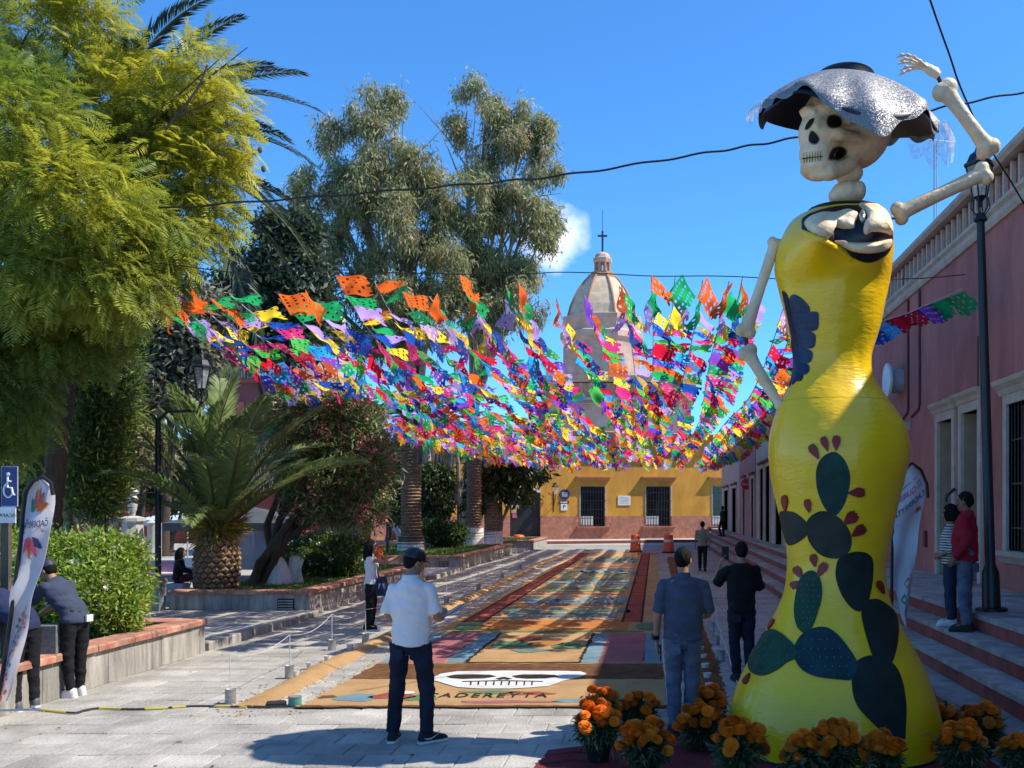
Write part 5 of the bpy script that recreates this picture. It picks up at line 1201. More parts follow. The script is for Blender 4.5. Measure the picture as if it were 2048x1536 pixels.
bush('flowering_bush', 'big rounded bright green bush with a few white flowers in the nearest planter', [clump(*a) for a in ((120, 1130, 11.8, 85, 55), (205, 1110, 11.8, 75, 42), (245, 1165, 11.8, 50, 55), (180, 1190, 11.5, 100, 75), (90, 1190, 11.5, 80, 70), (225, 1225, 11.4, 55, 35), (20, 1120, 12.2, 60, 50), (10, 1180, 12, 50, 80))], bb, 4200, .075, .030, gcol, 130)
hb = at(655, 1148, 22); hb.z = .38
bush('white_flowered_hedge', 'clipped low hedge dotted with white flowers, behind the woman in white', [clump(*a) for a in ((605, 1105, 22, 34, 36), (650, 1100, 22, 42, 36), (698, 1103, 22, 34, 38), (625, 1120, 21.6, 42, 22), (680, 1122, 21.6, 44, 22))], hb, 1700, .085, .036, [((.075, .115, .022), 4), ((.05, .085, .02), 3), ((.16, .20, .04), 1)], 130)
sb_ = at(885, 1085, 38); sb_.z = .38
bush('low_shrub', 'low dark round shrub on the grass right of the ringed palm', [clump(*a) for a in ((870, 1062, 38, 26, 18), (905, 1066, 38, 28, 16), (885, 1075, 38, 30, 12))], sb_, 700, .15, .06, [((.05, .085, .022), 3), ((.08, .12, .03), 2)], tr=.12)
fb = at(868, 1090, 39); fb.z = .38
ft = tree('clipped_fig_tree', 'clipped dark fig tree with pale upper limbs, between the palm trunks', fb, [clump(*a) for a in ((868, 960, 39, 28, 36), (876, 1000, 39, 28, 36), (862, 1015, 39, 22, 28), (892, 955, 39, 16, 26))], .16,
     [dict(n_t=900, n_l=16, tr=.14, L=.17, W=.08, cols=[((.04, .06, .022), 3), ((.075, .10, .035), 2)], shell=3)], bark_g, lm=LEAF_D, wash=.5)
mb = MB()
for i in range(9):
    x0 = 846 + i * 9; P_ = [at(x0 + random.uniform(-6, 6), 1010, 39) - fb, at(x0 + random.uniform(-8, 8), 940, 39) - fb, at(x0 + random.uniform(-10, 10), 868, 39) - fb]
    mb.tube(P_, [.12, .10, .05], 7)
mb.build('pale_limb', bark_g, ft, True)
mb_ = at(1000, 1085, 44.5); mb_.z = .38
tree('mango_tree', 'dark large-leaved tree in front of the yellow wall, over the dark doorway', mb_, [clump(*a) for a in ((965, 940, 44, 28, 30), (1010, 935, 44, 38, 26), (1050, 940, 44, 34, 24), (1075, 945, 44, 20, 18), (1000, 975, 44, 24, 22), (1040, 985, 44, 30, 18), (945, 1000, 44, 24, 28))], .15,
     [dict(n_t=250, n_l=12, tr=.22, L=.46, W=.14, cols=[((.055, .085, .025), 3), ((.03, .05, .02), 3), ((.13, .16, .05), 1.5)], droop=.5, shell=2.6)], bark_g, lm=LEAF_D)
# ---- cypresses on the left and the tangle behind
cy = [((.085, .13, .04), 4), ((.14, .19, .05), 3), ((.30, .34, .07), 1.8)]
for (bx, cl, label) in ((205, ((225, 700, 17, 42, 70), (220, 790, 17, 45, 70), (205, 620, 17, 40, 60), (180, 740, 17, 50, 90), (195, 860, 17, 50, 70), (195, 930, 17, 55, 60), (185, 990, 17, 55, 50)), 'dark cypress with a bright right edge, left of the double lamp post'),
                        (140, ((140, 720, 18, 50, 90), (130, 850, 18, 55, 90), (130, 960, 18, 55, 60)), 'dark cypress half hidden behind the feather banner')):
    b = at(bx, 1150, 17.3); b.z = .12
    t = tree('cypress', label, b, [clump(*a) for a in cl], .17, [dict(n_t=1500, n_l=18, tr=.13, L=.17, W=.035, cols=cy, droop=-.5, spread=.6, out=.9, shell=3.2)], bark_g, lm=LEAF, wash=1.0)
bg_ = [((330, 640, 26, 60, 50), (300, 700, 26, 65, 60), (380, 690, 26, 60, 60), (340, 760, 26, 80, 60), (400, 620, 26, 60, 40))], [((275, 840, 28, 40, 60), (300, 900, 28, 45, 50), (250, 930, 28, 30, 40))], [((335, 960, 30, 45, 30), (370, 985, 30, 45, 28), (300, 975, 30, 36, 26))], [((20, 900, 24, 70, 90), (60, 980, 24, 60, 60), (-20, 760, 24, 90, 120))], [((100, 640, 27, 90, 70), (60, 760, 27, 80, 70), (170, 560, 27, 80, 60))], [((770, 940, 46, 40, 50), (800, 1010, 46, 30, 30))]
labs = [('grey_leaved_tree', 'grey-green sparse tree under the flags, left of the red tower', [((.17, .16, .11), 3), ((.25, .23, .16), 2), ((.10, .105, .065), 2)], 1250, .26, 331, 26), ('straw_bush', 'straw coloured thin tree left of the lamp post', [((.42, .36, .20), 3), ((.26, .23, .11), 2)], 420, .2, 282, 28),
        ('plum_tree', 'small dark plum-leaved tree behind the grey canopy', [((.035, .05, .025), 3), ((.07, .035, .03), 2)], 700, .2, 345, 30), ('garden_tree', 'dark garden tree at the far left edge behind the parking sign', [((.06, .085, .03), 3), ((.11, .14, .05), 2)], 1300, .24, 30, 24),
        ('garden_tree', 'shaded garden tree behind the cypresses', [((.06, .085, .035), 3), ((.09, .115, .05), 2)], 1500, .25, 120, 27), ('garden_tree', 'dark tree beside the orange arch of the yellow building', [((.06, .085, .035), 3), ((.09, .115, .05), 2)], 600, .3, 775, 46)]
for (cl,), (nm, lb_, cols_, nt_, L, bx, Y) in zip(bg_, labs):
    b = at(bx, 1100, Y); b.z = .1
    tree(nm, lb_, b, [clump(*a) for a in cl], .16, [dict(n_t=nt_, n_l=16, tr=.2, L=L, W=L * .42, cols=cols_, shell=2.4, droop=.4)], bark)
# ================================================================ STREET FURNITURE
lampm = mat('lamp_post_black', (.014, .014, .016), .4, .1, 10, spec=.5)
def lantern(parent, c, s=1.0):
    "six-sided lantern standing on c"
    S = lambda pr: [(r * s, z * s) for r, z in pr]; z_ = lambda q: V((0, 0, q * s))
    mb = MB(); mb.lathe(S([(.03, 0), (.05, .03), (.03, .08), (.10, .16), (.125, .18)]), c, 6)
    for k in range(6):
        a = 2 * math.pi * k / 6; d = V((math.cos(a), math.sin(a), 0)) * s; mb.tube([c + d * .125 + z_(.18), c + d * .235 + z_(.72)], .012, 4)
        mb.tube([c + d * .02 + z_(-.22), c + d * .17 + z_(-.02), c + d * .15 + z_(.17)], .010, 4)
    ln = mb.build('lantern', lampm, parent)
    MB().lathe(S([(.115, .19), (.225, .71)]), c, 6).build('glass', lglass, ln)
    MB().lathe(S([(.27, .72), (.275, .76), (.22, .80), (.16, .93), (.07, 1.0), (.05, 1.06), (.02, 1.10), (.035, 1.14), (.01, 1.2)]), c, 6).build('lantern_roof', lampm, ln)
    MB().ell(c + z_(.42), (.05 * s, .05 * s, .08 * s)).build('bulb', mw, ln, True)
def lamp_double(px, py, Y, ztop, arm, label, base_z=0.0):
    b = at(px, py, Y); b.z = base_z; t = empty('street_lamp', b, 0, label, 'street lamp', 'lamp posts'); h = ztop - base_z
    MB().lathe([(.11, 0), (.11, .25), (.065, .32), (.055, h - .3), (.05, h)], (0, 0, 0), 10).build('post', lampm, t, True)
    dq = .19; mb = MB()
    mb.tube([(0, 0, h), (-dq, 0, h + dq), (0, 0, h + 2 * dq), (dq, 0, h + dq), (0, 0, h)], .035, 6)
    mb.tube([(dq, 0, h + dq), (arm, 0, h + dq + .02), (arm + .08, 0, h + dq + .22)], .03, 6); mb.tube([(-dq, 0, h + dq), (-arm, 0, h + dq + .02), (-arm - .08, 0, h + dq + .22)], .03, 6)
    mb.build('crossarm', lampm, t)
    for sg in (-1, 1): lantern(t, V((sg * (arm + .08), 0, h + dq + .34)), .78)
    return t
lamp_double(316, 1232, 17.6, Z(842, 17.6), .82, 'black double lamp post with diamond arms beside the date palm')
lamp_double(775, 1098, 33.5, Z(912, 33.5), .85, 'far double lamp post just left of the ringed palm trunk', .1)
def lamp_single(px, py, z, ztop, label, wide=.068, nolant=False):
    b = G(px, py, z); b.z = z; t = empty('street_lamp', b, 0, label, 'street lamp', 'lamp posts'); h = ztop - z
    MB().lathe([(.20, 0), (.20, .04), (.12, .05), (.11, .5), (wide, .6), (wide * .9, h * .6), (wide * .75, h), (.09, h + .03), (.05, h + .12)], (0, 0, 0), 12).build('post', lampm, t, True)
    lantern(t, V((0, 0, h + .2)), .72); t.rotation_euler = (0, R(-1.6), 0); return t
t = lamp_single(1983, 1222, .86, 5.82, 'tall black lamp post on the raised pavement, lantern behind the skeleton elbow')
q = at(1468, 1092, 52); pl_ = empty('street_lamp', (q.x, q.y, .86 if q.x > 4 else .0), 0, 'thin distant black lamp post before the pale pink corner house', 'street lamp', 'lamp posts')
hh = Z(868, 52) - pl_.location.z; MB().lathe([(.13, 0), (.10, .6), (.075, .7), (.06, hh)], (0, 0, 0), 8).build('post', lampm, pl_, True); lantern(pl_, V((0, 0, hh + .2)))
q = at(916, 1085, 45); pl2 = empty('street_lamp', (q.x, q.y, .38), 0, 'thin lamp post between fig tree and second ringed palm', 'street lamp', 'lamp posts')
hh = Z(905, 45) - .38; MB().lathe([(.09, 0), (.06, .6), (.05, hh)], (0, 0, 0), 8).build('post', lampm, pl2, True); lantern(pl2, V((0, 0, hh + .2)))

# ---- wires
def wire_(name, pts, Y, r, label, n=24):
    P = [at(x, y, Y if not isinstance(Y, (list, tuple)) else Y[i]) for i, (x, y) in enumerate(pts)]
    out = []
    for p, q in zip(P[:-1], P[1:]): out += [p.lerp(q, k / n) for k in range(n)]
    out.append(P[-1]); out = [p + V((0, 0, .012 * math.sin(i * .8))) for i, p in enumerate(out)]
    return tag(MB().tube(out, r, 5).build(name, iron), label, 'cable')
sg_ = spline([(-60, 430), (110, 424), (300, 418), (600, 396), (900, 372), (1130, 350), (1400, 308), (1580, 278), (1760, 243), (1900, 212), (2080, 178)], 8, False)
wire_('overhead_cable', [tuple(p) for p in sg_], [13.9 - 2.4 * min(1, i / (len(sg_) * .45)) for i in range(len(sg_))], .015, 'thick black cable sagging across the sky from the feathery tree behind the hat', 2)
wire_('overhead_cable', [(1845, -40), (1880, 55), (1912, 150), (1945, 232), (2000, 330), (2060, 425)], [10, 10.6, 11.2, 11.8, 12.4, 13], .014, 'steep black cable coming down to the parapet behind the bony hand', 6)
# ---- rooftop aerial
a = at(1868, 470, 17); an = empty('tv_aerial', (a.x, a.y, 7.9), 0, 'thin television aerial above the parapet, behind the hat', 'aerial')
zt = Z(283, 17) - 7.9; mb = MB(); mb.tube([(0, 0, 0), (0, 0, zt)], .012, 5); mb.tube([(.06, 0, 0), (.05, 0, zt * .98)], .012, 5); mb.build('mast', mgy, an)
mb = MB(); mb.tube([(-.12, -.1, zt), (.38, .1, zt + .03)], .010, 5); [mb.tube([(x, -.15, zt + .06 * x), (x + .03, .15, zt + .06 * x)], .007, 4) for x in (-.1, .05, .2, .33)]; mb.build('boom', mgy, an)

# ---- feather banners
ban = mat('banner_white', (.66, .64, .68), .8, .05, 2, .35, 4, trans=.25); bpole = mat('banner_pole', (.012, .012, .012), .5)
pr = mat('print_red', (.55, .09, .06), .7); pn = mat('print_navy', (.03, .05, .16), .7); pgc = mat('print_green', (.03, .22, .13), .7); po_ = mat('print_orange', (.65, .17, .04), .7); pp = mat('print_pink', (.55, .08, .18), .7); pb_ = mat('print_blue', (.03, .10, .36), .7)
def feather_banner(name, base, left, right, Y, label, rows_y, pole_side):
    "sail outline from two photo edges at depth Y"
    b = at(*base, Y); b.z = max(0, b.z); t = empty(name, b, 0, label, 'feather banner', 'printed feather banners')
    n = 28; L = spline(left, 8, False); Rr = spline(right, 8, False)
    def pick(S, u):
        ys = [q[1] for q in S]; yy = min(ys) + (max(ys) - min(ys)) * u; o = np.argsort(ys); return np.array((np.interp(yy, np.array(ys)[o], np.array([q[0] for q in S])[o]), yy))
    rings = []; F = lambda u, v: None
    def surf(u, v):
        p = pick(L, u) * (1 - v) + pick(Rr, u) * v; q = at(p[0], p[1], Y) - b; q.y += .035 * math.sin(v * 6 + u * 9) + .02 * math.sin(u * 21); return q
    for k in range(n + 1):
        u = k / n; f = [surf(u, v) for v in np.linspace(0, 1, 9)]; rings.append(f + [p + V((0, .006, 0)) for p in f[::-1]])
    MB().loft(rings).build('sail', ban, t, True, 60)
    return t, surf
lt, ls = feather_banner('feather_banner', (-10, 1425), [(72, 962), (52, 985), (44, 1040), (36, 1110), (24, 1210), (12, 1300), (-4, 1400)], [(84, 958), (104, 972), (103, 1030), (86, 1120), (62, 1230), (36, 1330), (8, 1405)], 8.45, 'leaning white feather banner with reversed lettering, left foreground', None, 1)
def pole(t, pts, Y, r=.018): return MB().tube([at(x, y, Y) - t.location for x, y in pts], r, 7).build('pole', bpole, t, True)
pole(lt, [(-12, 1428), (0, 1380), (20, 1245), (40, 1090), (50, 985), (66, 962), (85, 954), (102, 966), (106, 990)], 8.43, .02)
def on(t, surf, name, quads, m, off=-.012):
    "flat print: polygons in sail coordinates (v across, u down)"
    mb = MB()
    for poly in quads: mb.f.append(tuple(range(len(mb.v), len(mb.v) + len(poly)))); mb.v += [tuple(surf(u, v) + V((0, off, 0))) for v, u in poly]
    return mb.build(name, m, t)
def petals(cx, cy, s, sgn, cols, t, surf):
    for k, m in enumerate(cols):
        a = (k - (len(cols) - 1) / 2) * .55; d = (math.sin(a), -sgn * math.cos(a)); e = (math.cos(a), sgn * math.sin(a))
        pts = [(cx + (d[0] * r + e[0] * w_) * s, cy + (d[1] * r + e[1] * w_) * s * .30) for r, w_ in ((.15, 0), (.5, .20), (1.0, .16), (.9, 0.02), (.5, -.2))]
        on(t, surf, 'print_petal', [pts], m)
petals(.50, .150, .40, 1, [pgc, pr, po_, pr, po_], lt, ls); petals(.50, .245, .38, -1, [pp, pr, pp, pn], lt, ls)
on(lt, ls, 'print_rule', [[(.2, .178), (.88, .172), (.88, .176), (.2, .182)], [(.16, .236), (.85, .230), (.85, .234), (.16, .240)]], pn)
def sail_text(t, surf, body, u, v0, v1, hgt, m, slope=0.0):
    "mirrored lettering wrapped on the sail"
    o = text_mesh('lettering', body, 1.0, Matrix.Identity(4), m, t, 0.0, flip=True, bold=.012)
    xs = [q.co.x for q in o.data.vertices]; x0, x1 = min(xs), max(xs)
    for q in o.data.vertices:
        f = (q.co.x - x0) / (x1 - x0); p = surf(u - q.co.y * hgt + slope * f, v0 + (v1 - v0) * f); q.co = p + V((0, -.013, 0))
    o.data.update()
sail_text(lt, ls, 'CADEREYTA', .207, .12, .92, .040, pn, -.01)
for (v, u, s, m) in ((.75, .60, .15, po_), (.55, .63, .14, pp), (.4, .66, .15, pgc), (.62, .69, .13, pr), (.7, .76, .15, po_), (.4, .80, .16, pgc), (.6, .85, .15, pb_), (.5, .90, .15, pp), (.5, .95, .2, pr), (.35, .73, .12, pb_), (.8, .66, .1, pr)):
    ph = random.uniform(0, 3)
    for k in range(4):
        a = ph + k * 1.3; pts = [(v + math.cos(a + b) * s * r, u + math.sin(a + b) * s * r * .22) for b, r in ((0, .2), (-.3, .9), (0, 1.2), (.35, .9))]
        on(lt, ls, 'print_leaf', [[(min(max(x, .03), .97), y) for x, y in pts]], m)
mb = MB(); [mb.tube([V((0, 0, .02)), V((math.cos(a) * .42, math.sin(a) * .3, .015))], .012, 5) for a in (.3, 1.9, 3.4, 5.0)]; mb.build('cross_foot', mat('chrome', (.6, .6, .6), .3, metal=.9), lt)
rt_, rs_ = feather_banner('feather_banner', (1800, 1190), [(1800, 955), (1784, 1010), (1786, 1080), (1788, 1150), (1800, 1220), (1812, 1255)], [(1826, 930), (1850, 965), (1848, 1005), (1838, 1060), (1826, 1140), (1818, 1210), (1814, 1256)], 11.4, 'white feather banner behind the dress, reversed red and navy lettering', None, 1)
pole(rt_, [(1783, 1225), (1784, 1100), (1790, 980), (1806, 940), (1824, 926), (1842, 940), (1854, 968), (1856, 996)], 11.42, .022)
sail_text(rt_, rs_, 'TE QUIERO', .185, .02, .93, .055, pp, -.09); sail_text(rt_, rs_, 'CADEREYTA', .275, .06, .98, .055, pn, -.11)
on(rt_, rs_, 'print_rule', [[(.1, .12), (.8, .06), (.8, .064), (.1, .124)], [(.12, .33), (.95, .25), (.95, .254), (.12, .334)]], pn)
petals(.84, .235, .18, -1, [po_, pr, po_], rt_, rs_)
for (v, u, s, m) in ((.75, .72, .25, po_), (.5, .82, .3, pgc), (.6, .90, .25, pp)): on(rt_, rs_, 'print_leaf', [[(v - s, u), (v, u - .04), (v + .2, u), (v, u + .035)]], m)

# ---- parking sign for the disabled
ps_ = G(4, 1425); sp_ = empty('parking_sign', (at(12, 1400, 9.6).x, 9.6 * K, 0), 0, 'blue wheelchair parking sign on a wooden looking post at the left edge', 'sign')
sx = lambda x, y, dy=0: at(x, y, 9.6) - sp_.location + V((0, dy, 0))
MB().bbox(sx(4, 1400) + V((0, -.03, -.3)), sx(20, 1030) + V((0, .03, 0))).build('post', mat('sign_post', (.12, .095, .07), .8, .2, 6), sp_)
MB().bbox(sx(8, 1012) + V((0, -.045, 0)), sx(39, 934) + V((0, -.031, 0))).build('blue_panel', mat('sign_blue', (.03, .055, .20), .5), sp_)
MB().bbox(sx(5, 1046) + V((0, -.045, 0)), sx(36, 1014) + V((0, -.031, 0))).build('white_panel', swht, sp_)
mb = MB(); mb.bbox(sx(7, 1013) + V((0, -.040, 0)), sx(40, 933) + V((0, -.034, 0))); mb.build('rim', swht, sp_)
mb = MB(); W_C = lambda pts, r: mb.tube([sx(x, y, -.05) for x, y in pts], r, 5)
mb.ell(sx(22, 949, -.05), (.022, .006, .022)); W_C([(21, 954), (21, 975), (29, 976), (32, 990), (35, 989)], .012); W_C([(21, 962), (28, 963)], .010)
W_C([(18, 968), (15, 973), (13, 981), (15, 990), (20, 995), (26, 994), (30, 989), (31, 984)], .010); mb.build('wheelchair_symbol', swht, sp_)
text_mesh('lettering', 'DISCAPAC', .058, Matrix.Translation(sx(20.5, 1031, -.047)) @ Matrix.Rotation(R(90), 4, 'X'), iron, sp_, .001, flip=True)

# ---- bin, tents, fountain column, stalls behind the palm
bn = empty('litter_bin', (at(311, 1228, 17.2).x, 17.2 * K, 0), 0, 'grey green litter bin at the foot of the lamp post', 'bin')
grb = mat('bin_grey_green', (.24, .28, .26), .6, .1, 4, .1)
k = 17.2 / 1700
MB().lathe([(18 * k, 0), (21 * k, 62 * k), (20 * k, 63 * k)], (0, 0, 0), 4, Matrix.Rotation(R(45), 3, 'Z')).build('body', grb, bn); MB().lathe([(23 * k, 64 * k), (23 * k, 72 * k), (15 * k, 80 * k)], (0, 0, 0), 4, Matrix.Rotation(R(45), 3, 'Z')).build('lid', grb, bn)
for sx_ in (-1, 1): MB().bbox((sx_ * .14 - .012, -.165, .03), (sx_ * .14 + .012, -.152, .58)).build('rib', grb, bn)
def canopy(px0, px1, yE, yP, Y, label, m, side=None, depth=3.0):
    x0, x1 = at(px0, 0, Y).x, at(px1, 0, Y).x; ze, zp = Z(yE, Y), Z(yP, Y); c = V(((x0 + x1) / 2, Y * K, .11)); t = empty('canopy_tent', c, 0, label, 'tent', 'market canopies'); w2 = (x1 - x0) / 2; ze -= .11; zp -= .11
    mb = MB(); P4 = [(-w2, 0, ze), (w2, 0, ze), (w2, depth, ze), (-w2, depth, ze)]; mb.add(P4 + [(0, depth / 2, zp)], [(0, 1, 4), (1, 2, 4), (2, 3, 4), (3, 0, 4), (3, 2, 1, 0)]); mb.build('roof', m, t)
    mb = MB()
    for i in range(4):
        a, b = V(P4[i]), V(P4[(i + 1) % 4]); mb.add([a, b, b - V((0, 0, .22)), a - V((0, 0, .22))], [(0, 1, 2, 3)])
    mb.build('valance', m, t)
    for p in P4: MB().tube([V((p[0], p[1], 0)), V(p)], .03, 6).build('leg', mgy, t)
    if side: 
        mb = MB(); rr = [[V((-w2 * side[0] + (w2 * side[1] + w2 * side[0]) * i / 12, .04 + .05 * math.sin(i * 1.7), z)) for i in range(13)] for z in (.35, ze - .25)]; mb.loft(rr, False, False); mb.build('side_cloth', side[2], t, True)
    return t
gt = mat('canopy_grey', (.075, .08, .09), .8, .1, 2); lt_b = mat('canopy_pale_blue', (.50, .62, .72), .8, .1, 2); cl_g = mat('side_cloth_grey', (.26, .26, .30), .85, .1, 2, .3, 4)
canopy(322, 590, 1046, 1012, 24, 'dark grey market canopy with hanging side cloth, behind the date palm', gt, (.35, .95, cl_g))
canopy(270, 375, 1040, 1020, 32, 'pale blue market canopy peeking over the grey one', lt_b)
canopy(118, 170, 1035, 1018, 26, 'small pink roofed market stall behind the hedge', mat('canopy_pink', (.60, .22, .33), .8), None, 1.6)
a = at(151, 1065, 25.5); tag(MB().lathe([(.26, 0), (.30, .75), (.33, .78), (.33, .84), (.1, .9)], (0, 0, 0), 12).build('pink_barrel', mat('pink_plastic', (.62, .16, .32), .5), None, True, 40, loc=(a.x, a.y, .11)), 'pink plastic barrel under the small pink stall', 'barrel')
# stone fountain pillar with urn
f_ = at(265, 1120, 22); ft_ = empty('stone_pillar', (f_.x, f_.y, .1), 0, 'pale carved stone pillar with a vase shaped top, left of the lamp post', 'pillar')
k = 22 / 1700; zz = lambda y: Z(y, 22) - .1
stn = mat('pale_carved_stone', (.52, .49, .44), .9, .15, 6, .5, 25)
MB().lathe([(34 * k, 0), (34 * k, zz(1080)), (22 * k, zz(1076)), (20 * k, zz(1045)), (26 * k, zz(1042)), (26 * k, zz(1036)), (10 * k, zz(1032))], (0, 0, 0), 8).build('pedestal', stn, ft_)
MB().lathe([(6 * k, zz(1034)), (9 * k, zz(1010)), (11 * k, zz(998)), (7 * k, zz(992)), (12 * k, zz(984)), (9 * k, zz(980)), (2 * k, zz(976))], (0, 0, 0), 14).build('urn', stn, ft_, True, 50)
for sx_ in (-1, 1): MB().lathe([(10 * k, 0), (8 * k, zz(1050)), (11 * k, zz(1046)), (3 * k, zz(1040))], (sx_ * 38 * k, 0, 0), 10).build('side_post', stn, ft_, True, 50)
# table with chairs under the canopy
tb_ = at(352, 1150, 22); tt_ = empty('market_table', (tb_.x, tb_.y, .11), 0, 'market table under a mauve cloth, in the shade of the grey canopy', 'table')
MB().bbox((-1.0, -.4, .74), (1.0, .4, .77)).build('tabletop', mw, tt_); MB().bbox((-1.02, -.42, .35), (1.02, .42, .735)).build('table_cloth', mat('mauve_cloth', (.36, .20, .33), .85), tt_)
for x in (-.9, .9):
    for y in (-.35, .35): MB().tube([(x, y, 0), (x, y, .36)], .02, 5).build('leg', mgy, tt_)
def chair(px, Y, label):
    q = at(px, 1150, Y); t = empty('folding_chair', (q.x, q.y, .11), random.uniform(-.5, .5), label, 'chair', 'white folding chairs')
    MB().cbox((-.2, -.2, .42), (.2, .2, .46), .01).build('seat', mw, t); MB().bbox((-.2, .17, .62), (.2, .2, .85)).build('backrest', mw, t)
    for x in (-.19, .19): MB().tube([(x, -.2, 0), (x, .19, .85)], .013, 5).build('leg', mgy, t); MB().tube([(x, .2, 0), (x, -.18, .44)], .013, 5).build('leg', mgy, t)
chair(400, 21.3, 'white folding chair nearest the thick palm trunk'); chair(372, 21.0, 'white folding chair before the mauve table'); chair(335, 21.6, 'white folding chair by the litter bin')

# ---- traffic drums
om = mat('drum_orange', (.72, .115, .025), .5, .1, 4); wm = mat('drum_white', (.72, .70, .68), .5); dk_b = mat('rubber', (.02, .02, .02), .8)
def drum(px, py, label):
    q = G(px, py); t = empty('traffic_drum', q, 0, label, 'traffic drum', 'orange traffic drums on the plaza'); z = 0
    MB().lathe([(.34, 0), (.34, .06), (.29, .08)], (0, 0, 0), 16).build('base', dk_b, t)
    pr_ = [(.28, .08), (.27, .26), (.262, .27), (.262, .41), (.255, .42), (.25, .54), (.243, .55), (.24, .68), (.235, .69), (.225, .86), (.20, .90), (.06, .91)]
    MB().lathe(pr_, (0, 0, 0), 20).build('body', om, t, True, 40)
    for z0 in (.275, .555): MB().lathe([(.266 - z0 * .03, z0), (.262 - z0 * .03, z0 + .12)], (0, 0, 0), 20).build('white_band', wm, t, True, 40)
    MB().tube([(-.08, 0, .9), (-.06, 0, .98), (.06, 0, .98), (.08, 0, .9)], .02, 6).build('handle', om, t)
drum(1271, 1105, 'orange and white traffic drum in full sun at the end of the carpet'); drum(1337, 1106, 'orange traffic drum in shade right of the carpet end')
q = at(1037, 1080, 52); dn_ = empty('traffic_cone', (q.x, q.y, .0), 0, 'orange traffic drum top seen over the farthest planter', 'traffic drum'); MB().lathe([(.45, 0), (.40, .5), (.30, .62), (.05, .66)], (0, 0, 0), 14).build('body', om, dn_, True, 40); MB().lathe([(.43, .2), (.41, .4)], (0, 0, 0), 14).build('white_band', wm, dn_, True)
q = at(994, 1073, 53); tag(MB().cbox((-.25, -.2, 0), (.25, .2, .7), .04).build('red_crate', mat('red_plastic', (.5, .04, .05), .5), None, loc=(q.x, q.y, .1)), 'small red plastic box by the doorway palm', 'box')
# ---- orange truck and stalls glimpsed beyond the garden
q = at(818, 1090, 47); tk = empty('orange_truck', (q.x, q.y, 0), 0, 'orange red truck front glimpsed behind the nearest ringed palm', 'truck')
orr = mat('truck_orange', (.60, .09, .035), .4, coat=.3)
k = 47 / 1700
MB().cbox((-36 * k, 0, .5), (24 * k, 3, 1.75), .08).build('bonnet', orr, tk); MB().cbox((-32 * k, .8, 1.75), (20 * k, 3, 2.6), .15).build('cab', orr, tk); MB().bbox((-28 * k, .77, 1.85), (16 * k, .82, 2.45)).build('windscreen', glass_d, tk)
MB().add([(-34 * k, -.06, 1.55), (-26 * k, -.06, 1.6), (-8 * k, -.06, .3), (-22 * k, -.06, .3), (-34 * k, -.02, 1.55), (-26 * k, -.02, 1.6), (-8 * k, -.02, .3), (-22 * k, -.02, .3)], [(0, 1, 2, 3), (7, 6, 5, 4), (0, 4, 5, 1), (1, 5, 6, 2), (2, 6, 7, 3), (3, 7, 4, 0)]).build('white_stripe', wm, tk)
for x in (-28 * k, 16 * k): MB().lathe([(.45, -.12), (.5, 0), (.45, .12)], (x, .5, .5), 16, Matrix.Rotation(R(90), 3, 'Y')).build('wheel', dk_b, tk); MB().bbox((x - .15, -.03, 1.0), (x + .15, .002, 1.25)).build('headlight', mw, tk)
q = at(728, 1075, 30); st = empty('orange_stall', (q.x, q.y, .1), 0, 'orange stall cloth behind the white-flowered hedge', 'stall')
MB().cbox((-.5, 0, 0), (.5, .6, .75), .03).build('counter', mat('stall_orange', (.68, .14, .03), .8, .2, 6), st); MB().bbox((-.55, -.05, .755), (.55, .65, .80)).build('top', orr, st); MB().bbox((-.05, -.012, .1), (.2, -.001, .55)).build('menu_card', mw, st)
q = at(602, 1062, 27); tag(MB().cbox((-.35, -.2, 0), (.35, .3, .14), .05).build('red_tub', mat('tub_red', (.55, .06, .04), .5), None, loc=(q.x, q.y, Z(1070, 27))), 'red tub beyond the oleander trunks', 'tub')
tag(MB().bbox((-.5, -.3, 0), (.5, .4, Z(1070, 27) - .11)).build('stall_table', mgy, None, loc=(q.x, q.y, .11)), 'grey stall table under the red tub', 'table')

# ---- cans with sticks and string, cups, cords
tin = mat('tin', (.42, .41, .39), .45, .2, 12, metal=.5); stick = mat('white_stick', (.62, .60, .56), .7); twine = mat('white_string', (.62, .62, .62), .8)
def can(px, py, label, h=.55):
    q = G(px, py); t = empty('string_post', q, random.uniform(0, 3), label, 'post', 'tin can posts carrying string'); MB().lathe([(.058, 0), (.06, .01), (.058, .02), (.058, .15), (.06, .16), (.05, .15)], (0, 0, 0), 12).build('can', tin, t, True, 40); MB().tube([(0, 0, .1), (random.uniform(-.02, .02), 0, h)], .006, 5).build('stick', stick, t); return q + V((0, 0, h))
left = [can(*a) for a in ((461, 1407, 'tin can post nearest the yellow and black cord'), (579, 1356, 'second string post along the left sawdust ridge'), (664, 1300, 'third string post along the left ridge'), (731, 1287, 'tin can post at the feet of the woman in white'), (806, 1236, 'string post hidden beside the man with clipboard'), (893, 1205, 'string post beyond the blue clipboard'), (957, 1180, 'string post at the middle of the left ridge'), (1004, 1155, 'small far string post on the left ridge'), (1040, 1138, 'farthest string post on the left ridge'))]
right = [can(*a) for a in ((1442, 1322, 'tin can post on the shaded side between the two photographing men'), (1432, 1290, 'second shaded tin can post right of the polo man'), (1426, 1262, 'third shaded tin can post right of the polo man'), (1400, 1195, 'shaded tin can post near the carpet end'))]
def string(P, name, label):
    out = []
    for p, q in zip(P[:-1], P[1:]): out += [p.lerp(q, k / 8) - V((0, 0, .10 * math.sin(math.pi * k / 8))) for k in range(8)]
    return tag(MB().tube(out + [P[-1]], .004, 4).build(name, twine), label, 'string')
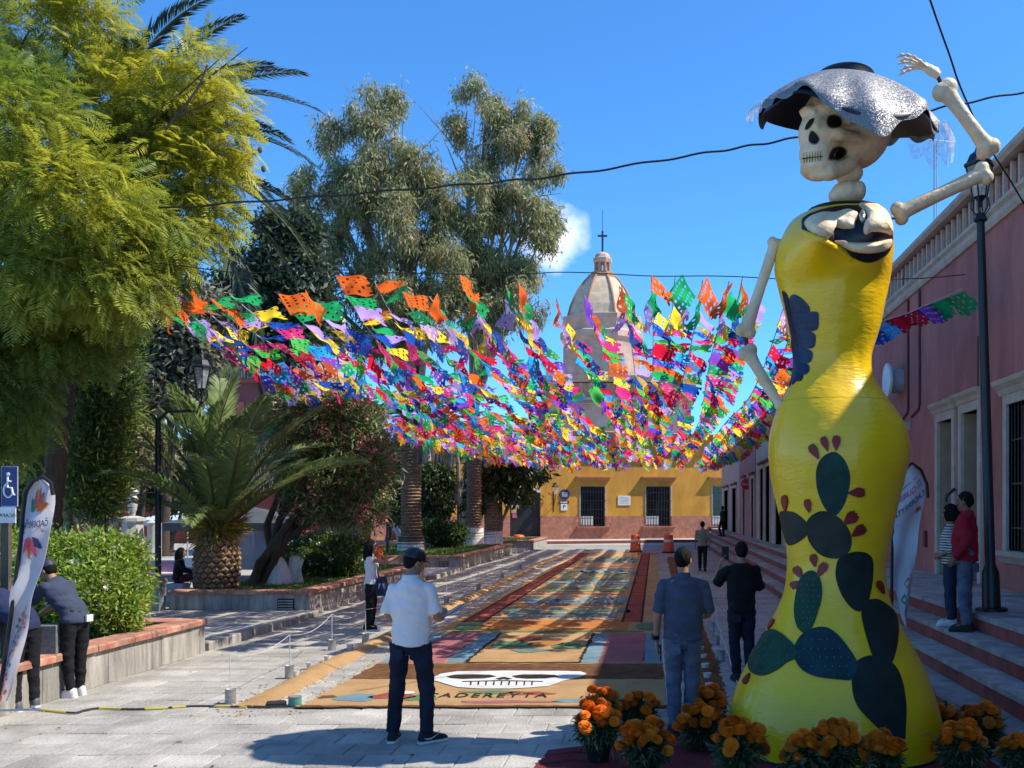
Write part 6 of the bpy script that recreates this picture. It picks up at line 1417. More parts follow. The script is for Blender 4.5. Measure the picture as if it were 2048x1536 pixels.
string(left, 'string_line', 'white string looping between the posts left of the carpet'); string(right, 'string_line', 'white string between the shaded posts right of the carpet')
cupm = mat('cup_white', (.72, .70, .68), .5)
def cup(px, py, label): q = G(px, py); t = empty('candle_cup', q, 0, label, 'candle', 'white candle cups along the sawdust ridges'); MB().lathe([(.04, 0), (.055, .09), (.05, .092), (.038, .03)], (0, 0, 0), 10).build('cup', cupm, t, True, 40); MB().lathe([(.034, .02), (.034, .06), (.004, .062)], (0, 0, 0), 8).build('wax', mat('wax', (.7, .66, .55), .6), t)
CUPS = ((1411, 1340, 'shaded white candle cup level with the polo man knees, middle of its row'), (1415, 1360, 'shaded white candle cup second nearest on the right ridge'), (1419, 1381, 'shaded white candle cup nearest the marigolds'), (1406, 1322, 'shaded white candle cup beside the polo man thigh'), (1401, 1305, 'farthest shaded white candle cup by the polo man'),
        (590, 1355, 'white candle cup beside the second string post'), (655, 1324, 'white candle cup just before the third string post'), (700, 1300, 'white candle cup beyond the third string post'), (760, 1262, 'white candle cup to the left of the clipboard man'), (620, 1338, 'white candle cup between the second and third string posts'), (875, 1215, 'white candle cup under the blue clipboard'), (930, 1190, 'farthest white candle cup on the sunny left ridge'))
for a in CUPS: cup(*a)
q = G(590, 1411); cn = empty('paint_tin', q, .3, 'small green tin at the near end of the sawdust ridge', 'tin'); MB().lathe([(.07, 0), (.07, .09), (.075, .095)], (0, 0, 0), 12).build('body', mat('tin_green', (.10, .32, .24), .5), cn, True, 40); MB().lathe([(.072, .096), (.072, .105), (.01, .107)], (0, 0, 0), 12).build('lid', tin, cn); MB().cbox((-.3, -.05, 0), (-.09, .06, .06), .02).build('brush', dk_b, cn)
cordm = bpy.data.materials.new('hazard_cord'); cordm.use_nodes = True; t = cordm.node_tree; b = t.nodes['Principled BSDF']; wv_ = t.nodes.new('ShaderNodeTexNoise'); wv_.inputs['Scale'].default_value = 3; co = t.nodes.new('ShaderNodeTexCoord'); cr_ = t.nodes.new('ShaderNodeValToRGB'); cr_.color_ramp.interpolation = 'CONSTANT'; cr_.color_ramp.elements[0].color = (.03, .03, .03, 1); cr_.color_ramp.elements[1].color = (.62, .50, .05, 1); cr_.color_ramp.elements[1].position = .55
t.links.new(co.outputs['Object'], wv_.inputs['Vector']); t.links.new(wv_.outputs['Fac'], cr_.inputs[0]); t.links.new(cr_.outputs[0], b.inputs['Base Color'])
cp_s = spline([(66, 1420), (110, 1425), (150, 1428), (170, 1423), (200, 1419), (260, 1421), (320, 1419), (380, 1415), (440, 1415), (500, 1417), (560, 1416), (600, 1416)], 6, False)
tag(MB().tube([G(x, y) + V((0, 0, .014)) for x, y in cp_s], .012, 5).build('hazard_cord', cordm), 'yellow and black cord lying across the paving to the carpet', 'cord')
wl = mat('white_flex', (.68, .68, .70), .6); hx_ = at(1325, 1276, 9.1)
P_ = [at(1325, 1278, 8.55), at(1327, 1320, 8.6), at(1332, 1360, 8.62), at(1335, 1400, 8.6), G(1330, 1412) + V((0, 0, .01)), G(1345, 1416) + V((0, 0, .01)), G(1375, 1418) + V((0, 0, .01))]
tag(MB().tube(P_, .008, 5).build('white_cable', wl), 'white cable hanging from the polo man hand to the ground', 'cable')
P_ = [G(x, y) + V((0, 0, .02)) for x, y in ((1432, 1245), (1440, 1262), (1448, 1290), (1458, 1315), (1467, 1350), (1475, 1370))]; tag(MB().tube(P_, .007, 5).build('white_cable', wl), 'white cable on the shaded paving by the black T-shirt man', 'cable')
# red carpet under the statue
rcp = mat('red_felt', (.22, .018, .022), .95, .2, 3, .5, 60)
poly = [G(x, y).xy for x, y in ((1098, 1502), (1180, 1492), (1300, 1478), (1420, 1470), (1480, 1468))] ; poly = [(p.x, p.y) for p in poly] + [(2.85, poly[-1].y), (2.9, 5.5), (-.9, 5.5), (-1.15, 6.9)]
n_ = []
for i in range(len(poly)):
    a, b = V(poly[i]), V(poly[(i + 1) % len(poly)]); m_ = max(1, int((b - a).length / .12)); n_ += [tuple(a.lerp(b, k / m_) + V((0, 0)) if k == 0 else a.lerp(b, k / m_)) for k in range(m_)]
tag(MB().prism([(x + random.uniform(-.012, .012), y + random.uniform(-.012, .012)) for x, y in n_], .004, .010).build('red_carpet', rcp), 'wrinkled red felt carpet under the skeleton statue', 'carpet')
fold = MB()
for (pts, r) in ((((1098, 1512), (1150, 1507), (1215, 1512)), .016), (((1080, 1532), (1140, 1524), (1210, 1528)), .02)): fold.tube([G(x, y) + V((0, 0, .008)) for x, y in pts], [r * .3, r, r * .4], 6)
fold.build('carpet_fold', rcp, bpy.data.objects['red_carpet'], True)
# parked car corner at the lower left: front wing, bumper and tyre, mostly outside the picture
cr0 = at(-150, 1700, 6.2); car = empty('parked_car', (-4.22, 6.35, 0), R(3), 'dark grey parked car whose rounded corner shows at the lower left edge', 'car')
cg = mat('car_grey', (.07, .075, .08), .35, .05, 3, coat=.5)
rings = []
for (y, zt, zb, w_) in ((.28, .62, .35, .55), (.18, .70, .30, .72), (0, .78, .24, .80), (-.5, .84, .22, .84), (-1.5, .92, .22, .86), (-3.6, .9, .22, .84), (-4.0, .75, .3, .75)):
    rings.append([V((-.85 + x * w_, y, zb + (zt - zb) * z)) for x, z in ((-1, .1), (-1, .6), (-.85, .92), (-.4, 1), (.4, 1), (.85, .92), (.985, .6), (1, .2), (.9, 0), (-.9, 0))])
MB().loft(rings).build('body', cg, car, True, 50)
rings = [[V((-.85 + x * w_, y, z)) for x in (-1, -.5, .5, 1) for z in ([z_] if 0 else [z_])] for (y, w_, z_) in ()]
MB().add([(-1.55, -1.0, .90), (-.15, -1.0, .90), (-.3, -1.7, 1.42), (-1.4, -1.7, 1.42), (-1.4, -3.0, 1.42), (-.3, -3.0, 1.42), (-.15, -3.7, .90), (-1.55, -3.7, .90)], [(0, 1, 2, 3), (3, 2, 5, 4), (4, 5, 6, 7), (1, 6, 5, 2), (0, 3, 4, 7), (0, 7, 6, 1)]).build('cabin', glass_d, car)
for x in (-.08, -1.62):
    for y in (-.75, -3.1): MB().lathe([(.26, -.1), (.31, -.06), (.31, .06), (.26, .1)], (x, y, .31), 20, Matrix.Rotation(R(90), 3, 'Y')).build('wheel', dk_b, car, True, 40)
MB().ell((-.22, .06, .60), (.16, .12, .08)).build('headlight', mw, car, True)

# ---- marigolds in pots
potm = mat('pot_black', (.015, .015, .016), .5); mar_m = [mat('marigold_orange', (.95, .29, .005), .7, .15, 14, c2=(.85, .21, .004), objrand=.12, trans=.25), mat('marigold_deep', (.75, .20, .008), .7, .15, 14, c2=(.6, .14, .004), objrand=.12, trans=.2)]
def ruffle(seed):
    "a pompom of short frilled petals"
    r_ = random.Random(seed); mb = MB(); mb.ell((0, 0, .016), (.034, .034, .028), None, 10, 6)
    for k in range(8):
        ph = .12 + k / 7 * 1.62; n = max(3, int(17 * math.sin(ph)))
        for i in range(n):
            a = 2 * math.pi * (i + .5 * (k % 2)) / n + r_.uniform(-.12, .12); d = V((math.sin(ph) * math.cos(a), math.sin(ph) * math.sin(a), math.cos(ph))); s = V((-math.sin(a), math.cos(a), 0)); u = d.cross(s)
            c = V((0, 0, .016)) + V((d.x * .030, d.y * .030, d.z * .026)); e = V((0, 0, .016)) + V((d.x * .047, d.y * .047, d.z * .038)) * r_.uniform(.92, 1.06) - u * .006
            w_ = .011; mb.add([c - s * w_ * .6, c + s * w_ * .6, e + s * w_ + u * .002, e + d * .003, e - s * w_ - u * .002], [(0, 1, 2, 3), (0, 3, 4)])
    return mb.mesh('flower_head')
heads = [ruffle(i) for i in range(3)]
for i, h in enumerate(heads): h.materials.append(mar_m[0])
def marigold(px, py, Y, zoff, label, sc_px, nh, flat=.9, seed=0):
    "plant whose flower dome is centred on (px,py) at depth Y"
    r_ = random.Random(seed + 40); c = at(px, py, Y); t = empty('marigold_pot', (c.x, c.y, zoff), r_.uniform(0, 6), label, 'potted plant', 'marigold pots around the statue')
    H_ = c.z - zoff; rad = sc_px * Y / 1700; ph = min(.22, H_ * .45)
    MB().lathe([(.085, 0), (.115, ph), (.12, ph + .005), (.12, ph + .02), (.105, ph + .02), (.10, ph - .03)], (0, 0, 0), 16).build('pot', potm, t, True, 40)
    v, f, cc = tufts([(V((0, 0, (H_ + ph) / 2)), (rad * .55, rad * .55, (H_ - ph) * .6)), (V((0, 0, H_ - rad * .35)), (rad * .7, rad * .7, rad * .45))], 210, 10, .035, .075, .016, [((.035, .07, .026), 3), ((.07, .11, .045), 2), ((.17, .21, .12), .6)], droop=.3, spread=.7, out=.9, shell=2.4); npmesh('foliage', v, f, LEAF_D, t, cc)
    nh = int(nh * .85)
    for i in range(nh):
        a = i * 2.4 + r_.uniform(-.3, .3); q = math.sqrt((i + .5) / nh); z = H_ + rad * flat * (math.sqrt(max(0, 1 - q * q)) * 1.15 - .55) + r_.uniform(-.04, .03)
        d = V((math.cos(a) * q * rad, math.sin(a) * q * rad, z)); o = link('flower_head', heads[i % 3], None, t, d); s = r_.uniform(.95, 1.3); o.scale = (s, s, s)
        o.rotation_euler = (r_.uniform(-.3, .3) - math.sin(a) * q * .7, r_.uniform(-.3, .3) + math.cos(a) * q * .7, r_.uniform(0, 6))
        if r_.random() < .3: o.material_slots[0].link = 'OBJECT'; o.material_slots[0].material = mar_m[1]
MG = [(1196, 1440, 7.25, 'sunlit marigold pot at the left end of the row', 46, 24), (1202, 1402, 8.4, 'shaded marigold pot behind the sunlit one', 34, 16), (1292, 1476, 6.9, 'tall marigold pot second from left, in half sun', 50, 34), (1275, 1415, 8.5, 'marigold pot before the near carpet corner', 42, 22), (1402, 1440, 7.6, 'marigold pot between polo man and yellow dress', 48, 30),
      (1413, 1400, 8.5, 'rear marigold pot at the left hem of the dress', 38, 20), (1478, 1478, 6.3, 'marigold pot in front of the left hem of the dress', 52, 30), (1612, 1500, 6.1, 'low marigold pot in front of the dress, left of the centre pair', 38, 20), (1672, 1478, 6.2, 'marigold pot in front of the dress, right of the centre pair', 46, 26), (1764, 1502, 6.1, 'low marigold pot under the lowest black cactus pad', 42, 22),
      (1886, 1432, 8.0, 'shaded marigold pot tucked behind the right hem', 26, 12), (1922, 1482, 6.6, 'marigold pot by the steps, right of the dress', 46, 24), (1962, 1440, 7.4, 'marigold pot against the lowest red step', 40, 20), (2040, 1496, 6.5, 'marigold pot cut by the right picture edge', 34, 14)]
for i, (px, py, Y, lb_, s_px, nh) in enumerate(MG): marigold(px, py, Y, .0, lb_, s_px, nh, seed=i)

# ================================================================ PAPEL PICADO
PC = dict(orange=(.78, .13, .02), green=(.015, .36, .11), lilac=(.46, .30, .72), yellow=(.88, .62, .04), blue=(.014, .075, .38), pink=(.72, .035, .20), lime=(.07, .50, .09), red=(.62, .012, .035), cyan=(.02, .36, .68), purple=(.20, .06, .48))
def papermat(n, c):
    m = bpy.data.materials.new('paper_' + n); m.use_nodes = True; t = m.node_tree; b = t.nodes['Principled BSDF']; b.inputs['Base Color'].default_value = (*c, 1); b.inputs['Roughness'].default_value = .55; b.inputs['Specular IOR Level'].default_value = .25
    tr = t.nodes.new('ShaderNodeBsdfTranslucent'); tr.inputs[0].default_value = (*[min(1, q * 1.15) for q in c], 1); ms = t.nodes.new('ShaderNodeMixShader'); ms.inputs[0].default_value = .68
    t.links.new(b.outputs[0], ms.inputs[1]); t.links.new(tr.outputs[0], ms.inputs[2]); t.links.new(ms.outputs[0], t.nodes['Material Output'].inputs[0]); return m
PM = {k: papermat(k, c) for k, c in PC.items()}
def flag_mesh(seed, w=.49, h=.41, nx=13, ny=10):
    "cut paper: hangs from the x axis down -z, rippled; holes are real openings"
    r_ = random.Random(seed); a1, a2, p1, p2 = r_.uniform(.03, .07), r_.uniform(.02, .05), r_.uniform(0, 6), r_.uniform(0, 6); curl = r_.uniform(-.22, .35); pinch = r_.uniform(.0, .35); shear = r_.uniform(-.25, .25)
    vs = []
    for j in range(ny + 1):
        v = j / ny
        for i in range(nx + 1):
            u = i / nx - .5; x = u * w * (1 - pinch * v) + shear * v * h; z = -v * h
            if j == ny: z -= .022 * (i % 2)
            y = (a1 * math.sin(u * 7 + p1 + v * 2) + a2 * math.sin(v * 6 + p2 + u * 4)) * (v ** .7) + curl * v * v * h + .03 * abs(u) * v
            vs.append((x, y, z * math.cos(curl * v)))
    pat = seed % 3; fs = []
    for j in range(ny):
        for i in range(nx):
            hole = False; mi = abs(i - (nx - 1) / 2); 
            if 1 <= j <= ny - 2 and 0 < i < nx - 1:
                if pat == 0: hole = i % 2 == 1 and j % 2 == 1 and (i + j) % 4 == 0
                elif pat == 1: hole = int(mi) % 2 == 1 and j % 3 == 1
                else: hole = (2.3 < math.hypot(mi, j - ny / 2) < 3.0 and j % 2 == 0) or (mi > 4 and j % 3 == 1)
            if j == ny - 1: hole = i % 3 == 2
            if hole: continue
            a = j * (nx + 1) + i; fs.append((a, a + 1, a + nx + 2, a + nx + 1))
    me = bpy.data.meshes.new('flag'); me.from_pydata(vs, [], fs); me.update(); me.polygons.foreach_set('use_smooth', [True] * len(fs)); me.materials.append(PM['orange']); return me
FM = [flag_mesh(i) for i in range(12)]
SEQ = ['orange', 'green', 'lilac', 'yellow', 'blue', 'pink', 'lime', 'red', 'cyan', 'purple']
strm = mat('flag_string', (.45, .44, .42), .8)
XS = np.concatenate([np.linspace(-8.6, -3.2, 14), np.linspace(-2.8, 3.3, 15)]); NAMES = {}
fr_ = random.Random(5); n_fl = 0
YA, YB = 12.6 * K, 46.5 * K
ordn = ['first', 'second', 'third', 'fourth', 'fifth', 'sixth', 'seventh', 'eighth', 'ninth', 'tenth', 'eleventh', 'twelfth', 'thirteenth', 'fourteenth', 'fifteenth', 'sixteenth', 'seventeenth', 'eighteenth', 'nineteenth', 'twentieth', 'twenty-first', 'twenty-second', 'twenty-third', 'twenty-fourth', 'twenty-fifth', 'twenty-sixth', 'twenty-seventh', 'twenty-eighth', 'twenty-ninth', 'thirtieth']
for si, X in enumerate(XS):
    X0 = X + fr_.uniform(-.2, .2); X1 = X * .93 + fr_.uniform(-.25, .25); za = 5.6 + .25 * math.cos((X + 2) / 7 * 1.3) * 0 + fr_.uniform(-.12, .12) + (.25 if X > 2 else 0); zb = 4.75 + fr_.uniform(-.25, .2); sag = fr_.uniform(.45, .85)
    yA = YA + fr_.uniform(-.5, 1.2) + (1.2 if X < -5 else 0); yB_ = YB + fr_.uniform(-2, 1)
    zl = 5.02 + fr_.uniform(-.2, .2)
    P = lambda s: V((X0 + (X1 - X0) * s + .12 * math.sin(s * 9 + si), yA + (yB_ - yA) * s, zl + (zb - zl) * s + (za - zl) * math.exp(-s * 13) - sag * .35 * 4 * s * (1 - s) + .05 * math.sin(s * 23 + si)))
    t = empty('paper_flag_garland', P(0), 0, f'{ordn[si]} paper flag garland from the left of those running down the street', 'garland', 'papel picado garlands over the street')
    o0 = P(0)
    MB().tube([P(k / 60) - o0 for k in range(61)], .009, 4).build('string', strm, t)
    L = yB_ - yA; n = int(L / .45); off = fr_.choice((0, 0, 0, 1)); first = 9 if fr_.random() < .3 else 0
    for k in range(n):
        s = (k + .5) / n; p = P(s) - o0; d = (P(min(1, s + .01)) - P(max(0, s - .01))).normalized()
        if fr_.random() < .03: continue
        c = SEQ[(k // 1 + first + off) % 10] if k < 22 else fr_.choice(SEQ + ['orange', 'green', 'lilac', 'yellow', 'pink', 'yellow'])
        o = link('flag', FM[fr_.randrange(12)], None, t, p); o.material_slots[0].link = 'OBJECT'; o.material_slots[0].material = PM[c]
        # x axis along the string; the paper hangs down and is blown to the right and away
        blow = fr_.gauss((.55 if k < 3 and X > -4 else 1.12) + .22 * math.sin(k * .35 + si * .2), .36); yaw = math.atan2(d.y, d.x); pitch = -math.asin(d.z)
        o.rotation_euler = (Matrix.Rotation(yaw, 3, 'Z') @ Matrix.Rotation(pitch, 3, 'Y') @ Matrix.Rotation(-blow if True else 0, 3, 'X') @ Matrix.Rotation(fr_.gauss(0, .25), 3, 'Z')).to_euler()
        sc = fr_.uniform(.9, 1.12); o.scale = (sc, sc, sc); n_fl += 1
q0, q1 = at(1722, 655, 15.5), at(1925, 578, 13.5); t = empty('paper_flag_garland', q0, 0, 'short paper flag strand between the yellow dress and the pink wall', 'garland', 'papel picado garlands over the street')
MB().tube([V((0, 0, 0)), (q1 - q0) * .5 - V((0, 0, .06)), q1 - q0], .009, 4).build('string', strm, t)
for k, c in enumerate(['blue', 'cyan', 'red', 'red', 'purple', 'green', 'green']):
    o = link('flag', FM[k % 12], None, t, (q1 - q0) * ((k + .5) / 7) - V((0, 0, .05))); o.material_slots[0].link = 'OBJECT'; o.material_slots[0].material = PM[c]
    d = (q1 - q0).normalized(); o.rotation_euler = (Matrix.Rotation(math.atan2(d.y, d.x), 3, 'Z') @ Matrix.Rotation(-math.asin(d.z), 3, 'Y') @ Matrix.Rotation(fr_.uniform(.7, 1.2), 3, 'X')).to_euler()
wire_('flag_cable', [(240, 520), (480, 545), (700, 540), (905, 550), (1110, 545), (1320, 551), (1540, 556), (1760, 560), (1930, 550)], 12.7, .008, 'thin cable across the street carrying the near ends of the flag garlands', 6)
# ================================================================ PEOPLE
def cloth(n, c, rough=.85, var=.1, c2=None): return mat('cloth_' + n, c, rough, var, 9, .25, 90, c2=c2, spec=.2)
skin_m = mat('skin', (.36, .185, .11), .55, .08, 12, .1, 60, spec=.35); skin_d = mat('skin_dark', (.24, .115, .065), .55, .08, 12, .1, 60, spec=.35)
hair_m = mat('hair_black', (.008, .0065, .006), .75, .2, 30, .4, 120, stretch=(1, 1, .25), spec=.15); eye_w = mat('eye_white', (.6, .58, .55), .4); eye_d = mat('eye_dark', (.01, .008, .006), .3); lip_m = mat('lip', (.26, .09, .07), .5)
def bez(P, n=7):
    "smooth path through joints"
    P = [V(p) for p in P]; out = []
    for i in range(len(P) - 1):
        p0, p1, p2, p3 = P[max(i - 1, 0)], P[i], P[i + 1], P[min(i + 2, len(P) - 1)]
        for s in range(n):
            t = s / n; out.append(.5 * ((2 * p1) + (p2 - p0) * t + (2 * p0 - 5 * p1 + 4 * p2 - p3) * t * t + (3 * p1 - p0 - 3 * p2 + p3) * t ** 3))
    return out + [P[-1]]
def limb(mb, joints, radii, n=12, grow=0.0, tight=True):
    P, Rr = [], []
    for i in range(len(joints) - 1):
        k = 6
        for s in range(k): t = s / k; P.append(V(joints[i]).lerp(V(joints[i + 1]), t)); Rr.append(radii[i] * (1 - t) + radii[i + 1] * t + grow)
    P.append(V(joints[-1])); Rr.append(radii[-1] + grow)
    Q = P[:]
    for _ in range(2): Q = [Q[0]] + [(Q[i - 1] + Q[i] * 2 + Q[i + 1]) / 4 for i in range(1, len(Q) - 1)] + [Q[-1]]
    mb.tube(Q, Rr, n)
def person(name_label, loc, rz, p, group=None):
    """p: joints in metres, person frame: +y forward, +x right, z up, feet at z=0.
    spine: [(centre, half width, half depth)...] from crotch to neck base."""
    t = empty('person', loc, rz, name_label, 'person', group); vx = p.get('vox', .012); sk = p.get('skin', skin_m); S = p['spine']; fem = p.get('fem', False)
    j = p['j']; hc = V(j['head']); hd = p.get('look', V((0, 1, 0))).normalized(); up = p.get('hup', V((0, 0, 1))); sd = hd.cross(up).normalized(); up = sd.cross(hd).normalized()
    HM = Matrix((sd, hd, up)).transposed()
    H = lambda x, y, z: hc + HM @ V((x, y, z))
    xa = p.get('xaxis', V((1, 0, 0)))
    def torso(mb, g, k0=0, k1=None, gz=0):
        rings = []; SS = S[k0:k1]; C = []
        for i in range(len(SS) - 1):
            for s in range(5):
                f = s / 5; a, b = SS[i], SS[i + 1]; C.append((V(a[0]).lerp(V(b[0]), f), a[1] * (1 - f) + b[1] * f, a[2] * (1 - f) + b[2] * f))
        C.append((V(SS[-1][0]), SS[-1][1], SS[-1][2]))
        for _ in range(2): C = [C[0]] + [tuple((C[i - 1][q] + C[i][q] * 2 + C[i + 1][q]) / 4 for q in range(3)) for i in range(1, len(C) - 1)] + [C[-1]]
        for i, (c, rx, ry) in enumerate(C):
            d = (C[min(i + 1, len(C) - 1)][0] - C[max(i - 1, 0)][0]).normalized(); ya = d.cross(xa).normalized()
            rings.append(mb.ring(c, xa * (rx + g), ya * (ry + g), 20))
        mb.loft(rings)
    # ---- body: head, neck, trunk, limbs and hands in one skin
    mb = MB()
    mb.ell(H(0, -.012, .02), (.074, .092, .098), HM, 16, 12); mb.ell(H(0, .022, -.045), (.058, .068, .072), HM, 14, 10); mb.ell(H(0, .045, -.085), (.036, .042, .034), HM)
    mb.tube([H(0, .082, .018), H(0, .105, -.022), H(0, .088, -.034)], [.010, .017, .012], 8)
    for s in (-1, 1):
        mb.ell(H(s * .077, -.008, -.008), (.011, .024, .033), HM, 8, 6); mb.ell(H(s * .036, .068, -.018), (.024, .022, .020), HM, 8, 6); mb.ell(H(s * .032, .078, .032), (.026, .014, .010), HM, 8, 6)
    nb = V(S[-1][0]); mb.tube([nb - V((0, 0, .04)), nb.lerp(hc, .3), H(0, -.012, -.05)], [.064, .055, .052], 12)
    torso(mb, -.018)
    A = p.get('arm_r', (.050, .040, .027)); Lr = p.get('leg_r', (.080, .054, .036))
    for s, side in ((-1, 'l'), (1, 'r')):
        sh, el, wr, ht = [V(j[k + side]) for k in ('sh', 'el', 'wr', 'hand')]
        limb(mb, [sh, el, wr], A); fd = (ht - wr).normalized(); pn_ = V(p.get('palm' + side, (s * -1, 0, 0))); pn_ = (pn_ - fd * pn_.dot(fd)).normalized(); fs_ = fd.cross(pn_).normalized()
        mb.ell(wr + fd * .055, (.020, .038, .052), Matrix((pn_, fs_, fd)).transposed(), 10, 8)
        cu = p.get('curl' + side, .5)
        for k in range(4):
            o = (k - 1.5) * .019; L = (.068, .078, .074, .058)[k]; a = wr + fd * .092 + fs_ * o
            b_ = a + (fd * math.cos(cu * .6) + pn_ * math.sin(cu * .6)) * L * .5; c_ = b_ + (fd * math.cos(cu * 1.7) + pn_ * math.sin(cu * 1.7)) * L * .5
            mb.tube([wr + fd * .06 + fs_ * o * .8, a, b_, c_], [.010, .0105, .0095, .0075], 7)
        th = p.get('thumb' + side, 1); a = wr + fd * .028 - fs_ * th * .026; mb.tube([a, a + fd * .03 - fs_ * th * .022 + pn_ * .014, a + fd * .065 - fs_ * th * .022 + pn_ * .028], [.014, .0125, .009], 7)
        hp, kn, an, to = [V(j[k + side]) for k in ('hip', 'knee', 'ank', 'toe')]
        limb(mb, [hp, kn, an], Lr); mb.tube([an, an.lerp(to, .5), to], [.035, .035, .025], 8)
    fuse(mb, 'body', sk, t, vx * .62 if p.get('near', False) else vx * .75, 2)
    # ---- face
    if p.get('face', True):
        fm = MB(); fe = MB(); fb = MB()
        for s in (-1, 1):
            fm.ell(H(s * .032, .0805, .008), (.0125, .006, .0075), HM, 8, 6); fe.ell(H(s * .032, .0855, .008), (.006, .004, .006), HM, 8, 6); fb.tube([H(s * .015, .092, .030), H(s * .034, .092, .035), H(s * .052, .080, .028)], [.004, .005, .003], 6)
        fm.build('eyes', eye_w, t, True); fe.build('pupils', eye_d, t, True); fb.build('eyebrows', hair_m, t, True)
        fl = MB(); fl.tube([H(-.024, .088, -.060), H(0, .096, -.057), H(.024, .088, -.060)], [.004, .007, .004], 6); fl.build('mouth', lip_m, t, True)
        if p.get('moustache'): q = MB(); q.tube([H(-.036, .084, -.054), H(-.015, .098, -.046), H(0, .101, -.044), H(.015, .098, -.046), H(.036, .084, -.054)], [.004, .010, .010, .010, .004], 7); q.build('moustache', hair_m, t, True)
    # ---- hair
    if p.get('hair', 'short'):
        mb = MB(); kind = p.get('hair', 'short')
        rings = []
        for k in range(11):
            ph = (k / 10) * 2.05; ring = []
            for i in range(26):
                a = 2 * math.pi * i / 26; front = math.cos(a)
                lim = 2.62 if front < -.55 else (2.62 - (front + .55) * 1.02); q = ph * lim / 2.05
                w_ = 1 + .05 * mnoise.noise(V((math.cos(a) * 3, math.sin(a) * 3, k * .5 + loc[0])))
                ring.append(H(math.sin(q) * math.sin(a) * .084 * w_, -.014 + math.sin(q) * math.cos(a) * .103 * w_, .022 + math.cos(q) * .112 * w_))
            rings.append(ring)
        inner = [[hc + (q - hc) * .9 for q in r] for r in rings]
        mb.loft(rings + inner[::-1], True, True)
        if kind == 'bob': 
            for k in range(12):
                a = math.pi * (.30 + 1.4 * k / 11); mb.tube([H(math.sin(a) * .078, math.cos(a) * .09 - .015, .03), H(math.sin(a) * .098, math.cos(a) * .108 - .02, -.03), H(math.sin(a) * .092, math.cos(a) * .098 - .02, -.10)], [.03, .034, .02], 8)
        if kind == 'long':
            for k in range(9):
                a = math.pi * (.45 + 1.1 * k / 8); mb.tube([H(math.sin(a) * .075, math.cos(a) * .09 - .01, .04), H(math.sin(a) * .088, math.cos(a) * .10 - .02, -.06), H(math.sin(a) * .085, math.cos(a) * .095 - .03, -.17), H(math.sin(a) * .06, math.cos(a) * .07 - .04, -.25)], [.03, .034, .032, .012], 8)
        if kind == 'pony': mb.tube([H(0, -.10, .03), H(0, -.14, -.02), H(0, -.13, -.13), H(0, -.11, -.2)], [.03, .035, .03, .01], 8)
        fuse(mb, 'hair', hair_m, t, .010, 2, (.006, 40, 14, 3))
    # ---- cap
    if p.get('cap'):
        mb = MB(); rings = [[H(math.sin(a) * r * .088, -.010 + math.cos(a) * r * .105, z) for a in [2 * math.pi * i / 22 for i in range(22)]] for r, z in ((1.0, .032), (1.02, .055), (.96, .09), (.78, .12), (.45, .138), (.05, .145))]
        mb.loft(rings); c_ = mb.build('cap', p['cap'], t, True, 70)
        mb = MB(); top = [H(math.sin(a) * .082, .075 + max(0, math.cos(a)) * .095, .040 - .012 * math.cos(a) + .0) for a in [(-1 + 2 * i / 12) * math.pi / 2 for i in range(13)]]
        mb.loft([top, [q - up * .007 for q in top]], False, False); n = len(mb.v) // 2; mb.f += [tuple(range(n)), tuple(range(n, 2 * n))[::-1]]; mb.build('cap_peak', p['cap'], t, True, 40)
    # ---- top
    tp = p['top']; mb = MB(); hem = p.get('hem', .30); S_old = S
    c0, c1 = V(S[1][0]), V(S[0][0]); S = [(c0.lerp(c1, hem), S[1][1] * 1.02, S[1][2] * 1.03)] + S_old[1:]
    torso(mb, .013, 0); S = S_old
    sl = p.get('sleeve', .55)
    for side in 'lr':
        sh, el, wr = [V(j[k + side]) for k in ('sh', 'el', 'wr')]
        neck = V(S[-1][0]); inn = sh.lerp(neck, .42) - V((0, 0, .055)); mb.tube([neck.lerp(sh, .12) - V((0, 0, .05)), inn, sh - V((0, 0, .012))], [.058, .070, A[0] + .012], 14); mb.ell(sh - V((0, 0, .006)), A[0] + .014, None, 14, 10)
        if sl > 0:
            if sl <= 1: e = sh.lerp(el, sl); limb(mb, [sh, sh.lerp(e, .5), e], [A[0] + .011, A[0] + .014, A[0] + .018], 14)
            else: limb(mb, [sh, el, el.lerp(wr, sl - 1)], [A[0] + .016, A[1] + .018, A[2] + .018], 14)
    fuse(mb, p.get('top_name', 'shirt'), tp, t, vx, 3, (lambda f_: (f_[0] * 1.5, *f_[1:]))(p.get('fold', (.010, 5, 9, loc[0]))))
    if p.get('collar'):
        mb = MB(); nb2 = V(S[-1][0]); mb.lathe([(.082, -.03), (.076, .018), (.070, .022), (.066, -.01)], nb2 + V((0, -.005, .015)), 18); mb.build('collar', p['collar'], t, True, 60)
    # ---- trousers
    mb = MB(); torso(mb, .003, 0, 3)
    for side in 'lr':
        hp, kn, an = [V(j[k + side]) for k in ('hip', 'knee', 'ank')]; tr_ = p.get('trouser_r', (.098, .074, .060)); limb(mb, [hp, kn, an + V((0, 0, .005))], tr_, 14)
    fuse(mb, 'trousers', p['bottom'], t, vx, 3, (.011, 6, 13, loc[1]))
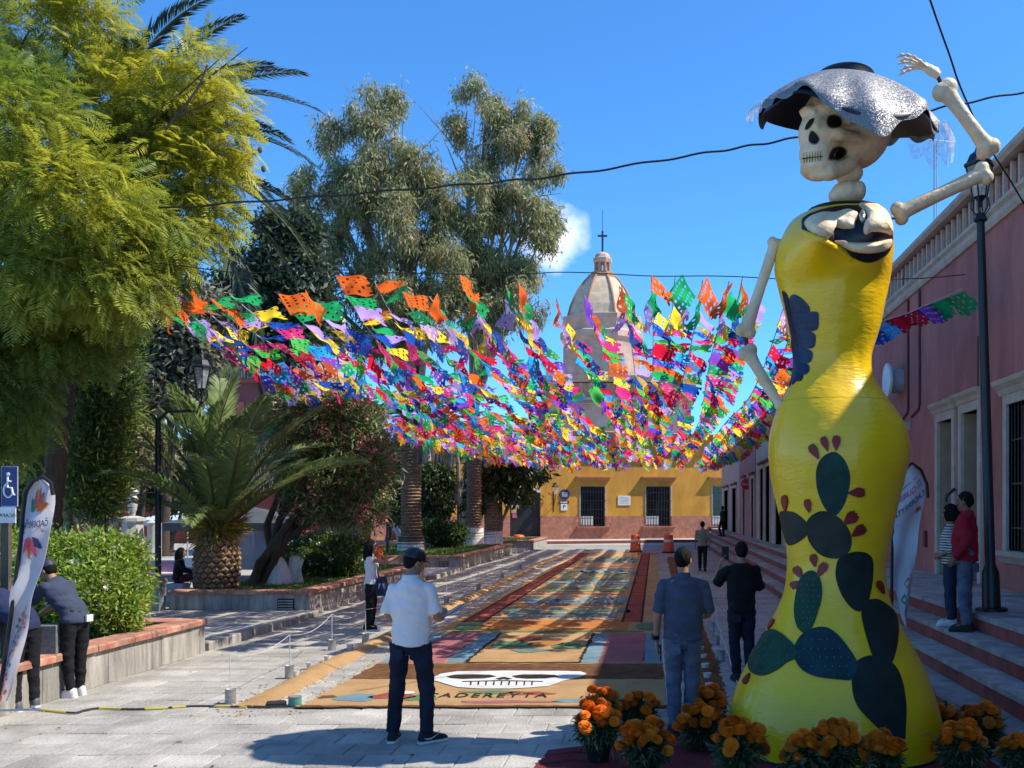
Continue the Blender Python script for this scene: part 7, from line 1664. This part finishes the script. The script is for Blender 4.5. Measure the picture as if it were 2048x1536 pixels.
    if p.get('near'):                                    # stitched back pockets and waistband
        c, rx, ry = S[1]; c = V(c)
        for s in (-1, 1):
            mb = MB(); g_p = [c + xa * s * (.085 + dx) + V((0, -ry * math.sqrt(max(0, 1 - ((.085 + dx) / rx) ** 2)) - .008, 0)) + V((0, 0, dz)) for dx, dz in ((-.05, -.07), (.05, -.07), (.052, -.16), (0, -.185), (-.052, -.16))]
            if abs(S[3][0][1] - S[1][0][1]) < .1: mb.add(g_p + [q_ + V((0, -.006, 0)) for q_ in g_p], [(0, 1, 2, 3, 4), (9, 8, 7, 6, 5)] + [(i, (i + 1) % 5, (i + 1) % 5 + 5, i + 5) for i in range(5)]); mb.build('pocket', p['bottom'], t)
    if p.get('belt'): 
        c, rx, ry = S[1]; mb = MB(); mb.loft([mb.ring(V(c) + V((0, 0, z)), xa * (rx + .014), V((0, ry + .014, 0)), 24) for z in (-.02, .02)]); mb.build('belt', p['belt'], t, True, 50)
    # ---- shoes
    for side in 'lr':
        an, to = V(j['ank' + side]), V(j['toe' + side]); d = to - an; d.z = 0; d.normalize(); s_ = V((d.y, -d.x, 0)); g0 = min(an.z - .085, to.z - .03); base = V((an.x, an.y, g0))
        L = .285 if not fem else .255; rings = []; tilt = (to.z - .03 - g0)
        for y, w_, h in ((-.075, .026, .055), (-.06, .036, .095), (-.01, .040, .105), (.05, .042, .085), (.11, .047, .06), (.165, .044, .045), (.195, .026, .03)):
            c = base + d * y * (L / .27); rings.append([c + s_ * w_ * x + V((0, 0, .018 + h * z + max(0, y) / .2 * tilt * .9)) for x, z in ((-1, 0), (-1.02, .4), (-.75, .85), (0, 1), (.75, .85), (1.02, .4), (1, 0), (0, 0))])
        sm_ = MB().loft(rings).build('shoe', p.get('shoe', dk_b), t, True, 60)
        mb = MB(); pts = [(-.08, .03), (-.06, .042), (.05, .046), (.12, .052), (.175, .046), (.203, .02)]
        lo = [base + d * y * (L / .27) + s_ * w_ * k + V((0, 0, max(0, y) / .2 * tilt * .9)) for k in (1, -1) for y, w_ in (pts if k == 1 else pts[::-1])]
        mb.loft([lo, [q + V((0, 0, .024)) for q in lo]]); mb.build('sole', p.get('sole', dk_b), sm_)
    return t
def pose(h=1.75, **kw):
    "standing default, scaled to the height h"
    s = h / 1.75
    P = dict(spine=[((0, 0, .80), .10, .085), ((0, -.005, .93), .168, .115), ((0, 0, 1.06), .160, .105), ((0, .005, 1.22), .178, .118), ((0, 0, 1.36), .190, .112), ((0, -.012, 1.445), .135, .085), ((0, -.01, 1.49), .062, .060)],
             j=dict(head=(0, .015, 1.635), shl=(-.185, -.005, 1.405), shr=(.185, -.005, 1.405), ell=(-.245, -.03, 1.12), elr=(.245, -.03, 1.12), wrl=(-.255, .05, .87), wrr=(.255, .05, .87), handl=(-.25, .08, .70), handr=(.25, .08, .70),
                    hipl=(-.088, 0, .90), hipr=(.088, 0, .90), kneel=(-.10, .015, .48), kneer=(.10, .015, .48), ankl=(-.11, -.015, .085), ankr=(.11, -.015, .085), toel=(-.13, .16, .03), toer=(.13, .16, .03)))
    P['j'].update(kw.pop('j', {})); P.update(kw)
    P['spine'] = [(V(c) * s, a * s, b * s) for c, a, b in P['spine']]; P['j'] = {k: tuple(V(v) * s) for k, v in P['j'].items()}
    return P
navy_d = cloth('denim_navy', (.018, .022, .045), c2=(.010, .012, .022)); denim = cloth('denim_blue', (.13, .15, .20), c2=(.075, .09, .13)); black_c = cloth('black', (.010, .010, .012)); black_j = cloth('black_trouser', (.014, .014, .017))
white_t = cloth('white_tee', (.78, .71, .68), var=.03); capm = mat('cap_black', (.015, .015, .016), .4, .1, 10); navy_s = cloth('navy_tee', (.045, .055, .105))
FACEF = 0.0                                              # facing away from the viewer
# man in white T-shirt with the blue clipboard, from behind
g_ = G(822, 1484)
w1 = person('person in white T-shirt, dark jeans and black cap reading a blue clipboard', g_, R(-6), pose(1.78, near=True, vox=.010, arm_r=(.045, .038, .027), hair='short', cap=capm, top=white_t, bottom=navy_d, sole=mw, sleeve=.82, collar=white_t,
    look=V((.62, .75, -.32)), fold=(.014, 5, 8, 1.0), top_k0=1,
    j=dict(head=(.015, .045, 1.63), shl=(-.165, -.005, 1.40), shr=(.165, -.005, 1.40), ell=(-.225, -.01, 1.13), wrl=(-.12, .20, 1.10), handl=(-.02, .30, 1.12), elr=(.245, .02, 1.12), wrr=(.21, .25, 1.11), handr=(.20, .35, 1.14), hipl=(-.10, 0, .90), hipr=(.10, 0, .90), kneel=(-.135, .01, .48), kneer=(.145, .015, .48), ankl=(-.165, -.02, .085), ankr=(.155, -.02, .085), toel=(-.19, .15, .03), toer=(.27, .11, .03)), palml=(0, 0, 1), palmr=(-.4, 0, 1)))
mb = MB(); mb.prism([(.62 * x, .62 * y) for x, y in ((-.86, .88), (-.3, .98), (-.2, .86), (-.8, .76))], -.002, .002)
for (x, y, z) in ((.72, .3, .02),): pass
sw = MB(); sw.add([V((x, -.085, z)) for x, z in ((.72, .13), (.80, .15), (.93, .28), (.76, .21))], [(0, 1, 2, 3)])
nk = w1
ck = empty('clipboard', g_ + V((.30, .30, 1.165)), R(-25), 'bright blue clipboard held by the man in white', 'clipboard')
Mx = Matrix.Rotation(R(-28), 3, 'Y') @ Matrix.Rotation(R(16), 3, 'X')
MB().box((0, 0, 0), (.235, .33, .006), M=Mx).build('board', mat('clip_blue', (.015, .10, .52), .4), ck); MB().box(Mx @ V((0, 0, .006)), (.21, .29, .003), M=Mx).build('paper', mat('paper_white', (.7, .7, .7), .8), ck); MB().box(Mx @ V((0, .15, .01)), (.1, .03, .012), M=Mx).build('clip', mat('clip_steel', (.5, .5, .5), .3, metal=.9), ck)
# swoosh-like side flash on the dark trainers (a plain white curved mark)
fl_m = MB(); an_ = V((.155, -.02, .085)) * (1.78 / 1.75); d_ = (V((.27, .11, 0)) - V((.155, -.02, 0))).normalized(); s_ = V((d_.y, -d_.x, 0))
pts = [(-.055, .058), (-.03, .040), (.02, .040), (.115, .085), (.02, .052), (-.03, .052)]
fl_m.add([V((an_.x, an_.y, 0)) + d_ * a + s_ * (.046 if a < .1 else .040) + V((0, 0, b)) for a, b in pts] + [V((an_.x, an_.y, 0)) + d_ * a + s_ * (.049 if a < .1 else .043) + V((0, 0, b)) for a, b in pts], [tuple(range(6)), tuple(range(6, 12))[::-1]])
fl_m.build('shoe_mark', mw, w1)
# woman in white holding up a phone, facing right
g_ = G(742, 1260)
person('person with dark hair in a sleeveless white top, arms stretched out with a phone', g_, R(-80), pose(1.60, vox=.012, fem=True, hair='long', top=cloth('white_top', (.76, .70, .68), var=.03), bottom=black_j, sleeve=0, sole=mw, shoe=black_c, trouser_r=(.098, .072, .052), arm_r=(.042, .034, .024), top_k0=2,
    spine=[((0, 0, .80), .10, .09), ((0, -.005, .93), .165, .118), ((0, 0, 1.08), .135, .095), ((0, .012, 1.24), .155, .12), ((0, 0, 1.36), .155, .10), ((0, -.012, 1.44), .12, .075), ((0, -.01, 1.485), .055, .052)],
    j=dict(shl=(-.155, .02, 1.385), shr=(.155, .02, 1.385), elr=(.15, .28, 1.33), wrr=(.06, .52, 1.43), handr=(.03, .62, 1.46), ell=(-.16, .26, 1.30), wrl=(-.06, .50, 1.42), handl=(-.03, .60, 1.46), kneel=(-.09, .03, .48), kneer=(.09, -.01, .48), ankl=(-.09, .0, .085), ankr=(.09, -.06, .085), toel=(-.10, .17, .03), toer=(.10, .11, .03))))
hp_ = g_ + Matrix.Rotation(R(-80), 3, 'Z') @ V((0, .60, 1.37)); tag(MB().cbox((-.04, -.006, -.08), (.04, .006, .08), .004).build('phone', dk_b, None, loc=hp_), 'phone held out by the woman in white', 'phone'); bpy.data.objects['phone'].rotation_euler = (0, R(70), R(-80))
bgm = cloth('bag_navy', (.03, .04, .075)); bo = g_ + V((.20, -.02, .62)); bt = empty('shoulder_bag', bo, R(10), 'dark blue patterned bag hanging at the hip of the woman in white', 'bag')
mb = MB(); mb.loft([[V((x * w_, y * d_, z)) for x, y in ((-1, -1), (0, -1.3), (1, -1), (1, 1), (0, 1.3), (-1, 1))] for z, w_, d_ in ((0, .07, .05), (.06, .11, .07), (.25, .10, .06), (.34, .07, .035))]); mb.build('bag_body', bgm, bt, True, 60)
MB().tube([(-.06, 0, .33), (-.08, 0, .55), (-.16, 0, .68), (-.20, .02, .70)], .012, 6).build('strap', bgm, bt); MB().bbox((-.05, -.078, .08), (.05, -.066, .22)).build('pocket', mat('bag_pale', (.4, .42, .48), .8), bt)
# man in blue polo
g_ = G(1366, 1466)
bl_p = cloth('polo_blue', (.075, .085, .125)); rust = mat('watch', (.01, .01, .01), .3)
pm = person('person in blue short-sleeved polo and faded jeans, seen from behind with a black watch', g_, R(2), pose(1.78, near=True, vox=.010, skin=skin_m, top=bl_p, bottom=denim, shoe=dk_b, collar=bl_p, sleeve=.92, fold=(.015, 5, 8, 4.0), top_k0=1, look=V((.25, .95, -.15)),
    spine=[((0, 0, .80), .10, .085), ((0, -.005, .93), .170, .125), ((0, 0, 1.06), .168, .122), ((0, .005, 1.22), .180, .124), ((0, 0, 1.36), .186, .112), ((0, -.012, 1.445), .150, .09), ((0, -.01, 1.49), .066, .062)], arm_r=(.050, .041, .028),
    j=dict(shl=(-.182, -.005, 1.40), shr=(.182, -.005, 1.40), ell=(-.242, -.03, 1.12), wrl=(-.25, .05, .87), handl=(-.235, .08, .72), elr=(.25, .03, 1.12), wrr=(.20, .24, 1.08), handr=(.12, .32, 1.10), kneel=(-.085, .02, .48), kneer=(.085, .015, .48), ankl=(-.08, -.05, .085), ankr=(.07, .03, .085), toel=(-.10, .12, .03), toer=(.09, .2, .03))))
MB().tube([V((-.262, .03, .93)) * 1.017, V((-.26, .042, .895)) * 1.017], .043, 12).build('watch', rust, pm)
tag(MB().box((0, 0, 0), (.014, .08, .15)).build('phone', dk_b, None, loc=g_ + V((-.215, .10, .76))), 'dark phone in the hanging left hand of the polo man', 'phone')
# man in black T-shirt photographing
g_ = G(1483, 1362)
person('person in black T-shirt and dark jeans raising a phone beside the head', g_, R(6), pose(1.74, near=True, vox=.011, top=black_c, bottom=navy_d, sleeve=.95, fold=(.012, 5, 8, 7.0), top_k0=1,
    spine=[((0, 0, .80), .10, .085), ((0, -.005, .93), .165, .122), ((0, 0, 1.06), .166, .12), ((0, .005, 1.22), .178, .122), ((0, 0, 1.36), .184, .112), ((0, -.012, 1.445), .150, .09), ((0, -.01, 1.49), .066, .062)], arm_r=(.054, .043, .029),
    j=dict(shl=(-.182, 0, 1.40), shr=(.182, 0, 1.40), ell=(-.31, .13, 1.22), wrl=(-.235, .25, 1.46), handl=(-.17, .30, 1.58), elr=(.26, .12, 1.14), wrr=(.12, .34, 1.30), handr=(.04, .40, 1.40), kneel=(-.085, .02, .48), kneer=(.09, .0, .48), ankl=(-.06, .0, .085), ankr=(.11, -.04, .085), toel=(-.07, .17, .03), toer=(.14, .13, .03))))
tag(MB().cbox((-.045, -.006, -.085), (.045, .006, .085), .004).build('phone', dk_b, None, loc=g_ + V((-.185, .27, 1.60))), 'phone held upright by the man in the black T-shirt', 'phone')
# far walking man, and the man in green at the corner
g_ = G(1405, 1142); person('person in pale shirt and dark trousers walking away in the shaded street', g_, R(-4), pose(1.74, vox=.016, face=False, top=cloth('olive_shirt', (.26, .24, .20)), bottom=black_j, sleeve=.9, j=dict(kneel=(-.09, .08, .49), ankl=(-.09, .1, .085), toel=(-.1, .28, .03), kneer=(.09, -.02, .49), ankr=(.09, -.2, .12), toer=(.1, -.06, .04))))
q = at(1445, 1090, 48); q = V((q.x, q.y, 0)); q.z = .86 if q.x > 4.0 else (.645 if q.x > 3.68 else (.43 if q.x > 3.36 else .215))
person('person in dark green top leaning at the pale pink corner house', q, R(60), pose(1.72, vox=.018, top=cloth('green_top', (.02, .07, .035)), bottom=black_j, sleeve=.9, skin=skin_d, j=dict(kneel=(-.12, .16, .52), ankl=(-.12, .05, .12), toel=(-.13, .2, .06))))
# couple on the steps
g_ = G(1932, 1262, .645); red_j = cloth('red_jacket', (.34, .014, .030)); 
person('person with moustache in a bright red jacket and jeans standing on the upper step', g_, R(64), pose(1.72, near=True, vox=.011, skin=skin_d, moustache=True, top=red_j, top_name='jacket', bottom=denim, sleeve=1.97, collar=red_j, fold=(.014, 5, 8, 9.0), look=V((.05, 1, -.06)), top_k0=1,
    spine=[((0, 0, .80), .10, .085), ((0, -.005, .93), .180, .14), ((0, .02, 1.06), .185, .150), ((0, .015, 1.22), .198, .14), ((0, 0, 1.36), .205, .12), ((0, -.012, 1.445), .150, .09), ((0, -.01, 1.49), .07, .066)], arm_r=(.056, .046, .030),
    j=dict(shl=(-.205, 0, 1.40), shr=(.205, 0, 1.40), ell=(-.26, -.06, 1.13), wrl=(-.23, .10, .93), handl=(-.20, .16, .86), elr=(.26, -.06, 1.13), wrr=(.23, .10, .93), handr=(.20, .16, .86), ankl=(-.10, -.02, .085), ankr=(.10, .0, .085))))
st_m = bpy.data.materials.new('striped_cloth'); st_m.use_nodes = True; t_ = st_m.node_tree; b = t_.nodes['Principled BSDF']; b.inputs['Roughness'].default_value = .85
wv_ = t_.nodes.new('ShaderNodeTexWave'); wv_.bands_direction = 'Z'; wv_.inputs['Scale'].default_value = 9; wv_.inputs['Distortion'].default_value = .3; co = t_.nodes.new('ShaderNodeTexCoord'); t_.links.new(co.outputs['Object'], wv_.inputs['Vector'])
cr_ = t_.nodes.new('ShaderNodeValToRGB'); cr_.color_ramp.interpolation = 'CONSTANT'; cr_.color_ramp.elements[0].color = (.03, .03, .04, 1); cr_.color_ramp.elements[1].color = (.62, .60, .58, 1); cr_.color_ramp.elements[1].position = .5
t_.links.new(wv_.outputs['Fac'], cr_.inputs[0]); t_.links.new(cr_.outputs[0], b.inputs['Base Color'])
g_ = G(1902, 1250, .645)
person('person with short dark hair in a black and white striped top beside the red jacket', g_, R(70), pose(1.56, near=True, vox=.011, fem=True, hair='bob', skin=skin_m, top=st_m, bottom=cloth('denim_dark', (.03, .045, .085)), shoe=mw, sole=mw, sleeve=1.3, look=V((.0, 1, -.1)), arm_r=(.045, .036, .025), top_k0=1,
    spine=[((0, 0, .80), .10, .09), ((0, -.005, .93), .165, .13), ((0, .015, 1.08), .155, .13), ((0, .02, 1.24), .17, .135), ((0, 0, 1.36), .165, .11), ((0, -.012, 1.44), .13, .08), ((0, -.01, 1.485), .058, .055)], j=dict(shl=(-.165, 0, 1.385), shr=(.165, 0, 1.385), ell=(-.22, -.03, 1.12), wrl=(-.16, .17, 1.02), handl=(-.08, .22, 1.0), elr=(.22, -.03, 1.12), wrr=(.16, .17, 1.02), handr=(.08, .22, 1.0))))
# two workers bending over the planter wall, left
g_ = G(150, 1392); g_.x = min(g_.x, -6.55) if False else g_.x
def bent(h, lean, **k):
    "torso tipped forward by lean radians about the hips"
    P = pose(1.75); hc_b = V((0, 0, .93)); M = Matrix.Rotation(-lean, 3, 'X')
    f = lambda v, a=1.0: hc_b + Matrix.Rotation(-lean * a, 3, 'X') @ (V(v) - hc_b)
    sp_n = []
    for (c, a, b) in P['spine']: sp_n.append((tuple(f(c, 0 if c[2] < .94 else min(1, (c[2] - .93) / .25))), a, b))
    j = {kk: (tuple(f(v)) if kk in ('shl', 'shr', 'ell', 'elr') or kk == 'head' else v) for kk, v in P['j'].items()}; j.update(k.pop('j', {}))
    return pose(h, spine=sp_n, j=j, **k)
gry_n = cloth('slate_tee', (.050, .062, .098))
wkr = person('person in slate T-shirt, black trousers, cap and white trainers leaning over the planter', g_, R(74), bent(1.68, .62, near=True, vox=.011, fem=True, top=gry_n, bottom=black_j, sleeve=.8, shoe=mw, sole=mw, cap=mat('cap_navy', (.02, .025, .05), .6), hair='short', skin=skin_m, look=V((-.15, .86, -.45)), hup=V((0, .45, .86)), trouser_r=(.095, .068, .050), top_k0=1,
    j=dict(ell=(-.20, .50, 1.10), wrl=(-.13, .66, .93), handl=(-.11, .75, .86), elr=(.20, .48, 1.10), wrr=(.13, .68, .95), handr=(.11, .77, .88), ankl=(-.09, -.03, .085), ankr=(.09, .02, .085), toel=(-.10, .14, .03), toer=(.10, .19, .03))))
idm = MB(); idm.bbox((.02, -.150, .86), (.11, -.128, .94)); idm.build('id_card', mw, wkr)
g_ = G(48, 1418)
person('person in navy shirt and black trousers stooping behind the left feather banner', g_, R(70), bent(1.70, .95, near=True, vox=.011, top=cloth('navy_blouse', (.022, .030, .075)), bottom=black_j, sleeve=.9, shoe=mat('grey_shoe', (.10, .11, .13), .6), sole=mw, skin=skin_m, look=V((0, .5, -.85)), hup=V((0, .85, .5)), top_k0=1, trouser_r=(.105, .08, .062),
    j=dict(ell=(-.20, .70, .88), wrl=(-.16, .78, .66), handl=(-.14, .84, .58), elr=(.20, .70, .88), wrr=(.16, .78, .66), handr=(.14, .84, .58), ankl=(-.13, -.03, .085), ankr=(.13, .02, .085), toel=(-.15, .14, .03), toer=(.15, .19, .03))))
q = at(103, 1270, 9.75); tag(MB().cbox((-.12, -.12, -.16), (.12, .12, .16), .01).build('grey_box', mat('box_grey', (.20, .20, .20), .8, .2, 30), None, loc=(q.x, q.y, .52 + .16)), 'grey speckled box standing on the planter coping between the two workers', 'box')
q = at(118, 1283, 9.9); tag(MB().box((0, 0, 0), (.16, .3, .02), .4).build('folder', mat('folder_grey', (.4, .4, .4), .6), None, loc=(q.x + .1, q.y, .55)), 'pale folder lying on the planter edge by the capped worker', 'folder')
# someone sitting in the shade of the canopy
q = at(358, 1165, 20.6); person('person in black sitting low in the shade beside the thick palm trunk', V((q.x, q.y, .11)), R(-60), pose(1.6, vox=.016, top=black_c, bottom=cloth('maroon_trouser', (.12, .02, .03)), sleeve=1.9, hair='long', face=True,
    spine=[((0, -.02, .30), .10, .10), ((0, -.03, .42), .17, .13), ((0, -.02, .55), .16, .11), ((0, 0, .70), .17, .12), ((0, .01, .84), .18, .11), ((0, .01, .92), .13, .085), ((0, .02, .965), .062, .06)],
    j=dict(head=(0, .06, 1.10), shl=(-.18, .01, .88), shr=(.18, .01, .88), ell=(-.24, .12, .64), elr=(.24, .12, .64), wrl=(-.12, .32, .60), wrr=(.12, .32, .60), handl=(-.05, .38, .6), handr=(.05, .38, .6), hipl=(-.1, .02, .40), hipr=(.1, .02, .40), kneel=(-.14, .40, .48), kneer=(.14, .40, .48), ankl=(-.13, .42, .085), ankr=(.13, .42, .085), toel=(-.14, .58, .03), toer=(.14, .58, .03))))
tag(MB().cbox((-.2, -.2, 0), (.2, .18, .27), .02).build('stool', mgy, None, loc=(q.x - .02, q.y, .11)), 'low grey stool under the sitting person', 'stool')
